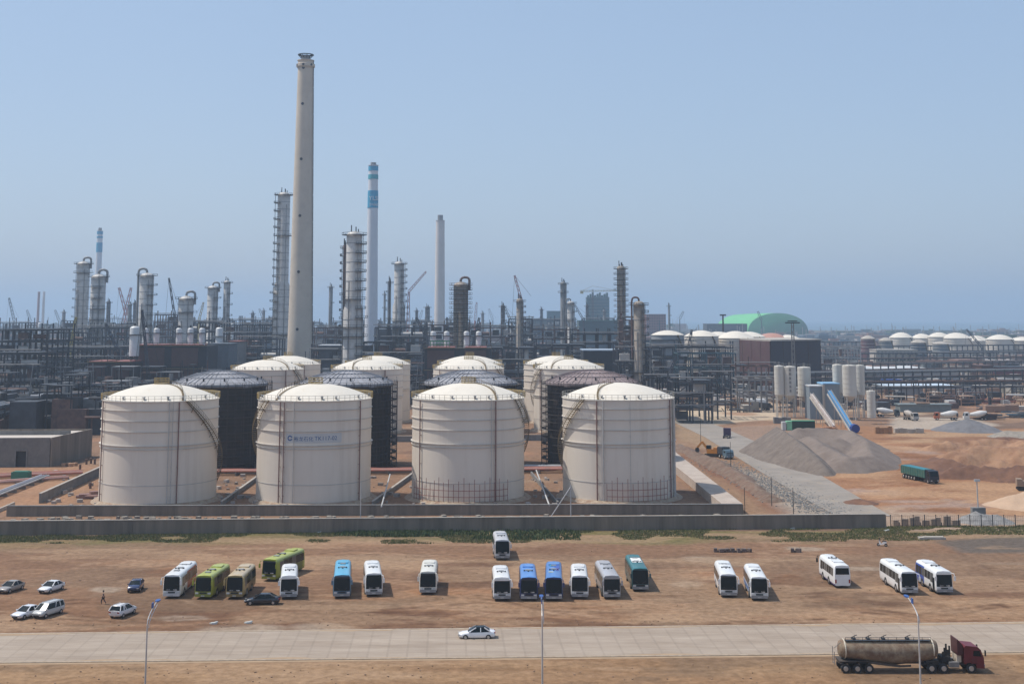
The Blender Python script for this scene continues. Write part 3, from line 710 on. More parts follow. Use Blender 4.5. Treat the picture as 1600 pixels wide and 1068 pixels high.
# second row: bare steel tanks inside scaffolding
M_DKSHELL = mat('unpainted_tank_shell', (.042, .036, .034), .8, var=.25, scale=.2, c2=(.06, .042, .036), mix=.4)
M_ROOFG = mat('grey_roof_primer', (.30, .30, .32), .75, var=.15, scale=.4, c2=(.2, .195, .205), mix=.45)
M_ROOFB = mat('brown_roof_primer', (.27, .21, .205), .75, var=.15, scale=.4, c2=(.18, .14, .135), mix=.45)
M_PLANK = mat('scaffold_planks', (.07, .055, .045), .9, var=.3, scale=.5)
M_TUBE = mat('scaffold_tube', (.055, .045, .042), .7, var=.3, scale=.5)
def dark_tank(px, Y, label, rmat, bare_right=False):
    x = XA(px, Y, 10); R = 12.0; H = 22.0
    t = empty('scaffolded_tank', label, 'storage tank', (x, Y, 0), atan2(-x, Y), 'unpainted tanks inside scaffolding')
    MB().lathe([(R, 0), (R, H)], 64).build('shell', M_DKSHELL, t, smooth=30)
    prof = [(R + .5, H - .9), (R + .55, H)] + [(R * k * 1.03, H + .1 + 3.0 * (1 - k * k)) for k in (1, .9, .78, .64, .48, .32, .16, 0.01)]
    rf = MB().lathe(prof, 64).build('roof', rmat, t, smooth=30)
    g = MB(); n = 44
    for i in range(n):
        a = 2 * pi * i / n
        for k0, k1 in ((1, .75), (.75, .5), (.5, .22)) if i % 2 == 0 else ((1, .75), (.75, .5)):
            g.beam((R * k0 * 1.03 * cos(a), R * k0 * 1.03 * sin(a), H + .2 + 3 * (1 - k0 * k0)), (R * k1 * 1.03 * cos(a), R * k1 * 1.03 * sin(a), H + .2 + 3 * (1 - k1 * k1)), .12, .2)
    for k in (.75, .5, .22):
        P = ringpts(R * k * 1.03, H + .22 + 3 * (1 - k * k), 0, 2 * pi, 44)
        for a, b in zip(P[:-1], P[1:]): g.beam(a, b, .12, .22)
    g.build('roof_rib', rmat, rf)
    for k in range(7):
        a = FR - 1.4 + k * .5; MB().tube((R * .9 * cos(a), R * .9 * sin(a), H), (R * .9 * cos(a), R * .9 * sin(a), H + 1.5), .22, .22, 8).build('roof_vent', M_STEELB, rf)
    s = MB(); pl = MB(); n = 40; R1, R2 = R + .5, R + 1.7
    for i in range(n):
        a = 2 * pi * i / n; b = 2 * pi * (i + 1) / n
        for RR_ in (R1, R2): s.beam((RR_ * cos(a), RR_ * sin(a), 0), (RR_ * cos(a), RR_ * sin(a), H + .3), .10)
        for L in range(1, 12):
            z = L * 1.95
            s.beam((R2 * cos(a), R2 * sin(a), z + 1.0), (R2 * cos(b), R2 * sin(b), z + 1.0), .07)
            s.beam((R2 * cos(a), R2 * sin(a), z), (R2 * cos(b), R2 * sin(b), z), .08)
            if (L * 5 + i * 3) % 7:
                pl.quad([(R1 * cos(a), R1 * sin(a), z), (R2 * cos(a), R2 * sin(a), z), (R2 * cos(b), R2 * sin(b), z), (R1 * cos(b), R1 * sin(b), z)])
                pl.quad([(R1 * cos(b), R1 * sin(b), z - .1), (R2 * cos(b), R2 * sin(b), z - .1), (R2 * cos(a), R2 * sin(a), z - .1), (R1 * cos(a), R1 * sin(a), z - .1)])
        if i % 5 == 0:
            for L in range(0, 11, 2): s.beam((R2 * cos(a), R2 * sin(a), L * 1.95), (R2 * cos(b), R2 * sin(b), L * 1.95 + 3.9), .08)
    s.build('scaffold_tubes', M_TUBE, t); pl.build('scaffold_planks', M_PLANK, t)['kind'] = 'stuff'
dark_tank(342, 355, 'leftmost dark tank in scaffolding with a blue-grey ribbed roof', M_ROOFG)
dark_tank(540, 357, 'second dark tank in scaffolding, behind the white tank with blue lettering', M_ROOFG)
dark_tank(735, 359, 'third dark tank, only its blue-grey ribbed roof showing over the white tank', M_ROOFG)
dark_tank(925, 361, 'rightmost dark tank in scaffolding with a brown-grey ribbed roof', M_ROOFB)

# ================================================================ WALLS AND DIKES
def wall(name, label, cat, pts, h, th, m, z0=0, cope=None, posts=0, group=None):
    t = empty(name, label, cat, (pts[0][0], pts[0][1], 0), 0, group)
    ox, oy = pts[0]
    w = MB(); c = MB()
    for (x0, y0), (x1, y1) in zip(pts[:-1], pts[1:]):
        h0 = h
        L = hypot(x1 - x0, y1 - y0); ex, ey = (x1 - x0) / L, (y1 - y0) / L; nx, ny = -ey * th / 2, ex * th / 2
        w.prism(ccw([(x0 - nx - ox, y0 - ny - oy), (x1 - nx - ox, y1 - ny - oy), (x1 + nx - ox, y1 + ny - oy), (x0 + nx - ox, y0 + ny - oy)]), z0, z0 + h)
        if cope:
            nx *= 1.5; ny *= 1.5
            c.prism(ccw([(x0 - nx - ox, y0 - ny - oy), (x1 - nx - ox, y1 - ny - oy), (x1 + nx - ox, y1 + ny - oy), (x0 + nx - ox, y0 + ny - oy)]), z0 + h + .003, z0 + h + .12)
        if posts:
            n = int(L / posts)
            for i in range(n + 1):
                u = i / max(n, 1) * L; w.box(x0 - ox + ex * u, y0 - oy + ey * u, z0 + h / 2 - .02, .36, th + .12, h - .04, atan2(ey, ex))
    w.build('wall_panel', m, t)
    if cope: c.build('coping', cope, t)
    return t
A0, A1 = G(-60, 836.5), G(1383, 824.5)
wall('boundary_wall', 'long dark grey concrete boundary wall between the bus park and the tanks', 'wall', [A0, A1], 2.5, .35, M_CONCD, cope=M_CONCL, posts=6)
b0, b1 = G(12, 806), G(1160, 803)
wall('dike_wall', 'grey concrete dike wall just behind the boundary wall, in front of the white tanks', 'wall', [b0, b1], 1.95, .5, M_CONCD, cope=M_CONC, posts=12)
dk = MB(); Pz = lambda x, y: G(x, y, 1.95)
berm = ccw([Pz(1160.5, 786.5), Pz(1128, 786.5), Pz(1076, 744), Pz(1048, 722), Pz(1030, 706), Pz(1036, 694), Pz(1052, 703)])
o = dk.prism(berm, 0, 1.94).build('sloping_dike', mat('dike_concrete', (.42, .35, .29), .9, var=.1, scale=.3, c2=(.33, .25, .2), mix=.45))
tag(o, 'pale broad-topped concrete dike running back from the wall end beside the right tank', 'dike')
wall('dike_wall', 'concrete dike wall running back on the left of the leftmost white tank', 'wall', [G(62, 786), G(158, 741)], 2.0, .4, M_CONC, cope=M_CONCL)
wall('dike_wall', 'low pale concrete kerb wall beyond the left end of the dike wall', 'wall', [G(-10, 803), G(22, 789)], .7, .4, M_CONCL)
for i, (xx, lb) in enumerate([(376, 'first and second'), (612, 'second and third'), (858, 'third and fourth')]):
    wall('cross_wall', 'low concrete cross wall between the %s white tanks of the front row' % lb, 'wall', [G(xx - (30 if i < 2 else -14), 790), G(xx + (36 if i < 2 else -28), 742)], .9, .35, M_CONC, cope=M_CONCL if i < 2 else None)
for i, (x0, x1, y) in enumerate([(330, 410, 733), (600, 660, 690), (815, 860, 688)]):
    wall('cross_wall', ['low concrete wall behind the first gap of the front tanks', 'grey concrete wall in the gap between the second and third front tanks', 'grey concrete wall in the gap left of the rightmost front tank'][i], 'wall', [G(x0, y), G(x1, y)], 1.8, .4, M_CONC, cope=M_CONCL)
# pipe runs
def pipe_run(name, label, pts, n, r, gap, z, mats_, cat='pipes', sup=6, group=None):
    x0, y0 = pts[0]; t = empty(name, label, cat, (x0, y0, 0), 0, group)
    for k in range(n):
        m = MB(); off = (k - (n - 1) / 2) * gap
        q = []
        for i, p in enumerate(pts):
            a, b = (pts[i], pts[i + 1]) if i < len(pts) - 1 else (pts[i - 1], pts[i])
            L = hypot(b[0] - a[0], b[1] - a[1]); nx, ny = -(b[1] - a[1]) / L, (b[0] - a[0]) / L
            q.append((p[0] + nx * off - x0, p[1] + ny * off - y0, z + (k % 2) * .1))
        m.path(q, r, 8); m.build('pipe', mats_[k % len(mats_)], t)
    s = MB()
    for a, b in zip(pts[:-1], pts[1:]):
        L = hypot(b[0] - a[0], b[1] - a[1]); k = max(1, int(L / sup)); ang = atan2(b[1] - a[1], b[0] - a[0])
        for i in range(k + 1):
            u = i / k; s.box(a[0] + (b[0] - a[0]) * u - x0, a[1] + (b[1] - a[1]) * u - y0, (z - r) / 2, .3, n * gap + .3, z - r - .02, ang)
    s.build('pipe_support', M_CONC, t)
    return t
M_PINK = mat('pink_primer_pipe', (.46, .27, .22), .6, c2=(.33, .2, .17), mix=.5)
M_PALEP = mat('pale_pipe', (.5, .49, .47), .5)
pipe_run('pipe_run', 'red and pink pipes on low supports crossing behind the front row of tanks', [G(330, 742), G(880, 738)], 6, .22, .7, 1.1, [M_REDP, M_PINK, M_REDP])
pipe_run('pipe_run', 'grey pipes on low supports running behind the last gap of the front tanks', [G(818, 735), G(885, 735)], 3, .25, .9, 1.3, [M_PALEP, M_STEELL])
pipe_run('pipe_run', 'red pipes on the ground in front of the grey flat-roofed building', [G(-30, 748), G(128, 741)], 6, .25, .85, .7, [M_REDP, M_PINK, M_REDP])
pipe_run('pipe_run', 'pink pipe pieces lying below the red pipes left of the first tank', [G(-20, 757), G(105, 748)], 3, .3, 1.2, .5, [M_PINK, M_REDP, M_PALEP])
pipe_run('pipe_run', 'pale blue-grey pipe bundle leading off to the lower left', [G(-30, 788), G(70, 748)], 4, .2, .6, .9, [M_PALEP, M_STEELL, mat('lilac_pipe', (.28, .26, .33), .6)])
# poles and a leaning ladder by the tanks
def pole(name, label, px, py, ytop, r=.09, cat='pole', m=None):
    x, y = G(px, py); t = empty(name, label, cat, (x, y, 0))
    MB().tube((0, 0, 0), (0, 0, ZA(ytop, y)), r, r * .7, 8).build('pole_shaft', m or M_POLE, t)
    return t
pole('mast', 'thin pale pole standing between the walls below the second tank', 563, 826, 752, .1)
p_ = pole('mast', 'pale pole at the left foot of the rightmost front tank, propped by a stay', 892, 822, 757, .13)
x, y = p_.location[0], p_.location[1]
MB().tube((0, 0, ZA(757, y) - .4), (G(852, 822)[0] - x, 0, .2), .1, .1, 8).build('stay', M_POLE, p_)
o = MB().tube((G(600, 800)[0], 268, 1.9), (G(628, 730)[0], 320, 2.2), .16, .16, 8).build('slanting_pipe', M_PALEP); tag(o, 'pale slanting pipe rising between the second and third front tanks', 'pipe')
o = MB().tube((G(857, 797)[0], 270, 1.9), (G(834, 725)[0], 325, 2.6), .16, .16, 8).build('slanting_pipe', M_PALEP); tag(o, 'pale slanting pipe rising between the third and fourth front tanks', 'pipe')

# ================================================================ GREY BUILDING LEFT
def flat_building():
    c = G(80, 729); d = G(143, 712); ang = atan2(d[1] - c[1], d[0] - c[0]); H = 7.6
    d = (c[0] + (d[0] - c[0]) * 1.0, c[1] + (d[1] - c[1]))
    L = hypot(d[0] - c[0], d[1] - c[1]); W = 34
    t = empty('flat_roofed_building', 'low grey concrete building with parapets and a dark doorway, left of the tanks', 'building', (c[0], c[1], 0))
    dv = (d[0] - c[0], d[1] - c[1]); wv = (-W, -2.0)
    P = [(0, 0), dv, (dv[0] + wv[0], dv[1] + wv[1]), wv]
    w = MB()
    def seg(a, b, z0, z1, th=.35):
        L = hypot(b[0] - a[0], b[1] - a[1]); nx, ny = -(b[1] - a[1]) / L * th, (b[0] - a[0]) / L * th
        w.prism(ccw([a, b, (b[0] + nx, b[1] + ny), (a[0] + nx, a[1] + ny)]), z0, z1)
    seg(P[0], P[1], 0, H); seg(P[1], P[2], 0, H); seg(P[2], P[3], 0, H)
    w.build('wall', M_CONCD, t)
    # front wall with the door opening
    w = MB(); fa, fb = P[3], P[0]
    def fp(u): return (fa[0] + (fb[0] - fa[0]) * u, fa[1] + (fb[1] - fa[1]) * u)
    ud = 1 - (80 - 33) / 5.92 / W; dw = 1.35 / W
    def seg2(u0, u1, z0, z1): 
        a, b = fp(u0), fp(u1); w.prism([(a[0], a[1]), (b[0], b[1]), (b[0], b[1] + .35), (a[0], a[1] + .35)], z0, z1)
    seg2(0, ud - dw, 0, H); seg2(ud + dw, .985, 0, H); seg2(ud - dw, ud + dw, 4.1, H)
    w.build('front_wall', mat('front_wall_render', (.19, .18, .165), .9, var=.1, scale=.3, c2=(.145, .135, .13), mix=.5), t)
    dr = MB(); a = fp(ud)
    dr.box(a[0], a[1] + .8, 2.0, 2.7, .1, 4.0); dr.build('doorway', M_STEELB, t)
    fr = MB()
    for sx in (-1, 1): fr.box(a[0] + sx * 1.5, a[1] - .06, 2.1, .3, .16, 4.2)
    fr.box(a[0], a[1] - .06, 4.3, 3.3, .16, .3); fr.build('door_frame', M_CONC, t)
    rf = MB(); q = [(p[0] * .985 - .3, p[1] * .985 + .3) for p in P]
    rf.prism(ccw(q), H - .8, H - .45); r = rf.build('roof', mat('roof_screed', (.50, .44, .38), .9, var=.08, scale=.4), t)
    m = MB(); m.box(dv[0] * .5 - W * .5, dv[1] * .5 - 1, H + .1, W * .96, .3, 1.1, atan2(-2, -W)); m.build('parapet', M_CONC, r)
flat_building()
o = MB(); 
for k in range(4): o.box(G(100 + k * 5, 728)[0], G(100, 728)[1] + (k % 2), .4, 1.0, 1.2, .8, k * .3)
tag(o.build('brick_pile', mat('brick_pile_clay', (.42, .24, .14), .9, var=.2)), 'small pile of orange bricks at the corner of the grey building', 'brick pile')
gp = G(33, 748); o = MB(); o.box(gp[0], gp[1], .9, 4.2, 2.4, 1.8); o.box(gp[0], gp[1], 1.85, 3.4, 2.0, .16); tag(o.build('green_skip', mat('teal_green_cover', (.03, .15, .10), .6)), 'teal green covered box among the red pipes', 'skip')
for k, (x, y) in enumerate([(135, 725), (142, 724), (148, 725), (125, 734), (141, 763)]):
    q = G(x, y); o = MB(); o.tube((0, 0, 0), (0, 0, 1.3), .3, .3, 10); o.tube((0, 0, 1.3), (0, 0, 1.42), .34, .3, 10)
    tag(o.build('steel_drum', M_RUST, None, (q[0], q[1], 0), smooth=30), 'small rusty drum standing near the corner between building and first tank', 'drum', 'drums near the grey building')
q = G(140, 778); o = MB(); o.box(0, 0, .5, 4.5, 2.2, 1.0, .3); o.box(1, .3, 1.2, 2.0, 1.6, .6, .5); o.tube((-2.6, -1, .5), (2.4, -1.3, .6), .35, .35, 8)
tag(o.build('dark_red_scrap', M_RUSTP, None, (q[0], q[1], 0)), 'dark red steel pieces lying left of the first tank foot', 'scrap')
# rubble strip between the two walls
def debris(name, label, cat, n, fn, s0, s1, m):
    o = MB()
    for k in range(n):
        x, y = fn(); s = rnd.uniform(s0, s1); o.box(x, y, s * .25, s, s * rnd.uniform(.4, 1), s * .6, rnd.uniform(0, 3))
    return tag(o.build(name, m), label, cat, kind='stuff')
def between(): 
    u = rnd.random(); a = G(20 + 1330 * u, 815 - 3 * u); return (a[0], a[1] + rnd.uniform(-2.5, 4))
debris('rubble', 'rubble strewn between the boundary wall and the dike wall', 'rubble', 420, between, .3, 1.2, M_ROCK)
def verge():
    u = rnd.random(); a = G(1120 + 180 * u + rnd.gauss(0, 20), 722 + 80 * u + rnd.gauss(0, 4)); return a
debris('stones', 'grey broken stone heaped along the verge of the haul road', 'stones', 2600, verge, .1, .36, mat('blue_grey_stone', (.26, .25, .235), .9, var=.35, scale=.5))
def floor():
    return G(rnd.uniform(70, 1060), rnd.uniform(735, 797))
debris('litter', 'building litter strewn over the tank farm floor', 'litter', 260, floor, .3, 1.3, mat('litter_grey', (.34, .30, .27), .9, var=.4, scale=.3))
# ================================================================ WHEELS
def wheel(par, x, y, r, w, name='wheel'):
    s = 1 if y > 0 else -1
    o = MB().tube((0, -w / 2, 0), (0, w / 2, 0), r, r, 20).build(name, M_BLACK, par, (x, y, r), smooth=40)
    rim = MB().tube((0, s * (w / 2 - .02), 0), (0, s * (w / 2 + .03), 0), r * .58, r * .5, 14).build('rim', M_CHROME, o)
    return o
M_GLASS2 = mat('curtained_glass', (.085, .085, .08), .3, var=.1)
# ================================================================ COACHES
def coach(label, F, R, body, roof=None, graphic=None, kind='coach', rear=False, skirt=None, group=None, roofmark=None, L=None, hatch=2, strip=None):
    g = G(*F); r = G(R[0], R[1], 3.35)
    dx, dy = g[0] - r[0], g[1] - r[1]; ang = atan2(dy, dx)
    if L is None: L = min(12.2, max(9.2, hypot(dx, dy) - .2))
    cx, cy = g[0] - cos(ang) * L / 2, g[1] - sin(ang) * L / 2
    if rear: ang += pi
    t = empty('coach', label, 'coach', (cx, cy, 0), ang, group)
    ring = [(0, .38), (.9, .34), (1.17, .38), (1.25, .6), (1.255, 1.1), (1.25, 1.75), (1.21, 2.6), (1.15, 2.95), (1.02, 3.16), (.8, 3.27), (0, 3.33)]
    full = [(y, z) for y, z in ring] + [(-y, z) for y, z in ring[-2:0:-1]]
    st = [-L / 2, -L / 2 + .25, -L / 2 + 1, -L / 2 + 3, -.5, 1.2, L / 2 - 2.4, L / 2 - .6, L / 2 - .15, L / 2]
    rings = []
    for i, x in enumerate(st):
        k = {0: .90, 1: .985, len(st) - 2: .985, len(st) - 1: .93}.get(i, 1.0)
        rr = []
        for y, z in full:
            xo = 0
            if i >= len(st) - 2: xo = -max(0, z - 1.1) * .09 - (max(0, .55 - z)) * .3
            if i <= 1: xo = max(0, z - 1.8) * .06
            zz = z if not (i in (0, len(st) - 1) and z > 3.2) else z - .1
            rr.append((x + xo, y * k, zz))
        rings.append(rr)
    nk = len(full)
    def mi(j, i):
        if i < 0: return 0
        y0, z0 = full[i]; y1, z1 = full[(i + 1) % nk]
        zm = (z0 + z1) / 2
        if zm > 3.05: return 1
        if zm < .55: return 3
        if graphic and zm < 2.9 and j in graphic[1]: return 2
        return 0
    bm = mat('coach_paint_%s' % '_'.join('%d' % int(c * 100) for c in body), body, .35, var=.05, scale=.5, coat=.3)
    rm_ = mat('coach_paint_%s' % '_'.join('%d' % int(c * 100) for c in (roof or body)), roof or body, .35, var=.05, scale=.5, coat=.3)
    gm_ = mat('coach_graphic_%s' % '_'.join('%d' % int(c * 100) for c in graphic[0]), graphic[0], .4) if graphic else bm
    sk = mat('coach_skirt_%s' % '_'.join('%d' % int(c * 100) for c in skirt), skirt, .5) if skirt else M_GREY
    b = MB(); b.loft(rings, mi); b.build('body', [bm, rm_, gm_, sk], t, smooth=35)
    hf = L / 2
    # side windows, each pane its own part
    n = 6; x0, x1 = -hf + .5, hf - 1.1; w = (x1 - x0) / n
    for s in (-1, 1):
        for k in range(n):
            a, c = x0 + k * w + .05, x0 + (k + 1) * w - .05
            def yy(z): return (1.25 - (z - 1.75) * .047 + .012) * s
            z0 = 1.62 if k < n - 1 else 1.45
            q = [(a, yy(z0), z0), (c, yy(z0), z0), (c, yy(2.72), 2.72), (a, yy(2.72), 2.72)]
            if s < 0: pass
            else: q = q[::-1]
            MB().quad(q).build('side_window', M_GLASS if (k * 7 + int(cx * 3)) % 3 else M_GLASS2, t)
        MB().box(hf - .95, s * 1.262, 1.35, .85, .03, 1.75).build('door', M_GLASS, t) if s < 0 and not rear else None
    # windscreen, curved
    wsg = MB(); m_ = 8; rows = []
    zs = [1.12, 1.6, 2.3, 2.98]
    for z in zs:
        row = []
        for i in range(m_ + 1):
            y = -1.1 + 2.2 * i / m_; bow = .10 * (1 - (abs(y) / 1.1) ** 3)
            row.append((hf - max(0, z - 1.1) * .09 + .02 + bow * .6, y * (1 - max(0, z - 2.4) * .08), z))
        rows.append(row)
    for j in range(len(zs) - 1):
        for i in range(m_): wsg.quad([rows[j][i], rows[j][i + 1], rows[j + 1][i + 1], rows[j + 1][i]])
    wsg.build('windscreen', M_GLASS, t, smooth=60)
    if not rear and int(abs(cx) * 10) % 2:
        MB().box(hf - .09, 0, 2.86, .1, 2.1, .2).build('sun_visor', bm if int(abs(cx)) % 2 else M_STEELB, t)
    for sx in (-.45, .5): MB().box(hf + .075, sx, 1.24, .03, .5, .13).build('dash_card', M_GREY if sx < 0 else M_CLADW, t) if not rear and int(abs(cx)) % 3 else None
    # rear window
    MB().quad([(-hf - .0, 1.0, 1.95), (-hf - .0, -1.0, 1.95), (-hf + .05, -.95, 2.85), (-hf + .05, .95, 2.85)]).build('rear_window', M_GLASS, t)
    # bumper, lamps, plate, wipers
    f = MB(); f.box(hf + .04, 0, .55, .14, 2.3, .34); f.build('bumper', M_GREY if not graphic else sk, t)
    for s in (-1, 1):
        MB().box(hf + .05, s * .88, .86, .12, .42, .2).build('headlight', M_LAMP, t)
        MB().box(-hf - .02, s * 1.0, 1.0, .08, .2, .5).build('tail_light', M_TAIL, t)
        mm = MB(); mm.beam((hf - .25, s * 1.0, 3.0), (hf + .38, s * 1.3, 2.95), .07); mm.beam((hf + .38, s * 1.3, 2.95), (hf + .42, s * 1.34, 2.65), .07)
        mm.box(hf + .42, s * 1.36, 2.3, .14, .26, .62)
        mm.build('wing_mirror', bm if not rear else M_BLACK, t)
    gr = MB(); gr.box(hf + .02, 0, .88, .1, 1.0, .16); gr.build('grille', M_BLACK, t)
    MB().box(hf + .12, 0, .52, .02, .5, .16).build('number_plate', mat('white_plate', (.4, .4, .38), .5), t)
    wp = MB()
    for s in (-1, 1): wp.beam((hf + .1, s * .2, 1.12), (hf + .06, s * .75, 1.55), .04)
    wp.build('wiper', M_BLACK, t)
    for s in (-1, 1):
        wheel(t, hf - 2.5, s * 1.1, .5, .3); wheel(t, -hf + 3.2, s * 1.1, .5, .3)
        for xx in (hf - 2.5, -hf + 3.2):
            MB().tube((xx, s * 1.2, .52), (xx, s * 1.262, .52), .62, .62, 18).build('wheel_arch', M_BLACK, t)
    for xx in [0.5, -2.2, 2.6][:hatch]:
        MB().box(xx, 0, 3.36, .7, .75, .1).build('roof_hatch', M_GREY, t)
    ac = MB(); ac.box(-hf + 2.6, 0, 3.37, 1.6, 1.5, .12); ac.build('air_conditioner', rm_, t)
    ac = MB()
    for q in range(3): ac.box(.9 + (q == 1) * .5, (q - 1) * .55, 3.375, .28, .22, .12)
    ac.build('roof_vent', M_STEELB, t)
    if roofmark:
        for (xx, yw, ln, wd, col) in roofmark:
            MB().box(xx, yw, 3.338, ln, wd, .03).build('roof_panel', col, t)
    if strip:
        for s in (-1, 1):
            q = MB(); q.box(-hf * .15, s * 1.262, 1.12, L * .7, .012, .5); q.build('side_graphic', mat('strip_%d' % int(strip[0] * 1000), strip, .4), t)
    # driver seat and dashboard glimpsed through nothing: dark under-body
    ub = MB(); ub.box(0, 0, .36, L - 1.2, 2.1, .22); ub.build('underbody', M_BLACK, t)
    return t
WB = (.74, .74, .73)
ROW = 'coaches parked on the dirt lot'
GRN = (.30, .33, .035)
BLU = (.07, .19, .46)
coach('white coach with red side graphics, leftmost of all the coaches', (267.5, 935), (297, 874), WB, graphic=((.42, .09, .04), (2, 3, 4)), skirt=(.5, .5, .5), group=ROW, hatch=3)
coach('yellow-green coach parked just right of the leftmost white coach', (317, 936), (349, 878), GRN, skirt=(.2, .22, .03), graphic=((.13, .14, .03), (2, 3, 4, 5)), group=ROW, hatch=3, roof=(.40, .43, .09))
coach('tan coach parked beside the yellow-green one, nose to the road', (366, 936), (385, 881), (.35, .26, .10), skirt=(.22, .16, .06), graphic=((.16, .11, .05), (2, 3, 4)), group=ROW, roof=(.52, .40, .24))
coach('yellow-green coach standing behind the others at a slant, further back in the lot', (420, 908), (467, 854), GRN, skirt=(.2, .22, .03), graphic=((.14, .15, .03), (2, 3, 4, 5)), group=ROW, roof=(.40, .43, .09), hatch=3)
coach('white coach right of the black saloon car, in front of the slanting green coach', (451, 936), (453, 880), WB, group=ROW)
coach('sky-blue roofed coach with blue lower front', (534, 935), (536.5, 872), (.08, .16, .24), roof=(.12, .42, .62), skirt=(.05, .10, .22), group=ROW)
coach('white coach with three dark roof vents, right of the sky-blue one', (584, 932), (581, 873), WB, group=ROW, graphic=((.45, .45, .46), (2, 3)))
coach('cream white coach standing alone in the middle of the lot', (668.5, 929), (672, 872), (.72, .70, .63), group=ROW)
coach('greyish coach standing alone at the back by the grass', (785, 875), (781, 829), (.50, .50, .51), group=ROW, roof=(.55, .55, .57), hatch=1)
coach('white coach at the left end of the middle row of six, behind the grey one', (784.5, 939), (782, 884), WB, group=ROW, hatch=1)
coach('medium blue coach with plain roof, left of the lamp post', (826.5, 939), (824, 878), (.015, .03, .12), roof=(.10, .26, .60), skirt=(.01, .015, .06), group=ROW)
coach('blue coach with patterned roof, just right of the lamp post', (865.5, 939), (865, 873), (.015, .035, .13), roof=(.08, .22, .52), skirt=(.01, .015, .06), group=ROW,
      roofmark=[(-1.6, .45, 3.0, .7, mat('deep_blue_patch', (.04, .10, .38), .4)), (-2.8, -.3, 1.6, .6, mat('teal_patch', (.05, .35, .45), .4)), (2.6, -.4, .6, .7, mat('pale_patch', (.5, .55, .45), .4)), (.6, .5, 1.6, .4, mat('violet_patch', (.16, .13, .40), .4))])
coach('white coach right of the two blue coaches', (906, 936), (904, 879), WB, group=ROW)
coach('grey silver coach with dark front between the white and the teal one', (956.5, 936), (941, 873), (.30, .30, .31), roof=(.42, .42, .44), group=ROW)
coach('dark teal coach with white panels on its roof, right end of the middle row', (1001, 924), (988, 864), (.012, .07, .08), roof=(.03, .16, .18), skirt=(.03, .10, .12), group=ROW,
      roofmark=[(-1.2, 0, 5.2, 1.5, mat('white_roof_panel', (.7, .7, .67), .5))])
coach('white coach with a grey front, left of the pair right of centre', (1139, 933.5), (1128, 873), WB, group=ROW, graphic=((.6, .6, .61), (2, 3)))
coach('white coach with bluish side lettering, right of the pair right of centre', (1187, 938.5), (1174, 878), WB, group=ROW, graphic=((.55, .58, .65), (2, 3)), strip=(.12, .2, .42))
coach('white coach seen from behind with a purple bumper', (1317, 918.5), (1294, 866), WB, group=ROW, rear=True, skirt=(.10, .07, .22), hatch=2)
coach('white coach turned slightly, its plain white flank and dark windows in view', (1422, 929.5), (1385, 870), WB, group=ROW, skirt=(.45, .45, .45), hatch=1)
coach('white coach with a royal blue flank, rightmost of all the coaches', (1476.5, 928.5), (1443, 873), WB, group=ROW, graphic=((.04, .09, .36), (1, 2, 3)), hatch=2)

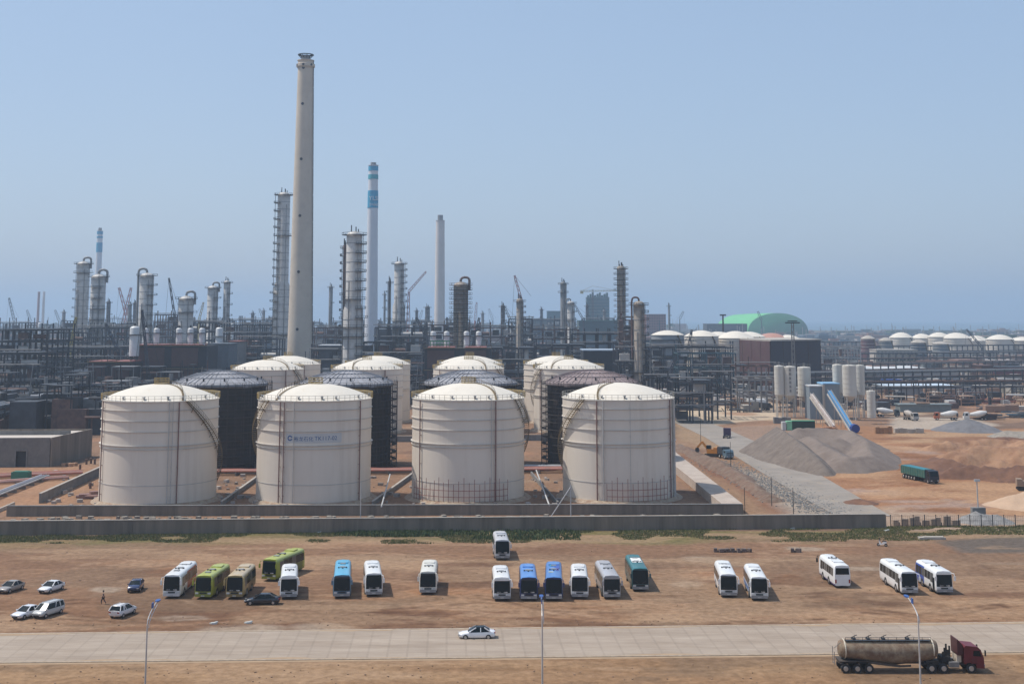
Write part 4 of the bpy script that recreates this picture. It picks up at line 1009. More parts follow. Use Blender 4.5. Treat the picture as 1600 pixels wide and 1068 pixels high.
# ================================================================ CARS
def car(label, c, ang, paint, L=4.5, W=1.8, H=1.45, kind='sedan', group='cars parked on the left of the lot', name='parked_car', roofglass=False):
    x, y = c
    t = empty(name, label, 'car', (x, y, 0), ang, group)
    pm = mat('car_paint_%s' % '_'.join('%d' % int(q * 100) for q in paint), paint, .25, var=.03, coat=.6)
    h = L / 2; bl = .92 if kind == 'sedan' else (1.0 if kind != 'van' else 1.05)
    # lower body: stations (x, bottom, shoulder height, half width)
    st = {'sedan': [(-h, .45, .82, .72), (-h + .15, .28, bl + .02, .84), (-h + .9, .22, bl + .05, .9), (-h + 1.6, .2, bl, .9), (.6, .2, bl - .02, .9), (h - 1.35, .22, bl - .06, .9), (h - .5, .25, .78, .86), (h - .08, .3, .66, .76), (h, .42, .56, .66)],
          'suv': [(-h, .5, 1.0, .76), (-h + .12, .34, bl, .86), (-h + .9, .3, bl + .02, .92), (.5, .28, bl, .92), (h - 1.2, .3, bl, .92), (h - .4, .32, .92, .88), (h - .06, .36, .78, .8), (h, .5, .68, .7)],
          'van': [(-h, .45, 1.0, .78), (-h + .1, .3, bl, .87), (-h + 1, .28, bl, .9), (.8, .28, bl, .9), (h - .95, .3, bl - .02, .9), (h - .35, .32, .9, .86), (h - .05, .36, .72, .78), (h, .5, .6, .7)]}
    st['hatch'] = st['suv']
    rings = []
    k = W / 1.84
    for (xx, zb, zs, hw) in st[kind]:
        hw *= k
        rings.append([(xx, 0, zb), (xx, -hw * .85, zb), (xx, -hw, zb + .15), (xx, -hw * 1.01, (zb + zs) / 2 + .05), (xx, -hw * .95, zs - .04), (xx, -hw * .8, zs + .02), (xx, 0, zs + .06),
                      (xx, hw * .8, zs + .02), (xx, hw * .95, zs - .04), (xx, hw * 1.01, (zb + zs) / 2 + .05), (xx, hw, zb + .15), (xx, hw * .85, zb)])
    MB().loft(rings).build('body', pm, t, smooth=50)
    # cabin
    cab = {'sedan': ((-h + .55, h - 1.25), (-h + 1.35, h - 2.15)), 'suv': ((-h + .12, h - 1.1), (-h + .5, h - 1.95)), 'van': ((-h + .08, h - .75), (-h + .25, h - 1.6)), 'hatch': ((-h + .15, h - 1.0), (-h + .7, h - 1.8))}[kind]
    (b0, b1), (r0, r1) = cab; yb, yr = .86 * k, .66 * k; zt = H
    B = [(b0, -yb, bl), (b1, -yb, bl - .02), (b1 + .12, 0, bl - .02), (b1, yb, bl - .02), (b0, yb, bl), (b0 - .05, 0, bl)]
    T = [(r0, -yr, zt - .05), (r1, -yr, zt - .05), (r1 + .06, 0, zt - .04), (r1, yr, zt - .05), (r0, yr, zt - .05), (r0 - .03, 0, zt - .04)]
    MB().loft([B, T]).build('window_glass', M_GLASS, t)
    rp = MB(); rp.loft([[(p[0], p[1] * 1.02, p[2] - .015) for p in T], [(p[0] * .96 + .04 * (r0 + r1) / 2, p[1] * .93, p[2] + .035) for p in T], [((p[0] - (r0 + r1) / 2) * .6 + (r0 + r1) / 2, p[1] * .6, zt + .02) for p in T]])
    rp.build('roof', M_GLASS if roofglass else pm, t, smooth=50)
    class pl:
        beam = staticmethod(lambda *a: MB().beam(*a).build('pillar', pm, t))
    for s in (-1, 1):
        pl.beam((b0, s * yb, bl), (r0, s * yr * 1.01, zt - .05), .10); pl.beam((b1, s * yb, bl), (r1, s * yr * 1.01, zt - .05), .09)
        mx = (b0 + b1) / 2 - .1; pl.beam((mx, s * yb * 1.01, bl), ((r0 + r1) / 2 - .05, s * yr * 1.03, zt - .05), .09)
        if kind != 'sedan': pl.beam((b0 + .9, s * yb * 1.01, bl), (r0 + .75, s * yr * 1.03, zt - .05), .12)
    for s in (-1, 1):
        wheel(t, h - .85, s * (W / 2 - .1), .32, .22); wheel(t, -h + .85, s * (W / 2 - .1), .32, .22)
        MB().box(h - .1, s * .62 * k, .66 if kind != 'sedan' else .6, .2, .34, .13).build('headlight', M_LAMP, t)
        MB().box(-h + .06, s * .64 * k, .82, .14, .3, .16).build('tail_light', M_TAIL, t)
        MB().box(b1 - .15, s * (W / 2 + .05), bl + .08, .16, .2, .14).build('wing_mirror', pm, t)
    MB().box(h + .0, 0, .42, .06, .9 * k, .16).build('grille', M_BLACK, t)
    if kind in ('suv', 'van'):
        for s in (-1, 1): MB().beam((r0 + .1, s * yr * .85, zt + .05), (r1 - .1, s * yr * .85, zt + .05), .04).build('roof_rail', M_CHROME, t)
    return t
car('grey-beige saloon car at the far left edge of the lot', G(17, 923), radians(254), (.30, .27, .24))
car('white saloon car, upper one of the pair left of the walking person', G(80, 923), radians(254), (.72, .72, .72))
car('white saloon car in front, beside the silver people carrier', G(42, 963), radians(248), (.70, .70, .73))
car('silver people carrier with pale bonnet beside a white saloon', G(75, 961), radians(250), (.50, .50, .48), L=4.7, H=1.75, kind='van')
car('dark blue small car between the person and the leftmost coach', G(212, 922), radians(274), (.02, .03, .09), L=4.0, W=1.75, H=1.5, kind='hatch')
car('white estate car with dark rear window facing away, near the left lamp post', G(192, 961), radians(75), (.68, .67, .68), L=4.4, H=1.6, kind='suv')
car('black saloon car parked side-on in front of the tan coach', G(410, 943), radians(183), (.008, .010, .018), L=4.8, H=1.45)
car('white saloon car with dark roof glass driving on the concrete road', G(745, 996.5), radians(180) + ROADROT * -1, (.78, .78, .79), L=4.5, group=None, name='driving_car', roofglass=True)

# ================================================================ CEMENT TANKER LORRY
def tanker():
    xr, yr_ = G(1311, 1051); xf, yf = G(1541, 1052)
    L = xf - xr; t = empty('tanker_lorry', 'dusty cement tanker lorry with a dark red cab, lower right by the road', 'lorry', (xr, (yr_ + yf) / 2 + 1.25, 0), 0)
    k = L / 16.2
    MT = mat('dusty_tank_paint', (.28, .22, .15), .8, var=.25, scale=.7, c2=(.15, .09, .055), mix=.55)
    MTL = mat('tank_end_paint', (.52, .46, .36), .6, var=.1, scale=.6)
    CAB = mat('dark_red_cab_paint', (.125, .010, .015), .45, var=.15, scale=1)
    FRM = mat('chassis_grime', (.07, .055, .045), .8, var=.3, scale=1)
    # belly-shaped pressure tank
    prof = [(.2, 2.1, .30, 2.75), (.35, 1.85, .8, 2.75), (.7, 1.7, 1.08, 2.7), (1.5, 1.6, 1.18, 2.62), (3.2, 1.32, 1.22, 2.5), (5.0, 1.05, 1.23, 2.40), (5.8, .98, 1.23, 2.36), (7, 1.1, 1.23, 2.42), (8.8, 1.38, 1.2, 2.52), (9.7, 1.55, 1.1, 2.6), (10.1, 1.85, .8, 2.7), (10.2, 2.2, .3, 2.75)]
    rings = []
    for (x, zb, hw, zc) in prof:
        zt = 3.62 if .5 < x < 9.8 else (3.4 if .3 < x < 10.15 else 3.1)
        zt -= .2; zb -= .3; hw *= 1.1; x *= 1.105
        hh = (zt - zb) / 2; c = (zt + zb) / 2
        rings.append([(x * k, hw * cos(2 * pi * i / 24), c + hh * sin(2 * pi * i / 24)) for i in range(24)])
    tk = MB().loft(rings).build('tank', MT, t, smooth=60)
    for x in (.75, 9.6):
        MB().lathe([(1.30, -.08), (1.34, 0), (1.30, .08)], 28).build('end_flange', MTL, tk)
        o = scene.collection.objects[-1]; o.rotation_euler = (0, radians(90), 0); o.location = (x * 1.105 * k, 0, 2.38); o.scale = (.80, .96, 1)
    hd = MB(); hd.beam((.9 * k, -.55, 3.38), (10.4 * k, -.55, 3.38), .5, .05)
    for i in range(11):
        x = (.9 + i * .95) * k; hd.beam((x, -.8, 3.38), (x, -.8, 3.75), .04)
    hd.beam((.9 * k, -.8, 3.75), (10.4 * k, -.8, 3.75), .04); hd.build('catwalk', M_STEELB, tk)
    for x in (2.0, 3.6, 5.3, 8.0):
        h_ = MB(); h_.tube((x * k, 0, 3.25), (x * k, 0, 3.5), .26, .26, 12); h_.beam((x * k - .3, 0, 3.55), (x * k + .4, 0, 3.85), .06); h_.beam((x * k + .1, 0, 3.45), (x * k + .1, 0, 3.8), .05); h_.build('hatch', M_STEELB, tk)
    fr = MB(); fr.box(4.9 * k, 0, .98, 9.4 * k, .9, .24); fr.box(1.7 * k, 0, 1.25, 3.2 * k, 2.3, .07)
    for x in (.3, 3.3): fr.box(x * k, 0, 1.12, .2, 2.2, .3)
    for x in (2.6, 7.6, 9): fr.box(x * k, 0, 1.35, .25, 1.2, .6)
    fr.beam((3.4 * k, -1.1, 1.15), (6.8 * k, -1.1, .75), .12, .25); fr.beam((6.8 * k, -1.1, .75), (8 * k, -1.1, .8), .12, .2)
    fr.build('trailer_frame', FRM, t)
    ld = MB()
    for z in (1.0, 1.4, 1.8): ld.beam((-.35, -.7, z), (-.35, .1, z), .05)
    ld.beam((-.35, -.7, .8), (-.35, -.7, 2.2), .06); ld.beam((-.35, .1, .8), (-.35, .1, 2.6), .06); ld.beam((-.35, -.7, 2.6), (.4, -.7, 3.2), .05); ld.build('rear_ladder', M_STEELL, t)
    for x in (.75, 2.05, 3.35):
        for s in (-1, 1): wheel(t, x * k, s * 1.05, .5, .42)
    # tractor
    fx = L
    ch = MB(); ch.box(fx - 3.9, 0, .85, 6.2, .9, .26); ch.box(fx - 5.6, 0, 1.1, 1.4, 1.0, .2); ch.build('tractor_chassis', FRM, t)
    for x in (fx - 5.95, fx - 4.6):
        for s in (-1, 1): wheel(t, x, s * 1.02, .52, .46)
    for s in (-1, 1): wheel(t, fx - 1.55, s * 1.08, .52, .3)
    cb = MB(); ringsc = []
    pc = [(fx - 2.3, 1.0), (fx - 2.3, 2.7), (fx - 2.1, 2.95), (fx - .75, 2.82), (fx - .42, 2.5), (fx - .12, 1.65), (fx - .06, .5), (fx - .95, .55), (fx - .98, .98), (fx - 1.1, 1.12), (fx - 2.0, 1.12), (fx - 2.1, 1.0)]
    cb.side(pc, -1.2, 1.2); cab = cb.build('cab', CAB, t, smooth=30)
    wsx = MB().quad([(fx - .13, -1.05, 1.72), (fx - .13, 1.05, 1.72), (fx - .405, 1.0, 2.45), (fx - .405, -1.0, 2.45)]).build('windscreen', M_GLASS, cab)
    for s in (-1, 1):
        q = [(fx - 1.3, s * 1.212, 1.85), (fx - .35, s * 1.212, 1.8), (fx - .58, s * 1.212, 2.4), (fx - 1.25, s * 1.212, 2.42)]
        MB().quad(q if s < 0 else q[::-1]).build('side_window', M_GLASS, cab)
        MB().box(fx + .0, s * 1.35, 2.2, .12, .22, .6).build('wing_mirror', M_BLACK, cab)
        MB().box(fx - .02, s * .9, .8, .1, .35, .2).build('headlight', M_LAMP, cab)
        MB().box(fx - 1.2, s * 1.215, 1.3, .7, .02, .5).build('door_panel', mat('dark_cab_trim', (.10, .01, .014), .5), cab)
    MB().side([(fx - 3.0, 1.9), (fx - 3.0, 3.55), (fx - 2.92, 3.6), (fx - 2.35, 2.95), (fx - 2.45, 1.9)], -1.12, 1.12).build('wind_deflector', mat('dark_deflector', (.05, .008, .01), .5), cab)
    MB().box(fx - 2.75, 0, 1.55, .5, 1.6, .9).build('air_tank', mat('cream_part', (.5, .42, .33), .6), t)
    cp = MB()
    for i in range(5): cp.tube((fx - 4.5 + i * .28, -.7 + i * .3, 1.2), (fx - 4.5 + i * .28, -.7 + i * .3, 2.2 + (i % 3) * .35), .11, .11, 8)
    cp.box(fx - 4.2, 0, 1.35, 1.0, 1.6, .6); cp.build('blower', M_BLACK, t)
    for s in (-1, 1): MB().box(fx - 3.4, s * .9, .9, 1.1, .5, .55).build('fuel_tank', M_STEELL, t)
tanker()

# ================================================================ STREET LAMPS
def lamp(label, px, ybase, ytop, side):
    x, y = G(px, ybase); H = ZA(ytop, y); t = empty('street_lamp', label, 'street lamp', (x, y, 0), 0, 'street lamps along the near side of the road')
    MB().tube((0, 0, 0), (0, 0, H), .11, .07, 12).build('pole', M_POLE, t, smooth=40)
    a = MB(); pts = []
    for i in range(9):
        u = i / 8; pts.append((0, 3.4 * u ** 1.5, H + 1.6 * u ** .7 - .0))
    a.path(pts, .05, 8); a.path([(p[0] + .16, p[1] * .92, p[2] - .35 + .1 * i / 8) for i, p in enumerate(pts)], .035, 6)
    for i in (2, 4, 6): a.beam(pts[i], (pts[i][0] + .16, pts[i][1] * .92, pts[i][2] - .3), .04)
    a.build('lamp_arm', M_POLE, t)
    hd = MB(); e = pts[-1]
    hd.loft([[(s * w, e[1] + yy, e[2] + z) for s, z in ((-1, -.06), (1, -.06), (1, .08), (-1, .08))] for yy, w in ((-.1, .10), (.15, .2), (.8, .22), (1.05, .12))])
    hd.build('lamp_head', M_BLUE, t)
    MB().box(0, 0, .3, .4, .4, .6).build('pole_base', M_CONC, t)
    bx = MB(); bx.box(0, 1.9, H + 1.55, .1, .6, .5); bx.build('arm_bracket', M_BLUE, t)
lamp('street lamp on the left with blue head, in front of the road', 226, 1092, 975, 1)
lamp('street lamp in the middle, its blue head between the two blue coaches', 847.5, 1092, 968, 0)
lamp('street lamp on the right, its pole crossing the cement tanker', 1439.5, 1092, 968, -1)

# ================================================================ PERSON
def figure(label, x, y, ang, top, legs, walk=.25, scale=1.0):
    J = [(0, 0, .95), (0, 0, 1.2), (0, 0, 1.42), (.01, 0, 1.52), (.02, 0, 1.66), (0, .2, 1.40), (-.05, .27, 1.12), (.08, .26, .88), (0, -.2, 1.40), (.08, -.27, 1.13), (.22, -.25, .90),
         (.02, .1, .9), (walk, .1, .5), (walk * .8, .1, .07), (walk * .8 + .18, .11, .04), (-.02, -.1, .9), (-walk * .5, -.1, .5), (-walk * 1.6, -.1, .1), (-walk * 1.6 + .16, -.1, .05)]
    E = [(0, 1), (1, 2), (2, 3), (3, 4), (2, 5), (5, 6), (6, 7), (2, 8), (8, 9), (9, 10), (0, 11), (11, 12), (12, 13), (13, 14), (0, 15), (15, 16), (16, 17), (17, 18)]
    Rr = [.15, .14, .16, .065, .115, .075, .055, .04, .075, .055, .04, .11, .075, .05, .045, .11, .075, .05, .045]
    def skin(name, idx, grow, m, par=None):
        me = bpy.data.meshes.new(name); mp = {j: i for i, j in enumerate(idx)}
        me.from_pydata([J[j] for j in idx], [(mp[a], mp[b]) for a, b in E if a in mp and b in mp], [])
        me.materials.append(m)
        o = bpy.data.objects.new(name, me); scene.collection.objects.link(o)
        sk = o.modifiers.new('skin', 'SKIN')
        if not me.skin_vertices: 
            pass
        for i, j in enumerate(idx):
            me.skin_vertices[0].data[i].radius = (Rr[j] * grow, Rr[j] * grow * (1.0))
        me.skin_vertices[0].data[0].use_root = True
        ss = o.modifiers.new('sub', 'SUBSURF'); ss.levels = 1; ss.render_levels = 1
        if par: o.parent = par
        return o
    return J, E, Rr, skin
def person(label, c, ang, topc, legc):
    t = empty('person', label, 'person', (c[0], c[1], 0), ang)
    J, E, Rr, _ = figure('', 0, 0, 0, None, None)
    def body(name, idx, grow, m):
        me = bpy.data.meshes.new(name); mp = {j: i for i, j in enumerate(idx)}
        me.from_pydata([J[j] for j in idx], [(mp[a], mp[b]) for a, b in E if a in mp and b in mp], [])
        me.materials.append(m); o = bpy.data.objects.new(name, me); scene.collection.objects.link(o)
        o.modifiers.new('skin', 'SKIN'); me.attributes
        if len(me.skin_vertices) == 0:
            import bmesh
            bm = bmesh.new(); bm.from_mesh(me); bm.verts.layers.skin.verify(); bm.to_mesh(me); bm.free()
        for i, j in enumerate(idx):
            d = me.skin_vertices[0].data[i]; d.radius = (Rr[j] * grow, Rr[j] * grow); d.use_root = (i == 0)
        ss = o.modifiers.new('sub', 'SUBSURF'); ss.levels = 1; ss.render_levels = 1
        o.parent = t
        return o
    body('body', list(range(19)), .92, M_SKIN)
    body('jacket', [1, 2, 5, 6, 8, 9], 1.12, topc)
    body('trousers', [0, 11, 12, 13, 15, 16, 17], 1.12, legc)
    h = MB(); h.lathe([(.01, 1.86), (.07, 1.84), (.11, 1.78), (.12, 1.70), (.10, 1.64)], 12); h.build('hair', M_BLACK, t, smooth=60)
person('person in dark clothes walking between the parked cars on the left', G(161, 943), radians(200), M_CLOTH, mat('dark_trousers', (.02, .02, .025), .9))

# ================================================================ MOTOR SCOOTER
def scooter():
    x, y = G(1379, 853); t = empty('motor_scooter', 'white motor scooter with dark front parked near the grass', 'scooter', (x, y, 0), radians(150))
    MB().loft([[(-.7, s * .12, z) for s, z in ((-1, .6), (1, .6), (1, .85), (-1, .85))], [(-.2, s * .18, z) for s, z in ((-1, .35), (1, .35), (1, .8), (-1, .8))], [(.25, s * .16, z) for s, z in ((-1, .25), (1, .25), (1, .38), (-1, .38))],
               [(.55, s * .16, z) for s, z in ((-1, .3), (1, .3), (1, 1.0), (-1, 1.0))]]).build('body', mat('scooter_white', (.7, .7, .7), .4), t)
    MB().box(-.3, 0, .9, .7, .26, .12).build('seat', M_BLACK, t)
    hb = MB(); hb.beam((.5, 0, .5), (.42, 0, 1.15), .08); hb.beam((.42, -.35, 1.15), (.42, .35, 1.15), .05); hb.box(.52, 0, 1.3, .04, .3, .4); hb.build('handlebar', M_BLACK, t)
    wheel(t, .7, .001, .26, .14); wheel(t, -.6, .001, .26, .14)
scooter()
# small things on the lot
for k, (px, n, lb) in enumerate([(1149, 7, 'row of dark concrete blocks lying behind the pair of white coaches'), (1247, 2, 'two dark concrete blocks near the pale puddle')]):
    x, y = G(px, 862); o = MB()
    for i in range(n): o.box((i - n / 2) * .95, rnd.uniform(-.3, .3), .33, rnd.uniform(.4, .85), .7, rnd.uniform(.45, .7), rnd.uniform(-.6, .6))
    for i in range(n - 1): o.box((i - n / 2 + .5) * .95, 0, .15, .5, .4, .25)
    tag(o.build('concrete_blocks', mat('dark_blocks', (.13, .10, .09), .9, var=.3, scale=1), None, (x, y, 0)), lb, 'blocks')
x, y = G(1456, 842); tag(MB().box(0, 0, .2, 4.6, 1.4, .4).box(.3, 0, .45, 3.6, 1.1, .1).build('concrete_slab', M_CONCL, None, (x, y, 0)), 'pale concrete slab lying in the grass on the right', 'slab')
for px, py, lb in [(499, 832, 'pale blue scrap lying on the grass left of the weeds'), (1386, 829, 'pale broken block at the right end of the boundary wall'), (1238, 826, 'white litter lying under the boundary wall, right'), (335, 974, 'pale stone at the puddle edge, left one'), (389, 973, 'pale stone at the puddle edge, right one')]:
    x, y = G(px, py); o = MB(); o.box(0, 0, .1, .7, .45, .2, .3); o.box(.25, .05, .22, .35, .3, .12, .8); o.box(-.4, .1, .07, .4, .3, .14, 1)
    tag(o.build('scrap_pile', mat('pale_scrap', (.5, .52, .5), .8, var=.2), None, (x, y, 0)), lb, 'scrap')
def stones(): return G(rnd.uniform(0, 1600), rnd.choice([rnd.uniform(965, 982), rnd.uniform(850, 975), rnd.uniform(1038, 1068)]))
debris('pebbles', 'small stones and clods scattered over the dirt lot', 'pebbles', 420, stones, .06, .2, mat('clods', (.26, .17, .11), .95, var=.4, scale=.2))
# ================================================================ PROCESS PLANT HELPERS
def XT(px, ytop, Y): return XA(px, Y, ZA(ytop, Y))
def mpp(Y): return Y / FPX
def tower(label, px, w, ytop, Y, m=None, plat='r', loop=None, lower=None, nplat=None, group=None, taper=1.0, dense=False):
    z = ZA(ytop, Y); x = XT(px, ytop, Y); R = w / 2 * mpp(Y) * 1.02; m = m or M_CLAD
    t = empty('column_tower', label, 'process tower', (x, Y, 0), 0, group)
    R2 = R; zs = 0
    if lower: zs = ZA(lower[0], Y); R2 = lower[1] / 2 * mpp(Y) * 1.02
    prof = [(R2 * 1.15, 0), (R2 * 1.02, 4), (R2, 4.1)]
    if lower: prof += [(R2, zs - R2 * .7), (R, zs)]
    zt = z - R * .55
    prof += [(R, zt)] + [(R * cos(a), zt + R * .55 * sin(a)) for a in (.4, .8, 1.2, 1.5)]
    MB().lathe(prof, 28).build('shell', m, t, smooth=40)
    if R > 1.5:                                     # cladding seam bands
        g = MB(); zz = 6
        while zz < zt: 
            rr = R2 if zz < zs - R2 * .7 else R
            if not (zs - R2 * .8 < zz < zs + 1): g.lathe([(rr + .002, zz), (rr + .12, zz + .02), (rr + .12, zz + .3), (rr + .002, zz + .32)], 24)
            zz += 4.6
        g.build('cladding_band', M_GREY, t)
    n = int((nplat or max(3, int(z / 9))) * 1.35); r2 = random.Random(int(px * 7))
    for i in range(n):
        zz = 8 + (z - 10) * i / (n - 1) if n > 1 else z - 2
        rr = R2 if zz < zs - R2 * .7 else R
        full = dense or i == n - 1 or r2.random() < .2
        a0, a1 = (0, 2 * pi) if full else {'r': (-1.3, .9), 'l': (pi - .9, pi + 1.3), 'f': (-2.4, -.7)}[plat]
        g = MB(); W = 1.3 + .25 * R
        g.lathe([(rr + .13, zz), (rr + W, zz), (rr + W, zz + .22), (rr + .13, zz + .22)], 20, a0=a0, a1=a1)
        P = [((rr + W) * cos(a0 + (a1 - a0) * k / 10), (rr + W) * sin(a0 + (a1 - a0) * k / 10)) for k in range(11)]
        for a, b in zip(P[:-1], P[1:]):
            g.beam((a[0], a[1], zz + 1.2), (b[0], b[1], zz + 1.2), .12); g.beam((a[0], a[1], zz + .2), (a[0], a[1], zz + 1.2), .12)
        g.build('platform', M_RUST if (r2.random() < .3 and m is M_TOWN) else M_STEELB, t)
    aa = {'r': -.5, 'l': pi + .5, 'f': -1.2}[plat]
    g = MB(); rx = max(R, R2) + .5
    for s in (-.06, .06): g.beam((rx * cos(aa + s), rx * sin(aa + s), 1), (rx * cos(aa + s), rx * sin(aa + s), z - 1), .14)
    for k in range(int(z / 3)): g.beam((rx * cos(aa - .06), rx * sin(aa - .06), 2 + k * 3), (rx * cos(aa + .06), rx * sin(aa + .06), 2 + k * 3), .1)
    g.build('ladder', M_STEELB, t)
    for a, rr in ((-1.9, .5), (-1.1, .35)):
        MB().tube(((max(R, R2) + rr) * cos(a), (max(R, R2) + rr) * sin(a), 3), ((max(R, R2) + rr) * cos(a), (max(R, R2) + rr) * sin(a), z * (.7 if rr > .4 else .93)), rr * .6, rr * .6, 8).build('down_pipe', M_STEELL, t)
    if loop:
        s = 1 if loop == 'r' else -1; rp = max(.35, R * .17); pts = []
        cx = R * .6
        for k in range(9):
            a = pi - pi * k / 8; pts.append((s * (cx + cx * cos(a)), -.3, z + rp + .3 + cx * .6 * sin(a)))
        pts = [(0, -.3, z - .5)] + pts + [(s * 2 * cx * 1.0, -.3, z - R * 1.2)]
        if s * 2 * cx < R + rp: pts = pts[:-1] + [(s * (R + rp + .3), -.3, z - .5), (s * (R + rp + .3), -.3, z * .45)]
        MB().path(pts, rp, 10).build('overhead_pipe', M_STEELL if m is not M_TOWN else M_RUST, t, smooth=50)
    else:
        g = MB()
        for k in range(5): a = k * 1.3; g.tube((R * .5 * cos(a), R * .5 * sin(a), z - .3), (R * .5 * cos(a), R * .5 * sin(a), z + 1 + k % 3), .25, .25, 6)
        g.build('top_nozzle', M_STEELB, t)
    return t
PT = 'process towers of the refinery'
tower('tall silver tower at the far left, just left of the small blue and white chimney', 131, 19, 408, 950, plat='l', loop='r', nplat=9)
tower('silver tower standing directly below the small blue and white chimney', 154.5, 22, 428, 930, plat='f', loop='r', nplat=7)
tower('silver tower left of the long thin crane boom, pipe loop on its left', 230, 21, 426, 900, plat='r', loop='l', nplat=8)
tower('shorter silver tower with pipes looping over both sides, above the brown block', 291.5, 22, 462, 850, plat='l', loop='r', nplat=5)
tower('silver tower, the wider of the two left of the big grey chimney', 333, 16, 446, 1000, plat='r', loop='r', nplat=6)
tower('slim silver tower, the right one of the two left of the big grey chimney', 355, 10, 438, 1000, plat='r', nplat=6)
tower('very tall silver tower right behind the big grey chimney, platforms on its left', 444, 19, 300, 830, plat='l', lower=(440, 25), nplat=17)
tower('tall silver tower between the big grey chimney and the blue-banded one', 554, 24, 361, 640, plat='r', lower=(474, 30), nplat=13)
tower('slim reddish tower tight against the left side of the tall silver tower', 539, 5, 382, 650, m=M_RUST, plat='l', nplat=14)
tower('silver tower with platforms on its right, right of the blue-banded chimney', 624, 15, 408, 880, plat='r', lower=(472, 19), nplat=13)
tower('slim dark companion tower left of the silver tower by the red crane', 609, 4.5, 438, 890, m=M_STEEL, plat='l', nplat=8)
tower('brown scaffolded tower with a pipe looping over its right, right of the grey chimney', 720, 22, 440, 690, m=M_TOWN, plat='r', loop='r', nplat=16, dense=True)
tower('brown and silver tower under the slanting thin crane boom', 812, 10, 466, 800, m=M_TOWN, plat='r', nplat=10)
tower('thin dark tower left of the one under the slanting boom', 785.5, 6, 476, 1100, m=M_STEEL, plat='r', nplat=6)
tower('slim greenish grey tower left of the blue-netted high-rise', 880, 9, 440, 1000, m=M_STEELL, plat='r', nplat=8)
tower('short silver tower beside the slim greenish one', 891.5, 11, 470, 950, m=M_CLAD, plat='r', loop='l', nplat=6)
tower('tall brown-topped tower right of the blue-netted high-rise', 970, 12.5, 415, 780, m=M_TOWN, plat='r', nplat=15, dense=True)
tower('brown tower with a big pipe arching over to its left, rightmost of the towers', 998, 17, 470, 600, m=M_TOWN, plat='r', loop='l', nplat=9)
tower('thin distant tower right of the big grey chimney', 517, 5.5, 446, 1300, m=M_STEELL, plat='r', nplat=4)
tower('thin distant tower left of the plain grey chimney', 668, 7, 478, 1500, m=M_STEEL, plat='r', nplat=4)
for k, (px, w, yt, Y) in enumerate([(601, 3, 458, 1400), (651, 4, 484, 1500), (754, 4, 488, 1700), (917, 4, 476, 1500), (1045, 3, 476, 1600), (170, 6, 470, 1300), (203, 6, 474, 1300), (211, 5, 472, 1350), (100, 5, 486, 1700), (395, 5, 488, 1600), (412, 4, 484, 1700), (846, 4, 482, 1600), (944, 4, 484, 1500)]):
    tower('small distant process column in the hazy skyline of the plant', px, w, yt, Y, m=M_STEEL if k % 2 else M_STEELL, plat='r', nplat=4, group='small distant columns')
# ---------------------------------------------------------------- chimneys
def chimney(label, px, ytop, wt, wb, Y, m, bands=None, holes=False, flue=True, yb=545):
    z = ZA(ytop, Y); x = XT(px, ytop, Y); Rt = wt / 2 * mpp(Y); Rb = wb / 2 * mpp(Y)
    zr = ZA(yb, Y)
    Rb = Rt + (Rb - Rt) * z / (z - zr)
    t = empty('chimney', label, 'chimney', (x, Y, 0))
    hf = 5 * mpp(Y) * (9 if not bands else 5) / 5 if flue else 0
    zs = z - (hf if flue else 0)
    ks = [0, .1, .25, .45, .7, 1]
    prof = [(Rb + (Rt - Rb) * k ** .9, zs * k) for k in ks] + [(Rt + .5, zs - 3 if 0 else zs + .02), (Rt + .5, zs + .4), (Rt * .8, zs + .5)]
    MB().lathe(prof, 48).build('shaft', m, t, smooth=40)
    def Rz(zz): return Rb + (Rt - Rb) * (zz / zs) ** .9
    if flue:
        f = MB().lathe([(Rt * .62, zs), (Rt * .62, z), (Rt * .5, z + .01)], 28).build('flue', M_GREY, t, smooth=40)
    if bands:
        for y0, y1, bm in bands:
            z1, z0 = min(ZA(y0, Y), zs - .1), ZA(y1, Y)
            MB().lathe([(Rz(z0) + .03, z0), (Rz(z0) + .25, z0 + .01), (Rz(z1) + .25, z1 - .01), (Rz(z1) + .03, z1)], 40).build('painted_band', bm, t, smooth=40)
    if holes:
        g = MB(); g.lathe([(Rt * .95, z + .1), (Rt * 1.05, z + .1), (Rt * 1.05, z + .6), (Rt * .6, z + .6)], 28)
        for k in range(10): a = k * .628; g.beam((Rt * .62 * cos(a), Rt * .62 * sin(a), z - 1.6), (Rt * cos(a), Rt * sin(a), z + .2), .3)
        g.build('top_platform', M_STEELB, t)
        g = MB(); g.lathe([(Rt + .1, zs - 4.5), (Rt + 1.0, zs - 3.5), (Rt + 1.0, zs - 2), (Rt + .1, zs - 1.6)], 36); g.build('corbel', m, t, smooth=30)
        for yy in (108, 164, 250, 338, 425, 514):
            zz = ZA(yy, Y); a = FR + .0; o = MB(); r = Rz(zz)
            o.tube((r * cos(a) * .0 - .6, -r - .15, zz), (-.6, -r + .8, zz), .85, .85, 12); o.build('window_hole', M_STEELB, t)
        for aa in (-1.0, .8, -.1):
            zz = zs - 2.8; r = Rt + 1.02; a = FR + aa; o = MB(); o.tube((r * cos(a) * 1.02, r * sin(a) * 1.02, zz), (r * cos(a) * .9, r * sin(a) * .9, zz), .7, .7, 10); o.build('window_hole', M_STEELB, t)
        l = MB(); a = FR + 1.35
        for s in (-.03, .03):
            for k in range(12):
                z0, z1 = zs * k / 12, zs * (k + 1) / 12 - .3
                l.beam(((Rz(z0) + .5) * cos(a + s), (Rz(z0) + .5) * sin(a + s), z0), ((Rz(z1) + .5) * cos(a + s), (Rz(z1) + .5) * sin(a + s), z1), .2)
        l.build('ladder', M_STEELB, t)
    return t
M_BAND = mat('sky_blue_band', (.045, .33, .52), .6); M_BANDW = mat('white_band', (.72, .72, .72), .6)
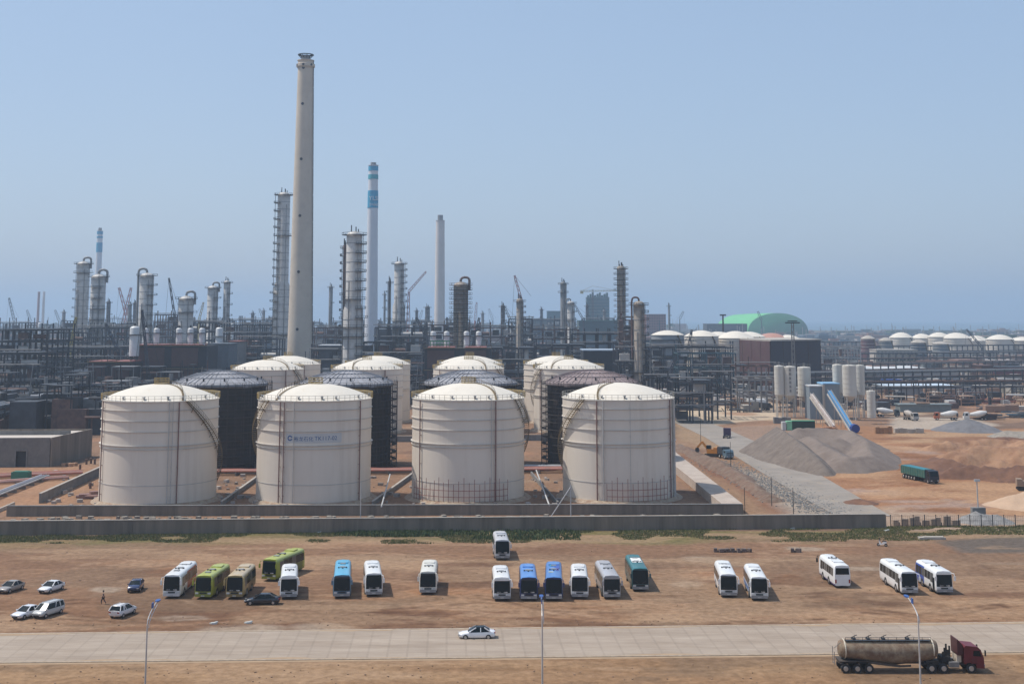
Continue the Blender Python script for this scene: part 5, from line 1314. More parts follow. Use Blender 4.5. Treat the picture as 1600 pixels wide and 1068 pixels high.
M_WCH = mat('white_chimney_paint', (.66, .66, .68), .7, var=.04, scale=.1)
chimney('huge plain grey concrete chimney, tallest thing in view', 478, 87, 24, 39, 750, M_CHIM, holes=True)
c2 = chimney('tall white chimney with sky-blue bands near its top', 583.5, 254, 14.5, 21, 1000, M_WCH, bands=[(260, 267, M_BAND), (273, 280, mat('teal_band', (.06, .36, .42), .6)), (298, 325, M_BAND)])
R2c = 14.5 / 2 * mpp(1000) + 1.0
shell_text('YLSH', -.62, ZA(311, 1000) - 1.2, 4.6, c2, R=R2c, m=M_BANDW)
shell_text('2×660', -.55, ZA(320, 1000) - 1, 3.0, c2, R=R2c, m=M_BANDW)
chimney('plain pale grey chimney right of the red crane', 688, 336, 13.5, 17.5, 1300, M_CHIM2)
chimney('small distant chimney with blue and white bands, far left', 156.5, 356, 8.5, 11, 1900, M_WCH, bands=[(360, 366, M_BAND), (369, 372, M_BAND), (379, 394, M_BAND)])
chimney('thin distant reddish chimney, left one of a pair', 61, 456, 3.6, 4.4, 2500, mat('faded_red_chimney', (.35, .2, .18), .8), flue=False)
chimney('thin distant grey chimney, right one of a pair', 69, 456, 3.6, 4.4, 2500, M_CHIM2, flue=False)

# ---------------------------------------------------------------- cranes
M_CRR = mat('crane_red', (.40, .12, .10), .6); M_CRD = mat('crane_dark', (.05, .055, .07), .6); M_CRY = mat('crane_yellow', (.42, .33, .10), .6)
def lattice(mb, p, q, w, n, r):
    P, Q = Vector(p), Vector(q); d = (Q - P).normalized(); s = d.cross(Vector((0, 1, 0))).normalized() * w / 2; u = Vector((0, w / 2, 0))
    C4 = [s + u, s - u, -s - u, -s + u]
    for c in C4: mb.beam(P + c, Q + c * .6, r)
    for i in range(n):
        a = P + (Q - P) * i / n; b = P + (Q - P) * (i + 1) / n
        for k in range(4):
            f0, f1 = 1 - .4 * i / n, 1 - .4 * (i + 1) / n
            mb.beam(a + C4[k] * f0, b + C4[(k + 1) % 4] * f1, r * .7)
def crane(label, base, tip, Y, m, jib=None, w=2.0, name='crawler_crane', group=None):
    x0 = XA(base[0], Y, max(2, ZA(base[1], Y))); z0 = max(2.5, ZA(base[1], Y)); x1 = XT(tip[0], tip[1], Y); z1 = ZA(tip[1], Y)
    t = empty(name, label, 'crane', (x0, Y, 0), 0, group)
    b = MB(); b.box(-1.5, 0, 1, 8, 7, 1.4); b.box(-2, 0, 2.8, 7, 3.6, 2.4); b.box(1.5, -1.5, 3, 2, 1.5, 2); b.tube((0, 0, 1.5), (0, 0, z0), 1.0, .8, 8); b.build('carriage', m, t)
    g = MB(); lattice(g, (0, 0, z0), (x1 - x0, 0, z1), w, max(6, int((z1 - z0) / 6)), .32); g.build('boom', m, t)
    c = MB(); c.beam((x1 - x0, 0, z1), (x1 - x0 + (2 if x1 > x0 else -2), 0, max(4, z1 * .45)), .14); c.beam((x1 - x0, 0, z1), (-6 if x1 > x0 else 6, 0, z0 + 3), .14); c.build('hoist_cable', M_STEELB, t)
    if jib:
        x2 = XT(jib[0], jib[1], Y); z2 = ZA(jib[1], Y); g = MB(); lattice(g, (x1 - x0, 0, z1), (x2 - x0, 0, z2), w * .8, 8, .26); g.build('jib', m, t)
    return t
crane('pale red crane boom leaning right, one of a crossed pair beside the left towers', (192, 505), (205, 449), 1400, M_CRR, w=3)
crane('pale red crane boom leaning left, other of the crossed pair beside the left towers', (201, 505), (186, 449), 1400, M_CRR, w=3)
crane('long thin grey crane boom right of the third silver tower from the left', (276, 515), (264, 434), 1000, M_CRD, w=1.5)
crane('red crane with a long jib reaching up right toward the plain grey chimney', (637, 515), (639, 455), 1000, M_CRR, jib=(666, 424), w=2)
crane('dark crane boom leaning over the tanks beside the brown scaffolded tower', (738, 545), (749, 496), 650, M_CRD, w=1.3)
crane('dark crane boom rising left of the plain grey chimney', (668, 530), (650, 496), 800, M_CRD, w=1.6)
crane('thin dark crane boom standing over the brown tower top', (815, 470), (804, 430), 830, M_CRR, w=1.5)
crane('distant crane at the far left edge of the skyline', (22, 500), (14, 465), 1800, M_CRD, w=3)
crane('dark crane boom in front of the second silver tower, left', (188, 556), (165, 505), 700, M_CRD, w=1.4)
crane('dark slanting crane boom before the brown block on the left', (233, 600), (222, 484), 560, M_CRD, w=1.0)
crane('crane boom left of the leftmost tower with a dark hook block', (110, 545), (119, 495), 800, M_CRY, w=1.4)
crane('pink distant crane right of the brown scaffolded tower', (742, 500), (745, 472), 1500, M_CRR, w=2.4)
crane('dark crane boom between two brown towers, middle', (800, 505), (788, 478), 1100, M_CRD, w=1.8)
crane('crane boom slanting left of the netted high-rise', (912, 500), (898, 476), 1200, M_CRD, w=1.8)
crane('dark crane boom in front of the far white tanks', (1069, 575), (1081, 515), 720, M_CRD, w=1.2)
crane('dark crane boom crossing the white tanks behind the racks', (1098, 545), (1082, 524), 900, M_CRD, w=1.5)
crane('pale crane boom low on the left of the haul yard', (1048, 577), (1057, 557), 640, M_CRD, w=1.0)
crane('thin crane boom slanting over the white tanks at right', (1534, 542), (1510, 514), 1300, M_CRD, w=1.8)
crane('distant crane boom between far left towers, orange', (311, 500), (318, 472), 1500, M_CRY, w=2.2)
for k, (b, tp) in enumerate([((538, 505), (532, 488)), ((700, 502), (712, 484)), ((770, 500), (764, 482)), ((1062, 498), (1068, 486)), ((1190, 500), (1184, 486)), ((92, 500), (86, 484)), ((48, 502), (42, 484)), ((412, 500), (405, 482)), ((655, 500), (660, 484)), ((716, 502), (704, 488))]):
    crane('tiny distant crane on the hazy horizon', b, tp, 2400, M_STEEL, w=4, group='tiny cranes on the horizon')
# tower crane + netted high-rise
Y = 2100; x0 = XT(916, 462, Y); x1 = XT(951, 462, Y); z = ZA(464, Y)
t = empty('netted_high_rise', 'blockish high-rise under construction wrapped in blue-green netting', 'building', ((x0 + x1) / 2, Y, 0))
M_NET = mat('blue_green_net', (.04, .115, .14), .9, var=.2, scale=.05); M_NET2 = mat('slab_edges', (.16, .2, .2), .9)
b = MB(); b.box(0, 0, z / 2, x1 - x0, 26, z); b.build('netting', M_NET, t)
b = MB()
for k in range(14): b.box(0, 0, 6 + (z - 8) * k / 13, x1 - x0 + .8, 26.8, .8)
b.build('floor_edge', M_NET2, t)
b = MB()
for k in range(9): b.box(-x1 * 0 + (k - 4) * (x1 - x0) / 9.5, 0, z + 1.5 + (k % 3), 2.2, 20, 3 + 2 * (k % 3))
b.build('top_formwork', M_NET, t)
cx = XT(925, 462, Y)
t = empty('tower_crane', 'tower crane on the netted high-rise with a long horizontal jib', 'crane', (cx, Y - 16, 0))
b = MB(); lattice(b, (0, 0, 0), (0, 0, ZA(452, Y)), 3, 20, .5); b.build('mast', M_STEEL, t)
b = MB(); zj = ZA(455, Y); lattice(b, (-20, 0, zj), (52, 0, zj + 1), 2.2, 16, .45); b.beam((0, 0, zj + 8), (40, 0, zj + 1), .4); b.beam((0, 0, zj + 8), (-18, 0, zj), .4); b.box(-17, 0, zj - 2, 5, 2, 4); b.build('jib', M_CRY, t)
def block(name, label, px0, px1, ytop, Y, dep, m, cat='building', roof=None, group=None, windows=0, wm=None):
    x0, x1 = XA(px0, Y, 5), XA(px1, Y, 5); z = ZA(ytop, Y); t = empty(name, label, cat, ((x0 + x1) / 2, Y + dep / 2, 0), 0, group); w = x1 - x0
    MB().box(0, 0, z / 2, w, dep, z).build('wall', m, t)
    MB().box(0, 0, z + .25, w + .8, dep + .8, .5).build('roof', roof or m, t)
    if windows:
        g = MB(); fl = max(1, int(z / 4)); n = windows
        for f in range(fl):
            for i in range(n): g.box(-w / 2 + (i + .5) * w / n, -dep / 2 - .02, (f + .55) * z / fl, w / n * .5, .1, z / fl * .42)
        g.build('window_row', wm or M_STEELB, t)
    return t
block('dark_block', 'hazy grey block building left of the netted high-rise', 855, 877, 486, 2300, 30, M_NET)
block('pink_block', 'distant reddish flat building right of the rightmost tower', 1010, 1041, 491, 2000, 40, mat('dull_red_wall', (.28, .15, .14), .9), windows=8)
block('green_hall', 'long teal-green low hall in front of the netted high-rise', 905, 968, 501, 1300, 40, mat('teal_hall', (.06, .10, .11), .7), roof=mat('teal_hall_roof', (.10, .22, .19), .6))
block('green_hall', 'long hazy green roof left of the slim greenish tower', 822, 876, 498, 1900, 60, mat('teal_hall', (.06, .10, .11), .7), roof=mat('teal_hall_roof', (.10, .22, .19), .6))
# ---------------------------------------------------------------- open steel frames with equipment
def frame(label, px0, px1, ytop, Y, dep=22, bay=7, lev=5.5, m=None, deck=None, fill=.5, group=None, eq=True, seed=0, name='process_frame'):
    m = m or M_STEEL; r = random.Random(seed * 13 + int(px0) + int(Y))
    x0, x1 = XA(px0, Y, 8), XA(px1, Y, 8); z = ZA(ytop, Y); w = x1 - x0
    nx = max(1, int(w / bay)); ny = max(1, int(dep / 8)); nl = max(1, int(z / lev)); lz = z / nl
    t = empty(name, label, 'steel structure', ((x0 + x1) / 2, Y, 0), 0, group)
    g = MB(); s = .45 + Y / 5000
    X = [-w / 2 + w * i / nx for i in range(nx + 1)]; YY = [dep * j / ny for j in range(ny + 1)]
    for i, xx in enumerate(X):
        for j, yy in enumerate(YY):
            g.beam((xx, yy, 0), (xx, yy, z + (r.random() < .25) * lz * .6), s)
    for l in range(1, nl + 1):
        for yy in (YY[0], YY[-1]): g.beam((X[0], yy, l * lz), (X[-1], yy, l * lz), s * .8, s)
        for xx in X: g.beam((xx, 0, l * lz), (xx, dep, l * lz), s * .7, s * .8)
    for i in range(nx):
        if r.random() < .35:
            l = r.randrange(nl); g.beam((X[i], 0, l * lz), (X[i + 1], 0, (l + 1) * lz), s * .6)
    g.build('steel_frame', m, t)
    d = MB()
    for l in range(1, nl + 1):
        for i in range(nx):
            if r.random() < fill: MB().box((X[i] + X[i + 1]) / 2, dep / 2, l * lz + .3 + s * .5, w / nx - .1, dep, .25).build('deck', deck or M_STEELB, t)
    if d.f: d.build('deck', deck or M_STEELB, t)
    if eq:
        MQ = [M_CLAD, M_STEEL, M_RUST]
        class e:
            box = staticmethod(lambda *a, mi=0: MB().box(*a).build('equipment', MQ[mi], t))
            tube = staticmethod(lambda *a, mi=0: MB().tube(*a).build('equipment', MQ[mi], t, smooth=40))
        for l in range(nl):
            for i in range(nx):
                q = r.random(); cx = (X[i] + X[i + 1]) / 2; cz = l * lz + .7 + s
                if q < .28: e.box(cx, 3 + r.random() * 4, cz + lz * .3, w / nx * .6, 4, lz * .55, mi=r.randrange(3))
                elif q < .5: e.tube((cx - w / nx * .4, 3, cz + 1.3), (cx + w / nx * .4, 3, cz + 1.3), 1.2, 1.2, 10, mi=r.randrange(3))
                elif q < .62: e.tube((cx, 3, cz), (cx, 3, cz + lz * .75), 1.1, 1.1, 10, mi=r.randrange(3))
    p = MB()
    for k in range(max(2, nl)):
        zz = r.randint(1, nl) * lz + 1.1 + r.random(); p.tube((X[0] - 1, -.4 - r.random(), zz), (X[-1] + 1, -.4 - r.random() * .5, zz), .3, .3, 6)
    for k in range(max(1, nx // 2)):
        xx = r.uniform(X[0], X[-1]); p.tube((xx, -.9, 0), (xx, -.9, z * r.uniform(.5, 1.05)), .32, .32, 6)
    p.build('pipework', M_STEELL, t)
    return t
def rack(label, p0, p1, width=7, levels=(6, 9), npipe=6, sp=8, m=None, pm=None, name='pipe_rack', group=None, legm=None, s=.4):
    m = m or M_STEEL; L = hypot(p1[0] - p0[0], p1[1] - p0[1]); ang = atan2(p1[1] - p0[1], p1[0] - p0[0])
    t = empty(name, label, 'pipe rack', (p0[0], p0[1], 0), ang, group); n = max(1, int(L / sp)); g = MB(); zt = max(levels) + .8
    for i in range(n + 1):
        u = L * i / n
        for v in (0, width): g.beam((u, v, 0), (u, v, zt), s)
        for z in levels: g.beam((u, 0, z), (u, width, z), s * .8, s)
    for z in levels:
        for v in (0, width): g.beam((0, v, z - .05), (L, v, z - .05), s * .7, s)
    for i in range(0, n, 3): g.beam((L * i / n, 0, 0), (L * (i + 1) / n, 0, levels[0]), s * .5)
    g.build('steel_frame', m, t)
    pm = pm or [M_STEELL, M_STEEL, M_GREY]
    for z in levels:
        q = MB(); r = random.Random(int(z * 10 + p0[0]))
        for k in range(npipe):
            v = .6 + (width - 1.2) * k / max(1, npipe - 1); rr = r.uniform(.18, .42)
            a, b = (0, L) if r.random() < .6 else sorted((r.uniform(0, L * .5), r.uniform(L * .5, L)))
            q.tube((a, v, z + .3 + rr), (b, v, z + .3 + rr), rr, rr, 7, mi=r.randrange(len(pm)))
        if npipe: q.build('pipe_bundle', pm, t)
    return t
# near left: racks running away behind the grey building
def PR(a, b): return G(*a), G(*b)
M_PDK = [M_STEEL, M_GREY, M_STEELB, M_STEELL]
rack('dark pipe rack just behind the grey flat-roofed building, running back right', *PR((-40, 690), (150, 640)), width=9, levels=(6.5, 9), npipe=9, sp=7, pm=M_PDK)
rack('long dark pipe rack running back behind the first, left', *PR((-60, 668), (200, 625)), width=10, levels=(6, 8.5), npipe=9, sp=8, pm=M_PDK)
rack('brown-legged pipe rack at the far left beyond the grey building', *PR((-60, 650), (150, 615)), width=12, levels=(7, 10), npipe=10, sp=7, m=M_RUST, pm=M_PDK)
rack('wide pipe rack crossing in front of the left brown blocks', *PR((-60, 630), (330, 607)), width=12, levels=(6, 9, 12), npipe=9, sp=8, pm=M_PDK)
rack('pipe rack receding along the left of the leftmost dark tank', *PR((150, 650), (215, 605)), width=8, levels=(5, 8), npipe=7, sp=7, pm=M_PDK)
rack('pipe rack crossing behind the white tanks, left part', *PR((150, 618), (520, 612)), width=10, levels=(7, 11), npipe=8, sp=8, pm=M_PDK)
rack('pipe rack crossing behind the white tanks, right part', *PR((500, 610), (1010, 606)), width=10, levels=(7, 11, 15), npipe=8, sp=8, pm=M_PDK)
rack('grey steel rack left of the leftmost dark tank, close behind the first white tank', *PR((90, 672), (158, 655)), width=6, levels=(5.5,), npipe=4, sp=6, pm=[M_PALEP, M_STEELL])
frame('big dark open frame with pale roof edge at the far left', -10, 70, 516, 640, dep=40, m=M_STEELB, fill=.95, deck=M_STEEL, seed=1)
frame('dark open steel frame at the left edge below the pale-edged one', -10, 58, 553, 560, dep=20, m=M_STEELB, fill=.7, seed=2)
block('pale_shed', 'pale metal roofed shed among the racks at far left', 0, 22, 577, 800, 14, M_GREY, roof=M_CLADW)
block('white_shed', 'small white-roofed cabin among racks left of the first white tank', 120, 136, 603, 660, 8, M_PALEP, roof=M_CLADW, windows=3)
block('blue_cabin', 'small blue-roofed cabin left of the first white tank', 116, 134, 621, 560, 7, M_PALEP, roof=mat('blue_sheet_roof', (.08, .2, .45), .5), windows=3)
# brown blocks with silver vessels on them
M_BR1 = mat('brown_red_panel', (.085, .045, .04), .8, var=.15, scale=.2); M_BR2 = mat('dark_gap_panel', (.025, .028, .035), .8); M_ROOFR = mat('red_brown_roof', (.26, .09, .075), .7, var=.15, scale=.2)
def brown_block(label, px0, px1, ytop, Y, cols, dep=24):
    x0, x1 = XA(px0, Y, 10), XA(px1, Y, 10); z = ZA(ytop, Y); w = x1 - x0
    t = empty('compressor_block', label, 'building', ((x0 + x1) / 2, Y, 0))
    MB().box(0, dep / 2, z / 2, w - .4, dep - .4, z - .2).build('core', M_BR2, t)
    for (a, b) in cols:
        MB().box((a + b) / 2 * w, -.05, z * .80, (b - a) * w, .4, z * .33).build('wall_panel', M_BR1, t)
        MB().box((a + b) / 2 * w, -.05, z * .37, (b - a) * w, .4, z * .42).build('wall_panel', M_BR1, t)
        MB().box((a + b) / 2 * w, dep * .4, z + .3, (b - a) * w, dep * .8, .6).build('roof_panel', M_ROOFR, t)
    g = MB(); g.box(0, -.5, z * .6, w, .9, .35); g.box(0, -.5, z + .1, w, .9, .3)
    n = int(w / 5)
    for i in range(n + 1): g.beam((-w / 2 + w * i / n, -.9, z), (-w / 2 + w * i / n, -.9, z + 1.4), .2)
    g.beam((-w / 2, -.9, z + 1.4), (w / 2, -.9, z + 1.4), .2); g.build('gallery', M_STAIR, t)
brown_block('dark red-brown two-storey block below the silver towers on the left', 207, 322, 540, 620, [(-.48, -.08), (.02, .38)])
brown_block('lower dark brown block left of the bigger red-brown block', 136, 204, 566, 600, [(-.48, -.1), (.05, .46)])
brown_block('dark brown block with reddish roof behind the third and fourth tank columns', 662, 768, 544, 620, [(-.45, -.05), (.1, .42)])
def vessel(label, px, w, y0, y1, Y, m=None, group=None, name='silver_vessel'):
    z0, z1 = ZA(y1, Y), ZA(y0, Y); R = w / 2 * mpp(Y); x = XA(px, Y, z1); t = empty(name, label, 'vessel', (x, Y, 0), 0, group)
    MB().lathe([(R, z0), (R, z1 - R * .5)] + [(R * cos(a), z1 - R * .5 + R * .5 * sin(a)) for a in (.4, .8, 1.2, 1.55)], 24).build('shell', m or M_CLADW, t, smooth=40)
    g = MB()
    for k in range(4): a = pi / 4 + k * pi / 2; g.beam((R * .8 * cos(a), R * .8 * sin(a), 0), (R * .8 * cos(a), R * .8 * sin(a), z0 + 1), .5)
    g.tube((0, 0, z1 - .2), (0, 0, z1 + 1.2), .4, .4, 8); g.build('support_leg', M_STEELB, t)
    g = MB(); g.lathe([(R + .05, z0 + (z1 - z0) * .7), (R + .8, z0 + (z1 - z0) * .7), (R + .8, z0 + (z1 - z0) * .7 + .3), (R + .05, z0 + (z1 - z0) * .7 + .3)], 18); g.build('platform', M_STEELB, t)
vessel('large pale vessel at the left end of the red-brown block', 211, 15, 509, 556, 615)
for px, lb in [(228, 'just right of the large pale one'), (245, 'beside the dark slanting boom'), (280, 'left of the middle pair'), (298, 'right of the middle pair'), (316, 'near the right end of the block')]:
    vessel('small silver vessel on the red-brown block, ' + lb, px, 9, 512, 541, 632)
vessel('silver domed vessel right of the red-brown block, by itself', 343, 11, 511, 560, 700)
for px, lb in [(677, 'leftmost'), (698, 'second'), (729, 'third, behind the brown tower'), (748, 'rightmost')]:
    vessel('small silver vessel over the middle brown block, ' + lb, px, 8.5, 517, 543, 640)
o = MB(); _x = XA(688, 628, 28); _z = ZA(544, 628) + .7
for i in range(7): o.beam((_x - 4.5 + i * 1.5, 626, _z), (_x - 4.5 + i * 1.5, 626, _z + 2.8), .3)
o.beam((_x - 4.6, 626, _z + 2.7), (_x + 4.6, 626, _z + 2.7), .6); o.beam((_x - 4.6, 626, _z + 1.2), (_x + 4.6, 626, _z + 1.2), .4)
tag(o.build('green_gantry', M_GREENC), 'small green gantry on the middle brown block', 'gantry')
block('grey_clad_block', 'grey-blue clad block right of the red-brown block', 322, 356, 538, 660, 20, mat('slate_panel', (.10, .12, .14), .7))
block('grey_clad_block', 'dull grey block with reddish top right of the left towers', 356, 372, 534, 700, 20, mat('warm_grey_panel', (.2, .19, .18), .7), roof=M_ROOFR)
block('white_roof_shed', 'shed with white roof between the big grey and blue-banded chimneys', 497, 536, 540, 800, 20, M_STEEL, roof=M_CLADW)
block('white_roof_shed', 'white-roofed shed right of the blue-banded chimney base', 590, 612, 514, 1000, 20, M_STEEL, roof=M_CLADW)
block('white_roof_shed', 'dark shed with a pale roof behind the rightmost dark tank', 912, 972, 548, 640, 26, M_STEELB, roof=mat('pale_blue_roof', (.32, .38, .44), .5), windows=4)
crs = [('open process frame between the leftmost tower and the pale-edged frame', 66, 128, 520, 800), ('hazy process frame beneath the leftmost silver towers', 120, 215, 513, 900), ('wide process frame low behind the left pipe racks', 60, 215, 545, 700),
       ('blue-grey frame between the third silver tower and the thin boom', 240, 275, 492, 1050), ('grey process frame behind the silver vessels on the red-brown block', 268, 345, 505, 900), ('open frame right of the pair of silver towers', 345, 425, 508, 880),
       ('dark frame just left of the big grey chimney foot', 372, 432, 530, 720), ('dark frame just right of the big grey chimney foot', 488, 540, 512, 900), ('dark low frame right of the big grey chimney foot', 486, 545, 548, 660),
       ('frame right of the foot of the blue-banded chimney', 585, 662, 512, 860), ('low frame behind the second back tank', 560, 660, 535, 680), ('frame between the plain grey chimney and the brown scaffolded tower', 655, 712, 508, 950), ('rusty frame right of the brown scaffolded tower', 732, 800, 512, 900),
       ('tall frame around the silver column under the slanting boom', 795, 832, 498, 850), ('low frame right of the third back tank', 760, 835, 545, 640), ('dark blue frame left of the slim greenish tower', 830, 905, 515, 880), ('frame left of the rightmost dark tank behind its roof', 838, 915, 540, 680),
       ('dark frame beneath the netted high-rise', 895, 975, 522, 800), ('brown frame around the foot of the rightmost towers', 965, 1016, 548, 600), ('tall slim frame between the two rightmost towers', 974, 990, 500, 720)]
for k, (lb, a, b, yt, Y) in enumerate(crs):
    frame(lb, a, b, yt, Y, dep=24, seed=k, m=[M_STEEL, M_STEELB, M_STEEL, M_RUST][k % 4] if 'rusty' not in lb else M_RUST, fill=.6)
rr_ = random.Random(99)
for k in range(60):
    px = rr_.uniform(-10, 1060); Y = rr_.uniform(1050, 2200); w = rr_.uniform(14, 44)
    frame('hazy blue-grey process frame in the far plant skyline', px, px + w, rr_.uniform(497, 508) + max(0, (1500 - Y)) * .008, Y, dep=26, bay=9, lev=7, m=M_STEEL, fill=.7, seed=k, group='hazy frames in the far plant')
for k in range(14):
    px = rr_.uniform(-10, 990); Y = rr_.uniform(1000, 1700)
    vessel('small pale vessel standing among the far frames', px, rr_.uniform(4, 7), rr_.uniform(500, 512), 530, Y, group='pale vessels in the far plant')
def town(name, label, cat, n, fx, fy, hz, mats_, seed=1):
    o = MB(); r = random.Random(seed)
    for k in range(n):
        px = fx(r); Y = fy(r); x = XA(px, Y, 5); h = hz(r); w = r.uniform(12, 60); a = r.uniform(-.2, .2); d = r.uniform(10, 40); mi = r.randrange(len(mats_)); o.box(x, Y, h / 2, w, d, h, a, mi=mi)
        if r.random() < .5: o.box(x + w * .2, Y, h + 1.5, w * .3, d * .5, 3, a, mi=mi)
        if r.random() < .3: o.beam((x, Y, h), (x, Y, h + r.uniform(8, 22)), 1.0)
    return tag(o.build(name, mats_), label, cat, kind='stuff')
MF = [mat('far_wall_pale', (.34, .31, .29), .9), mat('far_wall_red', (.26, .16, .13), .9), mat('far_wall_blue', (.09, .13, .17), .9), mat('far_wall_grey', (.15, .16, .16), .9), mat('far_green', (.06, .10, .06), .9)]
town('distant_town', 'mass of hazy low buildings and trees along the horizon', 'town', 520, lambda r: r.uniform(-50, 1060), lambda r: r.uniform(2000, 4600), lambda r: r.choice([5, 7, 9, 12, 16, 22]), MF)
town('distant_town', 'thin mass of hazy low buildings and trees toward the sea on the right', 'town', 420, lambda r: r.uniform(1000, 1700), lambda r: r.uniform(1900, 3700), lambda r: r.choice([3, 4, 5, 7, 9]), MF, 9)
town('distant_plant', 'hazy mass of low plant structures behind the towers', 'plant', 460, lambda r: r.uniform(-50, 1100), lambda r: r.uniform(1100, 2200), lambda r: r.choice([5, 8, 11, 14, 18]), [MF[2], MF[3], MF[3], MF[1], M_STEEL], 5)

def clutter(name, label, n, region, mats_, seed, s0=2, s1=8, h0=2, h1=9):
    o = MB(); r = random.Random(seed)
    for k in range(n):
        px, Y = region(r); x = XA(px, Y, 3); w, d, h = r.uniform(s0, s1), r.uniform(s0, s1), r.uniform(h0, h1); q = r.random(); mi = r.randrange(len(mats_))
        if q < .42: o.box(x, Y, h / 2, w, d, h, r.uniform(-.1, .1), mi=mi)
        elif q < .62: o.tube((x - w, Y, h), (x + w, Y + r.uniform(-4, 4), h), .5, .5, 6, mi=mi); o.beam((x - w * .7, Y, 0), (x - w * .7, Y, h), .35, mi=mi); o.beam((x + w * .7, Y, 0), (x + w * .7, Y, h), .35, mi=mi)
        elif q < .78: o.tube((x, Y, 0), (x, Y, h * 1.3), w * .2, w * .2, 8, mi=mi)
        elif q < .9:
            for j in range(4): o.beam((x + (j % 2) * w, Y + (j // 2) * d, 0), (x + (j % 2) * w, Y + (j // 2) * d, h * 1.5), .35, mi=mi)
            for zz in (.5, 1, 1.5): o.box(x + w / 2, Y + d / 2, h * zz, w, d, .3, mi=mi)
        else: o.beam((x, Y, 0), (x + r.uniform(-3, 3), Y, h * 2), .3, mi=mi)
    return tag(o.build(name, mats_), label, 'equipment', kind='stuff')
_dm = [M_STEELB, M_STEEL, M_STEELB, M_STEELB, M_RUST, M_STEELL]
clutter('plant_clutter', 'dense dark pipework, small vessels and steel between the racks on the left', 1900, lambda r: (r.uniform(-60, 330), r.uniform(450, 1050)), _dm, 1, 2, 11, 3, 13)
clutter('plant_clutter', 'dense dark pipework and small equipment behind the white tanks', 1700, lambda r: (r.uniform(300, 1010), r.uniform(590, 1050)), _dm, 2, 2, 10, 3, 12)
clutter('yard_clutter', 'stacked steel, sheds and loose material in the right construction yard', 700, lambda r: (r.uniform(1000, 1680), 560 + 500 * r.random() ** 1.3), [M_STEEL, M_STEELB, M_RUST, M_CONCL, M_PALEP, mat('yard_earth', (.3, .19, .13), .9)], 3, 2, 9, .6, 4)
clutter('far_clutter', 'hazy low sheds and steel beyond the right yard', 500, lambda r: (r.uniform(1000, 1700), r.uniform(950, 1900)), [M_STEEL, MF[0], MF[1], MF[3], MF[1]], 4, 6, 22, 3, 8)
for k, (px, py, yt, w) in enumerate([(262, 545, 534, 20), (232, 545, 532, 16), (300, 545, 535, 18)]):
    pass
# ================================================================ RIGHT SIDE
def far_tank(label, px, w, yrim, yapex, Y, m, roofm, group=None, rings=True, name='storage_tank', scaf=False):
    R = w / 2 * mpp(Y); H = ZA(yrim, Y + R * .2); za = ZA(yapex, Y + R); x = XA(px, Y + R, H)
    rise = max(1.0, za - H); t = empty(name, label, 'storage tank', (x, Y + R, 0), 0, group)
    MB().lathe([(R, 0), (R, H)], 48).build('shell', m, t, smooth=30)
    MB().lathe([(R + .3, H - .3), (R + .3, H)] + [(R * k, H + .05 + rise * (1 - k * k)) for k in (1, .85, .65, .45, .2, .01)], 48).build('roof', roofm, t, smooth=30)
    if rings:
        for z in ((.93, .8, .66, .52) if not scaf else (.9, .75, .6, .45, .3, .15)):
            MB().lathe([(R + .02, H * z), (R + (.3 if not scaf else 1.2), H * z), (R + (.3 if not scaf else 1.2), H * z + .3), (R + .02, H * z + .3)], 40).build('wind_girder', M_GIRD if not scaf else M_STEELB, t)
    g = MB(); n = 20
    for i in range(n + 1):
        a = FR + .5 + i * 1.6 / n; z = H * (1 - i / n); b = FR + .5 + (i + 1) * 1.6 / n; z2 = H * (1 - (i + 1) / n)
        if i < n: g.beam(((R + .5) * cos(a), (R + .5) * sin(a), z), ((R + .5) * cos(b), (R + .5) * sin(b), z2), .6, .5)
    g.build('spiral_staircase', M_STAIR, t)
    return t
far_tank('white-roofed tank with dark scaffold rings, left of the other far white tanks', 1043, 51, 523, 516, 760, mat('primer_grey_shell', (.3, .31, .32), .6), M_WROOF, scaf=True)
far_tank('far white tank crossed by dark crane booms', 1096, 53, 525, 516, 780, M_WHITE, M_WROOF)
far_tank('far white tank behind the one crossed by crane booms', 1122, 48, 524, 518, 880, M_WHITE, M_WROOF)
far_tank('far white tank left of the big brown-red clad building', 1149, 58, 528, 517, 790, M_WHITE, M_WROOF)
far_tank('far white tank just behind the brown-red building, left', 1170, 50, 526, 518, 880, M_WHITE, M_WROOF)
far_tank('far tank with orange-red roof above the clad building', 1205, 50, 528, 520, 900, M_RUST, mat('orange_roof', (.42, .22, .17), .7))
far_tank('far white dome showing over the dark end of the clad building', 1231, 44, 531, 523, 900, M_WHITE, M_WROOF)
TG = 'white tanks at the right horizon'
for px, w, yr, ya, lb in [(1408, 36, 527, 519, 'leftmost of the row'), (1440, 33, 528, 521, 'second of the row'), (1467, 34, 526, 519, 'third, behind two others'), (1494, 46, 528, 519.5, 'large, at the row middle'), (1524, 40, 532, 524, 'low, right of the large one'), (1562, 42, 530, 522.5, 'second from the right end'), (1598, 44, 532, 526, 'at the right edge')]:
    far_tank('far white tank near the sea on the right, ' + lb, px, w, yr, ya, 1350 + (px % 7) * 12, M_WHITE, M_WROOF, group=TG)
far_tank('small far tank with dark maroon shell, left of the white row', 1356, 22, 529, 524, 1150, mat('maroon_shell', (.13, .05, .06), .8), M_CONCL)
far_tank('small far grey tank right of the maroon one', 1384, 21, 532, 527, 1150, mat('slate_shell', (.17, .19, .21), .8), M_CONCL)
far_tank('dark blue-grey far tank before the white row, left', 1435, 24, 535, 530, 1080, mat('navy_shell', (.08, .10, .13), .8), M_CONCL)
far_tank('dark grey far tank before the white row, right', 1470, 25, 537, 533, 1080, mat('slate_shell', (.17, .19, .21), .8), M_CONCL)
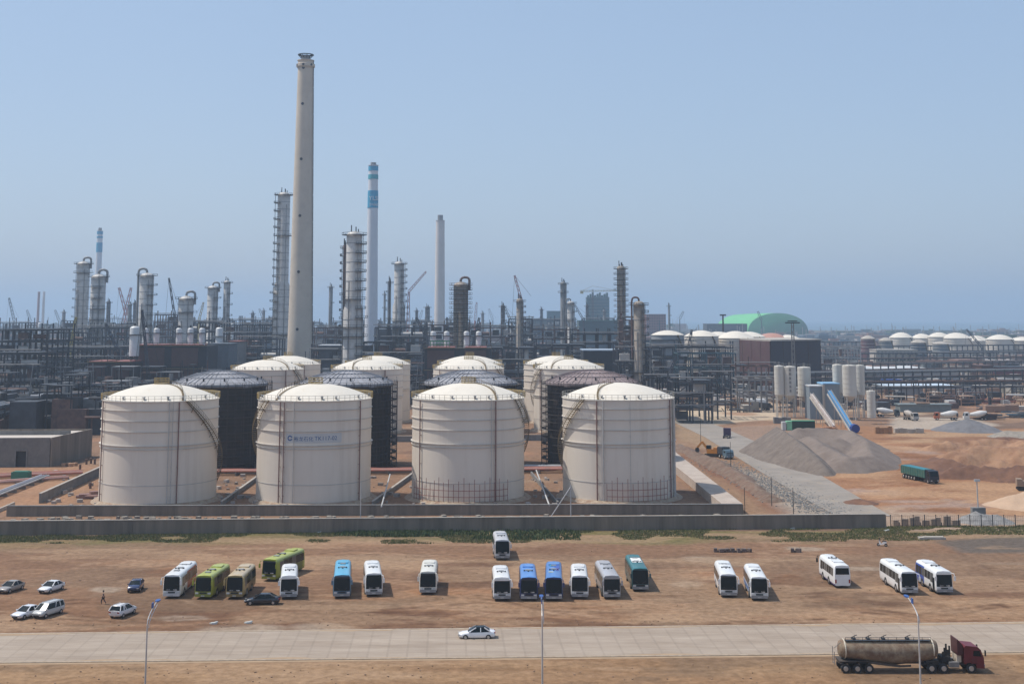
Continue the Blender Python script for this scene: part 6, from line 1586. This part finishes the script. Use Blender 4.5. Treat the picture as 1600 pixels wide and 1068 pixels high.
# green domed hall
def dome_hall():
    Y0 = 3000; cx = XA(1216, Y0, 10); W = 47 * mpp(Y0); Hh = ZA(489, Y0)
    t = empty('domed_hall', 'huge green domed storage hall on the horizon, light flank and dark rounded end', 'hall', (cx, Y0, 0))
    ax, ay = XA(1150, 3420, 10) - cx, 420.0
    n = 28; st = [(0, .02, .06), (.02, .35, .45), (.05, .62, .75), (.10, .84, .9), (.17, .96, .98), (.25, 1, 1)] 
    def arch(u, kw, kh): return [(ax * u + W * kw * cos(pi - pi * i / n), ay * u, Hh * kh * sin(pi * i / n) ** .75) for i in range(n + 1)]
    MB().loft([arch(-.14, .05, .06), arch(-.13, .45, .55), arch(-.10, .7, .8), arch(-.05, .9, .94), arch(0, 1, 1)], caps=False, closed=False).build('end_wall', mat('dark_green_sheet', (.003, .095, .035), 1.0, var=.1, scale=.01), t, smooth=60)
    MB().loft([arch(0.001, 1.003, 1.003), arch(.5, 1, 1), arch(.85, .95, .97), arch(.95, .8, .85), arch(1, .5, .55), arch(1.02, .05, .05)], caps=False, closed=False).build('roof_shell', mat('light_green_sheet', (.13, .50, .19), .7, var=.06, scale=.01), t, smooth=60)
dome_hall()
block('dark_hall', 'long dark low hall before the green dome', 1105, 1168, 506, 2400, 50, M_STEEL)
# clad building, corner on
def clad():
    Y0 = 740; z = ZA(533, Y0); xc = XA(1204, Y0, 10); t = empty('clad_building', 'big windowless building with a maroon side and a dark navy side', 'building', (xc, Y0, 0))
    xl = XA(1147, 800, 10) - xc; xr = XA(1283, 770, 10) - xc
    P = [(0, 0), (xr, 30), (xr + xl + 4, 92), (xl, 60)]
    m1 = mat('maroon_cladding', (.085, .034, .036), .8, var=.12, scale=.1, c2=(.10, .055, .045), mix=.45); m2 = mat('navy_cladding', (.034, .026, .036), .8, var=.15, scale=.1)
    n = len(P); b = MB()
    b.prism(ccw(P), 0, z); o = b.build('wall', [m1, m2], t)
    for p_ in o.data.polygons:
        c = p_.center
        if abs(p_.normal.z) < .5 and p_.normal.x > -.1: p_.material_index = 1
    q = MB(); q.prism(ccw([(p[0] * 1.02 + .3, p[1] * 1.02 - .8) for p in P]), z + .01, z + .8); q.build('roof', M_CONCL, t)
    f = MB()
    for i in range(5):
        u = i / 4; f.beam((xl * u, 60 * u - .1, 0), (xl * u, 60 * u - .1, z), .25)
        f.beam((xr * u, 30 * u - .1, 0), (xr * u, 30 * u - .1, z), .25)
    f.build('frame_post', M_BR1, t)
clad()
frame('low steel frame before the far white tanks, left of the clad building', 1018, 1146, 543, 700, dep=24, m=M_STEEL, fill=.45, seed=50)
frame('blue-green steel frame crossing below the far white tanks', 1060, 1150, 552, 660, dep=16, m=mat('teal_steel', (.05, .10, .12), .6), fill=.5, seed=51)
frame('pale framed structure right of the clad building', 1286, 1345, 545, 900, dep=24, m=M_GREY, fill=.3, seed=52)
frame('dark steel frame in front of the clad building', 1150, 1210, 572, 650, dep=14, m=M_RUST, fill=.3, seed=53, bay=5)
frame('dark steel skeleton below the rightmost tower', 1010, 1060, 590, 520, dep=18, m=M_STEELB, fill=.4, seed=54, bay=5)
frame('dark blue steel skeleton beside the haul yard', 1052, 1112, 597, 500, dep=16, m=M_STEEL, fill=.35, seed=55, bay=5, lev=4.5)
frame('thin-legged steel frame beside the haul yard', 1100, 1142, 585, 520, dep=14, m=M_STEEL, fill=.12, seed=56, bay=5, eq=False)
frame('thin steel skeleton left of the silos', 1152, 1208, 592, 560, dep=14, m=M_STEELL, fill=.1, seed=57, bay=5, eq=False)
RK = [((1330, 627), (1640, 624), (6, 8.4), 'dark steel rack crossing the yard right of the silos, nearest'), ((1180, 612), (1640, 603), (6, 9), 'long steel rack in the middle of the right yard'), ((1290, 596), (1640, 588), (6, 10), 'long rack below the cream building'),
      ((1290, 578), (1640, 574), (8, 12), 'far rack right of the clad building'), ((1200, 566), (1640, 560), (8, 13), 'far dark rack line before the small grey tanks'), ((1030, 610), (1200, 603), (5, 8), 'rack crossing behind the haul yard'), ((1290, 556), (1640, 550), (9, 14), 'furthest rack line in front of the white tank row')]
for a, b, lv, lb in RK: rack(lb, G(*a), G(*b), width=8, levels=lv, npipe=3 if lv[0] < 8 else 5, sp=6, m=M_STEEL if 'dark' in lb else M_STEEL, pm=[M_STEELL, M_STEEL, M_RUST], s=.42)
block('cream_building', 'cream building with dark vertical window strips, right of the silos', 1370, 1434, 547, 1040, 20, mat('cream_wall', (.42, .38, .33), .9), windows=11)
block('white_hall', 'long low white-roofed hall right of the silos', 1352, 1500, 582, 850, 110, mat('pale_grey_wall', (.35, .34, .33), .9), roof=M_CLADW)
block('brown_hall', 'dark red-brown low building at the right edge', 1534, 1552, 572, 860, 20, M_BR1)
block('brown_hall', 'long dark red low building running off the right edge', 1553, 1640, 574, 870, 20, mat('dark_red_wall', (.15, .04, .05), .8), roof=M_STEEL)
block('low_office', 'low pale building with a white roof at the right edge', 1572, 1600, 588, 800, 8, MF[0], roof=M_CLADW, windows=6)
block('pale_blue_hall', 'low pale blue-white roofed store behind the dark drums', 1404, 1516, 607, 680, 50, M_GREY, roof=mat('pale_blue_sheet', (.50, .58, .66), .5))
block('blue_cover', 'royal blue sheeted stack right of the silos', 1382, 1408, 594, 755, 6, mat('royal_blue_sheet', (.02, .07, .3), .6), cat='stack')
block('grey_shed', 'low grey-green sheeted stack behind the loaders', 1406, 1486, 633, 560, 7, mat('grey_green_sheet', (.17, .20, .20), .8), cat='stack')
for k in range(13):
    px = 1440 + k * 7.4 + (8 if k > 6 else 0); Y = 665 - (k > 6) * 12; x = XA(px, Y, 1)
    o = MB(); o.tube((-.6, -3, 1.2), (1.6, 4, 1.2), 1.2, 1.2, 14); o.tube((-.6, -3.02, 1.2), (-.56, -2.9, 1.2), .8, .8, 12); o.box(0, 0, .1, 2, 6, .2)
    tag(o.build('steel_pipe_length', mat('black_coated_pipe', (.018, .02, .025), .5), None, (x, Y, 0), smooth=40), 'black-coated pipe length lying in a row by the rack', 'pipe length', 'black pipe lengths in a row')
# stacked materials in the right yard
for k, (px, py, w, lb) in enumerate([(1500, 632, 50, 'dark steel bundles lying behind the loaders'), (1560, 640, 60, 'dark blue steel plates stacked at the right'), (1592, 652, 40, 'dark blue and white stack at the right edge of the yard'), (1560, 630, 60, 'reddish steel bundles beyond the loaders'), (1545, 655, 26, 'rusty pipe stack right of the loaders')]):
    x, y = G(px, py); o = MB(); r = random.Random(k)
    for i in range(16): o.box(r.uniform(-w / 9, w / 9), r.uniform(-3, 3), .3 + (i % 5) * .45, r.uniform(4, 9), r.uniform(.6, 1.6), .4, r.uniform(-.15, .15), mi=r.randrange(2))
    tag(o.build('steel_stack', [[M_STEELB, M_STEEL], [M_STEEL, M_STEELL], [mat('teal_plate', (.05, .11, .15), .5), M_STEELL], [M_RUST, M_REDP], [M_RUST, M_STEEL]][k], None, (x, y, 0)), lb, 'steel stack')
# ---------------------------------------------------------------- batching plant
M_SILO = mat('silo_cream_paint', (.55, .52, .46), .6, var=.06, scale=.3, c2=(.42, .38, .32), mix=.4, streak=True)
def silo(label, px, w, ytop, ybot, ybase, legs=True):
    Y = G(px, ybase)[1]; R = w / 2 * mpp(Y); z1, z0 = ZA(ytop, Y), ZA(ybot, Y); x = XA(px, Y, z1); t = empty('cement_silo', label, 'silo', (x, Y, 0))
    MB().lathe([(.3, max(.1, z0 - (2.4 if legs else 0))), (R, z0), (R, z1), (R * .9, z1 + .25), (.05, z1 + .5)], 28).build('shell', M_SILO, t, smooth=30)
    g = MB()
    for k in range(6): z = z0 + (z1 - z0) * (k + .5) / 6; g.lathe([(R + .002, z), (R + .06, z), (R + .06, z + .12), (R + .002, z + .12)], 24)
    g.build('hoop', M_SILO, t)
    g = MB()
    for k in range(10): a = 2 * pi * k / 10; b = 2 * pi * (k + 1) / 10; g.beam((R * cos(a), R * sin(a), z1 + .2), (R * cos(a), R * sin(a), z1 + 1.3), .07); g.beam((R * cos(a), R * sin(a), z1 + 1.3), (R * cos(b), R * sin(b), z1 + 1.3), .07)
    g.tube((0, 0, z1 + .3), (0, 0, z1 + 1.8), .4, .4, 10); g.build('top_railing', M_STEELL, t)
    if legs:
        for k in range(4):
            a = pi / 4 + k * pi / 2; MB().tube((R * .85 * cos(a), R * .85 * sin(a), 0), (R * .85 * cos(a), R * .85 * sin(a), z0 + .3), .2, .2, 8).build('leg', M_SILO, t)
        g = MB()
        for z in (z0 * .45, z0 * .75):
            for k in range(4): a = pi / 4 + k * pi / 2; b = a + pi / 2; g.beam((R * .85 * cos(a), R * .85 * sin(a), z), (R * .85 * cos(b), R * .85 * sin(b), z), .14)
        g.build('bracing', M_STEELL, t)
    return t
silo('cream silo on legs, leftmost of the left group of three', 1217, 15, 572, 616, 652)
s2 = silo('cream silo with dark lettering marks, middle of the left group of three', 1233.5, 19, 573, 617, 652)
g = MB()
for k in range(6):
    z = ZA(577 + k * 6.5, s2.location[1]); R = 19 / 2 * mpp(s2.location[1]) + .02
    for (dx, dz, w_, h_) in ((0, .3, .7, .13), (0, -.05, .6, .12), (-.2, 0, .14, .8), (.2, -.15, .14, .6), (0, -.45, .8, .12)): g.box(-.35 + dx, -R * .985 - .05, z + dz, w_, .06, h_)
g.build('lettering', M_STEEL, s2)
silo('cream silo on legs, rightmost of the left group of three', 1256, 20, 574, 618.5, 650)
silo('cream silo behind the blue conveyor, leftmost of the right group', 1308, 15, 570, 612, 652)
silo('wide cream silo on brown legs, middle of the right group', 1326.5, 21, 571, 618, 656)
silo('pinkish cream silo, rightmost of the right group', 1343, 14, 571, 616, 652)
silo('small pale silo standing on the ground right of the others', 1360.5, 13, 611, 652, 662, legs=False)
t = empty('batching_house', 'blue-grey clad batching house between the two groups of silos', 'building', (XA(1266, 520, 5), 520, 0))
w_ = XA(1312, 520, 5) - XA(1266, 520, 5); z = ZA(600, 520); M_BGW = mat('blue_grey_sheet', (.20, .24, .27), .6, var=.06); M_LBL = mat('light_blue_trim', (.22, .42, .62), .5)
MB().box(w_ * .22, 5, z / 2 - .5, w_ * .44, 9, z - 1).build('wall', M_BGW, t)
MB().box(w_ * .72, 4, z / 2, w_ * .56, 10, z).build('wall', M_BGW, t)
MB().box(w_ * .22, 5, z - .75, w_ * .46, 9.6, .4).build('roof', M_CLADW, t); MB().box(w_ * .72, 4, z + .25, w_ * .58, 10.6, .5).build('roof', M_LBL, t)
MB().box(w_ * .45, -1.2, z / 2, .8, .5, z - .1).build('corner_post', M_CONCL, t)
def conveyor(label, a, b, Ya, m, w, hop=None):
    xa, za = XA(a[0], Ya, 10), ZA(a[1], Ya); xb, yb = G(b[0], b[1], .8); t = empty('conveyor', label, 'conveyor', (xb, yb, 0)); A = (xa - xb, Ya - yb, za); B = (0, 0, 1.2)
    MB().beam(A, B, w, w).build('casing', m, t)
    g = MB()
    for s in (-1, 1): g.beam((A[0] + s * w * .55, A[1], A[2] + .9), (B[0] + s * w * .55, B[1], B[2] + .9), .12)
    for u in (.3, .6): px_, py_, pz_ = A[0] * (1 - u), A[1] * (1 - u), A[2] * (1 - u) + B[2] * u; g.beam((px_ - .8, py_, 0), (px_ - .5, py_, pz_), .18); g.beam((px_ + .8, py_, 0), (px_ + .5, py_, pz_), .18)
    g.beam((A[0] - w * .7, A[1], A[2] - .9), (B[0] - w * .7, B[1], B[2] - .9), .35, .5)
    g.build('walkway', M_CONCL, t)
    if hop: MB().tube((.8, -1.4, 1.5), (.8, 1.4, 1.5), 1.45, 1.45, 18).build('drum', hop, t, smooth=40)
conveyor('blue enclosed conveyor slanting down from the batching house', (1296, 612), (1332, 672), 505, mat('conveyor_blue', (.06, .22, .42), .5), 1.15, mat('deep_blue_drum', (.01, .04, .22), .5))
conveyor('white and rust patched conveyor slanting down right of the silos', (1268, 617), (1303, 668), 508, mat('rusty_white_sheet', (.6, .56, .52), .6, var=.1, scale=.8, c2=(.3, .17, .12), mix=.5), .95)
x, y = G(1256, 672); t = empty('green_container', 'green container with an open dark front at the silo feet', 'container', (x, y, 0))
MB().box(0, 1.3, 1.6, 8.0, 2.6, 3.1).build('body', mat('dark_green_box', (.012, .035, .022), .7), t); MB().box(0, 1.2, 3.25, 8.2, 3, .14).build('roof', mat('mid_green', (.06, .3, .16), .6), t)
MB().box(-5.0, 1.3, 1.6, 1.8, 2.8, 3.1).build('end_box', mat('light_green_box', (.22, .50, .30), .6), t); MB().box(-6.8, 1.3, 1.5, 1.3, 2.8, 2.8).build('side_box', M_PALEP, t)
for px, py, w, h, m, lb in [(1380, 677, 26, 2.3, 'ob', 'orange-brown block bin wall right of the blue conveyor foot'), (1420, 676, 44, 1.6, 'gr', 'grey block bin wall right of the orange one'), (1222, 661, 26, 2.4, 'cd', 'grey concrete footing under the left silos'), (1294, 674, 22, 1.6, 'or', 'orange soil-coloured blocks at the foot of the white conveyor')]:
    x, y = G(px, py); ww = w * mpp(y); o = MB(); r = random.Random(int(px)); n = max(4, int(ww / 1.4))
    for i in range(n): o.box(-ww / 2 + (i + .5) * ww / n, r.uniform(-.3, .3), h / 2 + r.uniform(-.3, .2), ww / n - .08, 2.2, h)
    tag(o.build('bin_wall', {'ob': mat('ochre_block', (.34, .19, .10), .9, var=.2), 'gr': M_CONCL, 'cd': M_CONC, 'or': mat('orange_block', (.42, .2, .1), .9, var=.2)}[m], None, (x, y, 0)), lb, 'bin wall')

# ---------------------------------------------------------------- heaps and banks
def heap(name, label, cat, cones, m, slope=.62, res=.8, wob=.8, cap=None, floor=0.0):
    xs = [c[0] for c in cones]; ys = [c[1] for c in cones]; hm_ = max(c[2] for c in cones); ext_ = hm_ / slope + 2
    x0, x1, y0, y1 = min(xs) - ext_, max(xs) + ext_, min(ys) - ext_, max(ys) + ext_
    nx, ny = int((x1 - x0) / res), int((y1 - y0) / res)
    X, Y = np.meshgrid(np.linspace(x0, x1, nx + 1), np.linspace(y0, y1, ny + 1))
    Z = np.full(X.shape, -9.0); sm = []
    for i, (cx, cy, h) in enumerate(cones):
        d = np.hypot(X - cx, Y - cy); Z = np.maximum(Z, h - d * slope)
        if i: 
            px_, py_, ph = cones[i - 1]; ex, ey = cx - px_, cy - py_; L = ex * ex + ey * ey + 1e-9
            u = np.clip(((X - px_) * ex + (Y - py_) * ey) / L, 0, 1); d = np.hypot(X - px_ - u * ex, Y - py_ - u * ey); Z = np.maximum(Z, ph + (h - ph) * u - d * slope)
    Z = Z + (fbm(X, Y, 5, 301) - .48) * wob * 2 + (fbm(X, Y, 1.3, 305) - .48) * wob * .5
    if cap: Z = np.minimum(Z, cap + (fbm(X, Y, 6, 307) - .48) * .8)
    Zc = np.where(Z < floor, -.3, Z)
    keep = (Z > -1.2)
    i = np.arange(nx)[None, :] + (nx + 1) * np.arange(ny)[:, None]
    k = keep[:-1, :-1] | keep[1:, :-1] | keep[:-1, 1:] | keep[1:, 1:]
    F = np.stack([i, i + 1, i + nx + 2, i + nx + 1], -1)[k]
    used = np.unique(F); mp = np.full(X.size, -1); mp[used] = np.arange(len(used))
    ox, oy = float(np.mean(xs)), float(np.mean(ys))
    V = np.stack([X.ravel() - ox, Y.ravel() - oy, Zc.ravel()], 1)[used]
    o = MB(); o.v = V.tolist(); o.f = mp[F].tolist(); o.m = [0] * len(o.f)
    return tag(o.build(name, m, None, (ox, oy, 0), smooth=60), label, cat)
def gp(px, py, h): x, y = G(px, py); return (x, y, h)
heap('gravel_heap', 'big grey gravel heap with a sharp ridge beside the haul road', 'gravel heap', [gp(1214, 706, 7.4), gp(1240, 719, 6.4), gp(1268, 732, 4.2), gp(1290, 742, 1.8)], M_GRAVEL, slope=.66, wob=.5)
heap('gravel_heap', 'broad grey gravel heap, the larger right part next to the orange ground', 'gravel heap', [gp(1246, 700, 6.0), gp(1290, 699, 5.9), gp(1330, 702, 5.5), gp(1352, 715, 5.0), gp(1362, 731, 3.2), gp(1325, 735, 3.4), gp(1288, 724, 5.0), gp(1262, 712, 5.8), gp(1310, 714, 5.6)], mat('grey_gravel_light', (.185, .145, .12), .95, var=.15, scale=.2, c2=(.14, .104, .084), mix=.45, bump=.5, bscale=2.5), slope=.5, wob=.6)
heap('gravel_heap', 'low dark slate-coloured gravel heap in front of the loaders', 'gravel heap', [gp(1490, 672, 3.3), gp(1515, 673, 4.2), gp(1540, 674, 2.6)], M_GRAVD, slope=.42, wob=.4)
heap('gravel_heap', 'pale grey gravel spread right of the slate heap', 'gravel heap', [gp(1570, 682, 1.8), gp(1640, 684, 2.2)], M_ROCK, slope=.3, wob=.4)
heap('earth_bank', 'long orange earth bank behind the teal tipper lorry', 'earth bank', [gp(1490, 727, 4.2), gp(1540, 725, 5.2), gp(1600, 728, 5.6), gp(1680, 730, 6)], M_SOIL, slope=.5, wob=2.2, cap=4.9)
heap('earth_bank', 'dark red cut face along the foot of the orange earth bank', 'earth bank', [gp(1492, 745, 2.4), gp(1530, 746, 3.2), gp(1590, 749, 3.6), gp(1680, 751, 3.6)], M_SOILR, slope=.55, wob=2.0, cap=3.4)
heap('earth_bank', 'dark red soil mound at the left end of the earth bank', 'earth bank', [gp(1462, 728, 2.6), gp(1480, 735, 3.0)], M_SOILR, slope=.35, wob=1.0)
heap('earth_bank', 'orange earth terrace further back on the right', 'earth bank', [gp(1470, 703, 2.0), gp(1530, 700, 3.0), gp(1600, 702, 3.4), gp(1680, 700, 3.6)], M_SOIL, slope=.4, wob=1.8, cap=2.8)
heap('earth_bank', 'dark red-brown mound between the slate heap and the orange bank', 'earth bank', [gp(1530, 692, 1.6), gp(1570, 694, 2.2), gp(1620, 696, 2.0)], M_SOILR, slope=.4, wob=1.5, cap=2.2)
heap('earth_bank', 'small orange soil heap near the fence at the right edge', 'earth bank', [gp(1590, 790, 2.6), gp(1640, 790, 4.2)], mat('pale_orange_soil', (.44, .30, .20), .95, var=.1, scale=.3, bump=.6, bscale=1), slope=.38, wob=.5)
heap('earth_bank', 'dark excavated soil ridge along the dike, right of the rightmost tank', 'earth bank', [gp(1062, 700, 1.2), gp(1110, 722, 1.5), gp(1160, 750, 1.3), gp(1205, 782, 1.1)], mat('dark_brown_soil', (.15, .09, .06), .95, var=.25, scale=.5, c2=(.2, .16, .12), mix=.45, bump=.8, bscale=1), slope=.45, wob=.8)
heap('earth_bank', 'small dark soil mound beside the haul road end', 'earth bank', [gp(1338, 785, 1.0), gp(1348, 786, .9)], M_SOILR, slope=.25, wob=.4)
heap('rubble_heap', 'grey rubble heap behind the right fence', 'rubble heap', [gp(1525, 815, 2.2), gp(1548, 815, 1.5), gp(1565, 817, 1.0)], mat('rubble_grey', (.22, .21, .2), .95, var=.3, scale=.8, bump=.8, bscale=2), slope=.5, wob=.9, res=.5)

# ---------------------------------------------------------------- fence, masts
fa, fb = G(1392, 823), G(1640, 823)
t = empty('steel_fence', 'thin dark steel fence right of the boundary wall end', 'fence', (fa[0], fa[1], 0), atan2(fb[1] - fa[1], fb[0] - fa[0]))
L = hypot(fb[0] - fa[0], fb[1] - fa[1]); n = int(L / 2.1)
g = MB(); r2 = MB()
for i in range(n + 1):
    MB().beam((L * i / n, 0, 0), (L * i / n, 0, 2.3), .13).build('post', M_STEELB, t)
for z in (.3, 1.2, 2.1): r2.beam((0, 0, z), (L, 0, z), .04)
for i in range(n * 6): g.beam((L * i / n / 6, .03, .3), (L * i / n / 6, .03, 2.1), .02)
r2.build('rail', M_STEELB, t); g.build('mesh_panel', M_STEELB, t)
for k in range(9):
    x, y = G(1400 + k * 11 + (k % 3) * 3, 820.5); o = MB(); o.box(0, 0, .5 + (k * 5 % 4) * .12, 1.0 + (k % 3) * .4, .3, 1.0 + (k * 5 % 4) * .24, (k % 3) * .15); o.box(.2, .5, .3, 1.4, .5, .6, k)
    tag(o.build('precast_panel', mat('precast_panel', (.36, .27, .2), .9, var=.25), None, (x, y, 0)), 'weathered precast panel leaning behind the right fence', 'panel', 'panels behind the right fence')
m_ = pole('floodlight_mast', 'pale floodlight pole standing behind the right fence', 1529, 812, 750, .16, cat='mast')
z = ZA(750, m_.location[1]); MB().box(0, -.1, z, 1.1, .3, .4).build('floodlight', M_CLADW, m_); MB().box(0, 0, 1.2, 2.6, 1.2, 2.4).build('switch_box', M_CONC, m_)
t = empty('lighting_mast', 'tall lattice lighting mast in front of the clad building', 'mast', (XA(1241, 560, 10), 560, 0))
g = MB(); lattice(g, (0, 0, 0), (0, 0, ZA(505, 560)), 1.5, 16, .16); g.build('lattice', M_STEELL, t); zz = ZA(504, 560)
MB().box(0, 0, zz, 6, 1.2, .5).box(0, 0, zz + .7, 4, .8, .4).build('lamp_rack', M_STEELB, t)
t = empty('lighting_mast', 'thin dark mast behind the far white tanks', 'mast', (XA(1131, 900, 10), 900, 0)); MB().tube((0, 0, 0), (0, 0, ZA(491, 900)), .8, .5, 8).build('shaft', M_STEELB, t); MB().box(0, 0, ZA(492, 900), 4, 2, 1).build('lamp_rack', M_STEELB, t)
for px, py in [(1164, 806), (1206, 790), (1142, 735), (1095, 690), (1240, 806), (1570, 640), (1180, 640)]:
    pole('mast', 'thin dark pole along the verge of the haul road', px, py, py - 45, .08, m=M_STEELB)['group'] = 'thin poles along the verge'
# ---------------------------------------------------------------- site machines
def lorry(label, c, ang, cabc, L=8, bed=None, kind='tipper', name='lorry', H=3.0, axles=3, bed2=None):
    t = empty(name, label, 'lorry', (c[0], c[1], 0), ang); h = L / 2; cm = mat('lorry_paint_%s' % '_'.join('%d' % int(q * 1000) for q in cabc), cabc, .4, var=.1)
    cb = MB(); cb.side([(h - 2.1, .7), (h - 2.1, H - .1), (h - 1.9, H), (h - .5, H - .1), (h - .1, 1.9), (h, .6), (h - .2, .5), (h - 1.7, .5)], -1.2, 1.2); cab = cb.build('cab', cm, t)
    MB().quad([(h - .02, -1.0, 1.75), (h - .02, 1.0, 1.75), (h - .40, .95, H - .25), (h - .40, -.95, H - .25)]).build('windscreen', M_GLASS, cab)
    for s in (-1, 1):
        q = [(h - 1.5, s * 1.21, 1.75), (h - .45, s * 1.21, 1.75), (h - .65, s * 1.21, H - .4), (h - 1.5, s * 1.21, H - .4)]; MB().quad(q if s < 0 else q[::-1]).build('side_window', M_GLASS, cab)
        MB().box(h + .02, s * .85, .8, .08, .35, .2).build('headlight', M_LAMP, t)
    MB().box(-.6, 0, .85, L - 1, .9, .25).build('chassis', M_BLACK, t)
    if kind == 'tipper':
        b = MB(); x0, x1 = -h, h - 2.4
        b.box((x0 + x1) / 2, 0, 1.2, x1 - x0, 2.3, .12)
        for s in (-1, 1): b.box((x0 + x1) / 2, s * 1.18, 2.1, x1 - x0, .08, 1.8)
        b.box(x0, 0, 2.1, .08, 2.4, 1.8); b.box(x1, 0, 2.2, .08, 2.4, 2.0); b.build('tipper_body', bed, t)
        n = int((x1 - x0) / 1.1); r = MB()
        for i in range(n + 1):
            for s in (-1, 1): r.box(x0 + (x1 - x0) * i / n, s * 1.25, 2.1, .12, .08, 1.8)
        r.build('side_rib', bed, t)
        MB().box((x0 + x1) / 2, 0, 3.05, x1 - x0 - .1, 2.3, .12).build('cover_sheet', bed2 or bed, t)
    if kind == 'mixer':
        MB().loft([[( xx, r_ * cos(2 * pi * i / 16), zc + r_ * sin(2 * pi * i / 16)) for i in range(16)] for xx, r_, zc in ((-h + .1, .5, 2.9), (-h + .6, .7, 2.8), (-h + 2.2, 1.2, 2.5), (-h + 3.6, 1.15, 2.3), (h - 2.6, .6, 2.1))]).build('mixer_drum', bed, t, smooth=50)
        MB().box(-h + .2, 0, 2.0, .6, 1.2, 1.4).build('chute', M_STEEL, t)
    for k in range(axles):
        x = h - 1.2 if k == 0 else -h + .9 + (k - 1) * 1.3
        for s in (-1, 1): wheel(t, x, s * 1.0, .5, .4)
    return t
lorry('teal covered tipper lorry with a black cab driving over the orange ground', ((G(1405, 742)[0] + G(1473, 760)[0]) / 2, (G(1405, 742)[1] + G(1473, 760)[1]) / 2), atan2(G(1470, 760)[1] - G(1410, 746)[1], G(1470, 760)[0] - G(1410, 746)[0]), (.008, .010, .018), L=13.6,
      bed=mat('teal_body', (.035, .12, .10), .6, c2=(.10, .12, .06), mix=.45), bed2=mat('teal_sheet', (.02, .17, .21), .6), H=3.1, axles=6)
lorry('dark purple lorry cab seen from behind beside the haul road', G(1136, 684), radians(78), (.05, .025, .07), L=6, kind='none', H=3.2)
lorry('dark blue and orange flatbed lorry beyond the haul yard', G(1165, 640), radians(10), (.06, .07, .25), L=9, bed=M_ORANGE, kind='tipper')
lorry('white cement mixer lorry right of the small pale silo', G(1388, 651), radians(-5), (.05, .06, .07), L=9, bed=mat('white_drum', (.62, .60, .57), .5), kind='mixer')
lorry('dusty cement mixer lorry facing the camera between silo and loaders', G(1423, 656), radians(-75), (.35, .33, .3), L=8, bed=mat('dusty_drum', (.38, .34, .3), .6), kind='mixer')
lorry('white and orange mixer lorry behind the slate heap, left', G(1478, 656), radians(170), (.45, .12, .05), L=9, bed=mat('white_drum', (.62, .60, .57), .5), kind='mixer')
lorry('white mixer lorry behind the slate heap, right', G(1524, 656), radians(175), (.6, .58, .55), L=9, bed=mat('white_drum', (.62, .60, .57), .5), kind='mixer')
lorry('white small lorry on the pale track behind the haul yard', G(1158, 622), radians(60), (.5, .5, .5), L=6, bed=M_PALEP, kind='tipper')
lorry('grey lorry in the yard left of the silos', G(1190, 640), radians(130), (.12, .12, .13), L=8, bed=M_STEEL, kind='tipper')
def digger(label, c, ang, paint):
    t = empty('excavator', label, 'excavator', (c[0], c[1], 0), ang)
    for s in (-1, 1): MB().loft([[(x, s * 1.0 - .25, z) , (x, s * 1.0 + .25, z)] + [(x, s * 1.0 + .25, z2), (x, s * 1.0 - .25, z2)] for x, z, z2 in ((-2, .35, .6), (-1.7, .05, .85), (1.7, .05, .85), (2, .35, .6))]).build('track', M_BLACK, t)
    MB().box(-.4, 0, 1.6, 3.2, 2.5, 1.2).box(-1.4, 0, 2.4, 1.2, 2.3, .5).build('upper_body', paint, t); MB().box(.7, .75, 2.5, 1.2, .95, 1.4).build('cab', M_GLASS, t)
    b = MB(); b.beam((1.0, 0, 1.8), (3.0, 0, 4.0), .45, .6); b.beam((3.0, 0, 4.0), (4.6, 0, 2.2), .35, .5); b.build('boom', paint, t)
    k = MB(); k.side([(4.3, 2.4), (4.9, 2.2), (5.0, 1.4), (4.4, 1.0), (4.0, 1.4)], -.5, .5); k.build('bucket', M_STEELB, t)
digger('orange-yellow excavator standing between the dike and the haul road', G(1113, 713), radians(150), M_ORANGE)
digger('dusty pale excavator at the right edge below the earth bank', G(1603, 766), radians(-12), mat('dusty_machine', (.28, .2, .14), .7))
lorry('small blue-grey lorry in front of the orange excavator', G(1134, 716), radians(-70), (.10, .16, .20), L=5, bed=M_STEEL, kind='tipper', axles=2, H=2.6)
# ================================================================ haze
hz = MB(); hz.box(0, 5500, 115, 31000, 19000, 250)
hm = bpy.data.materials.new('haze'); hm.use_nodes = True
_n = hm.node_tree.nodes; _n.clear(); _o = _n.new("ShaderNodeOutputMaterial"); _v = _n.new("ShaderNodeVolumePrincipled")
_v.inputs["Density"].default_value = HAZE_DENSITY; _v.inputs["Color"].default_value = HAZE_COL; _v.inputs["Anisotropy"].default_value = 0.2
hm.node_tree.links.new(_v.outputs[0], _o.inputs["Volume"])
tag(hz.build('haze', hm), 'pale blue sea haze over the whole plant', 'haze', kind='stuff')
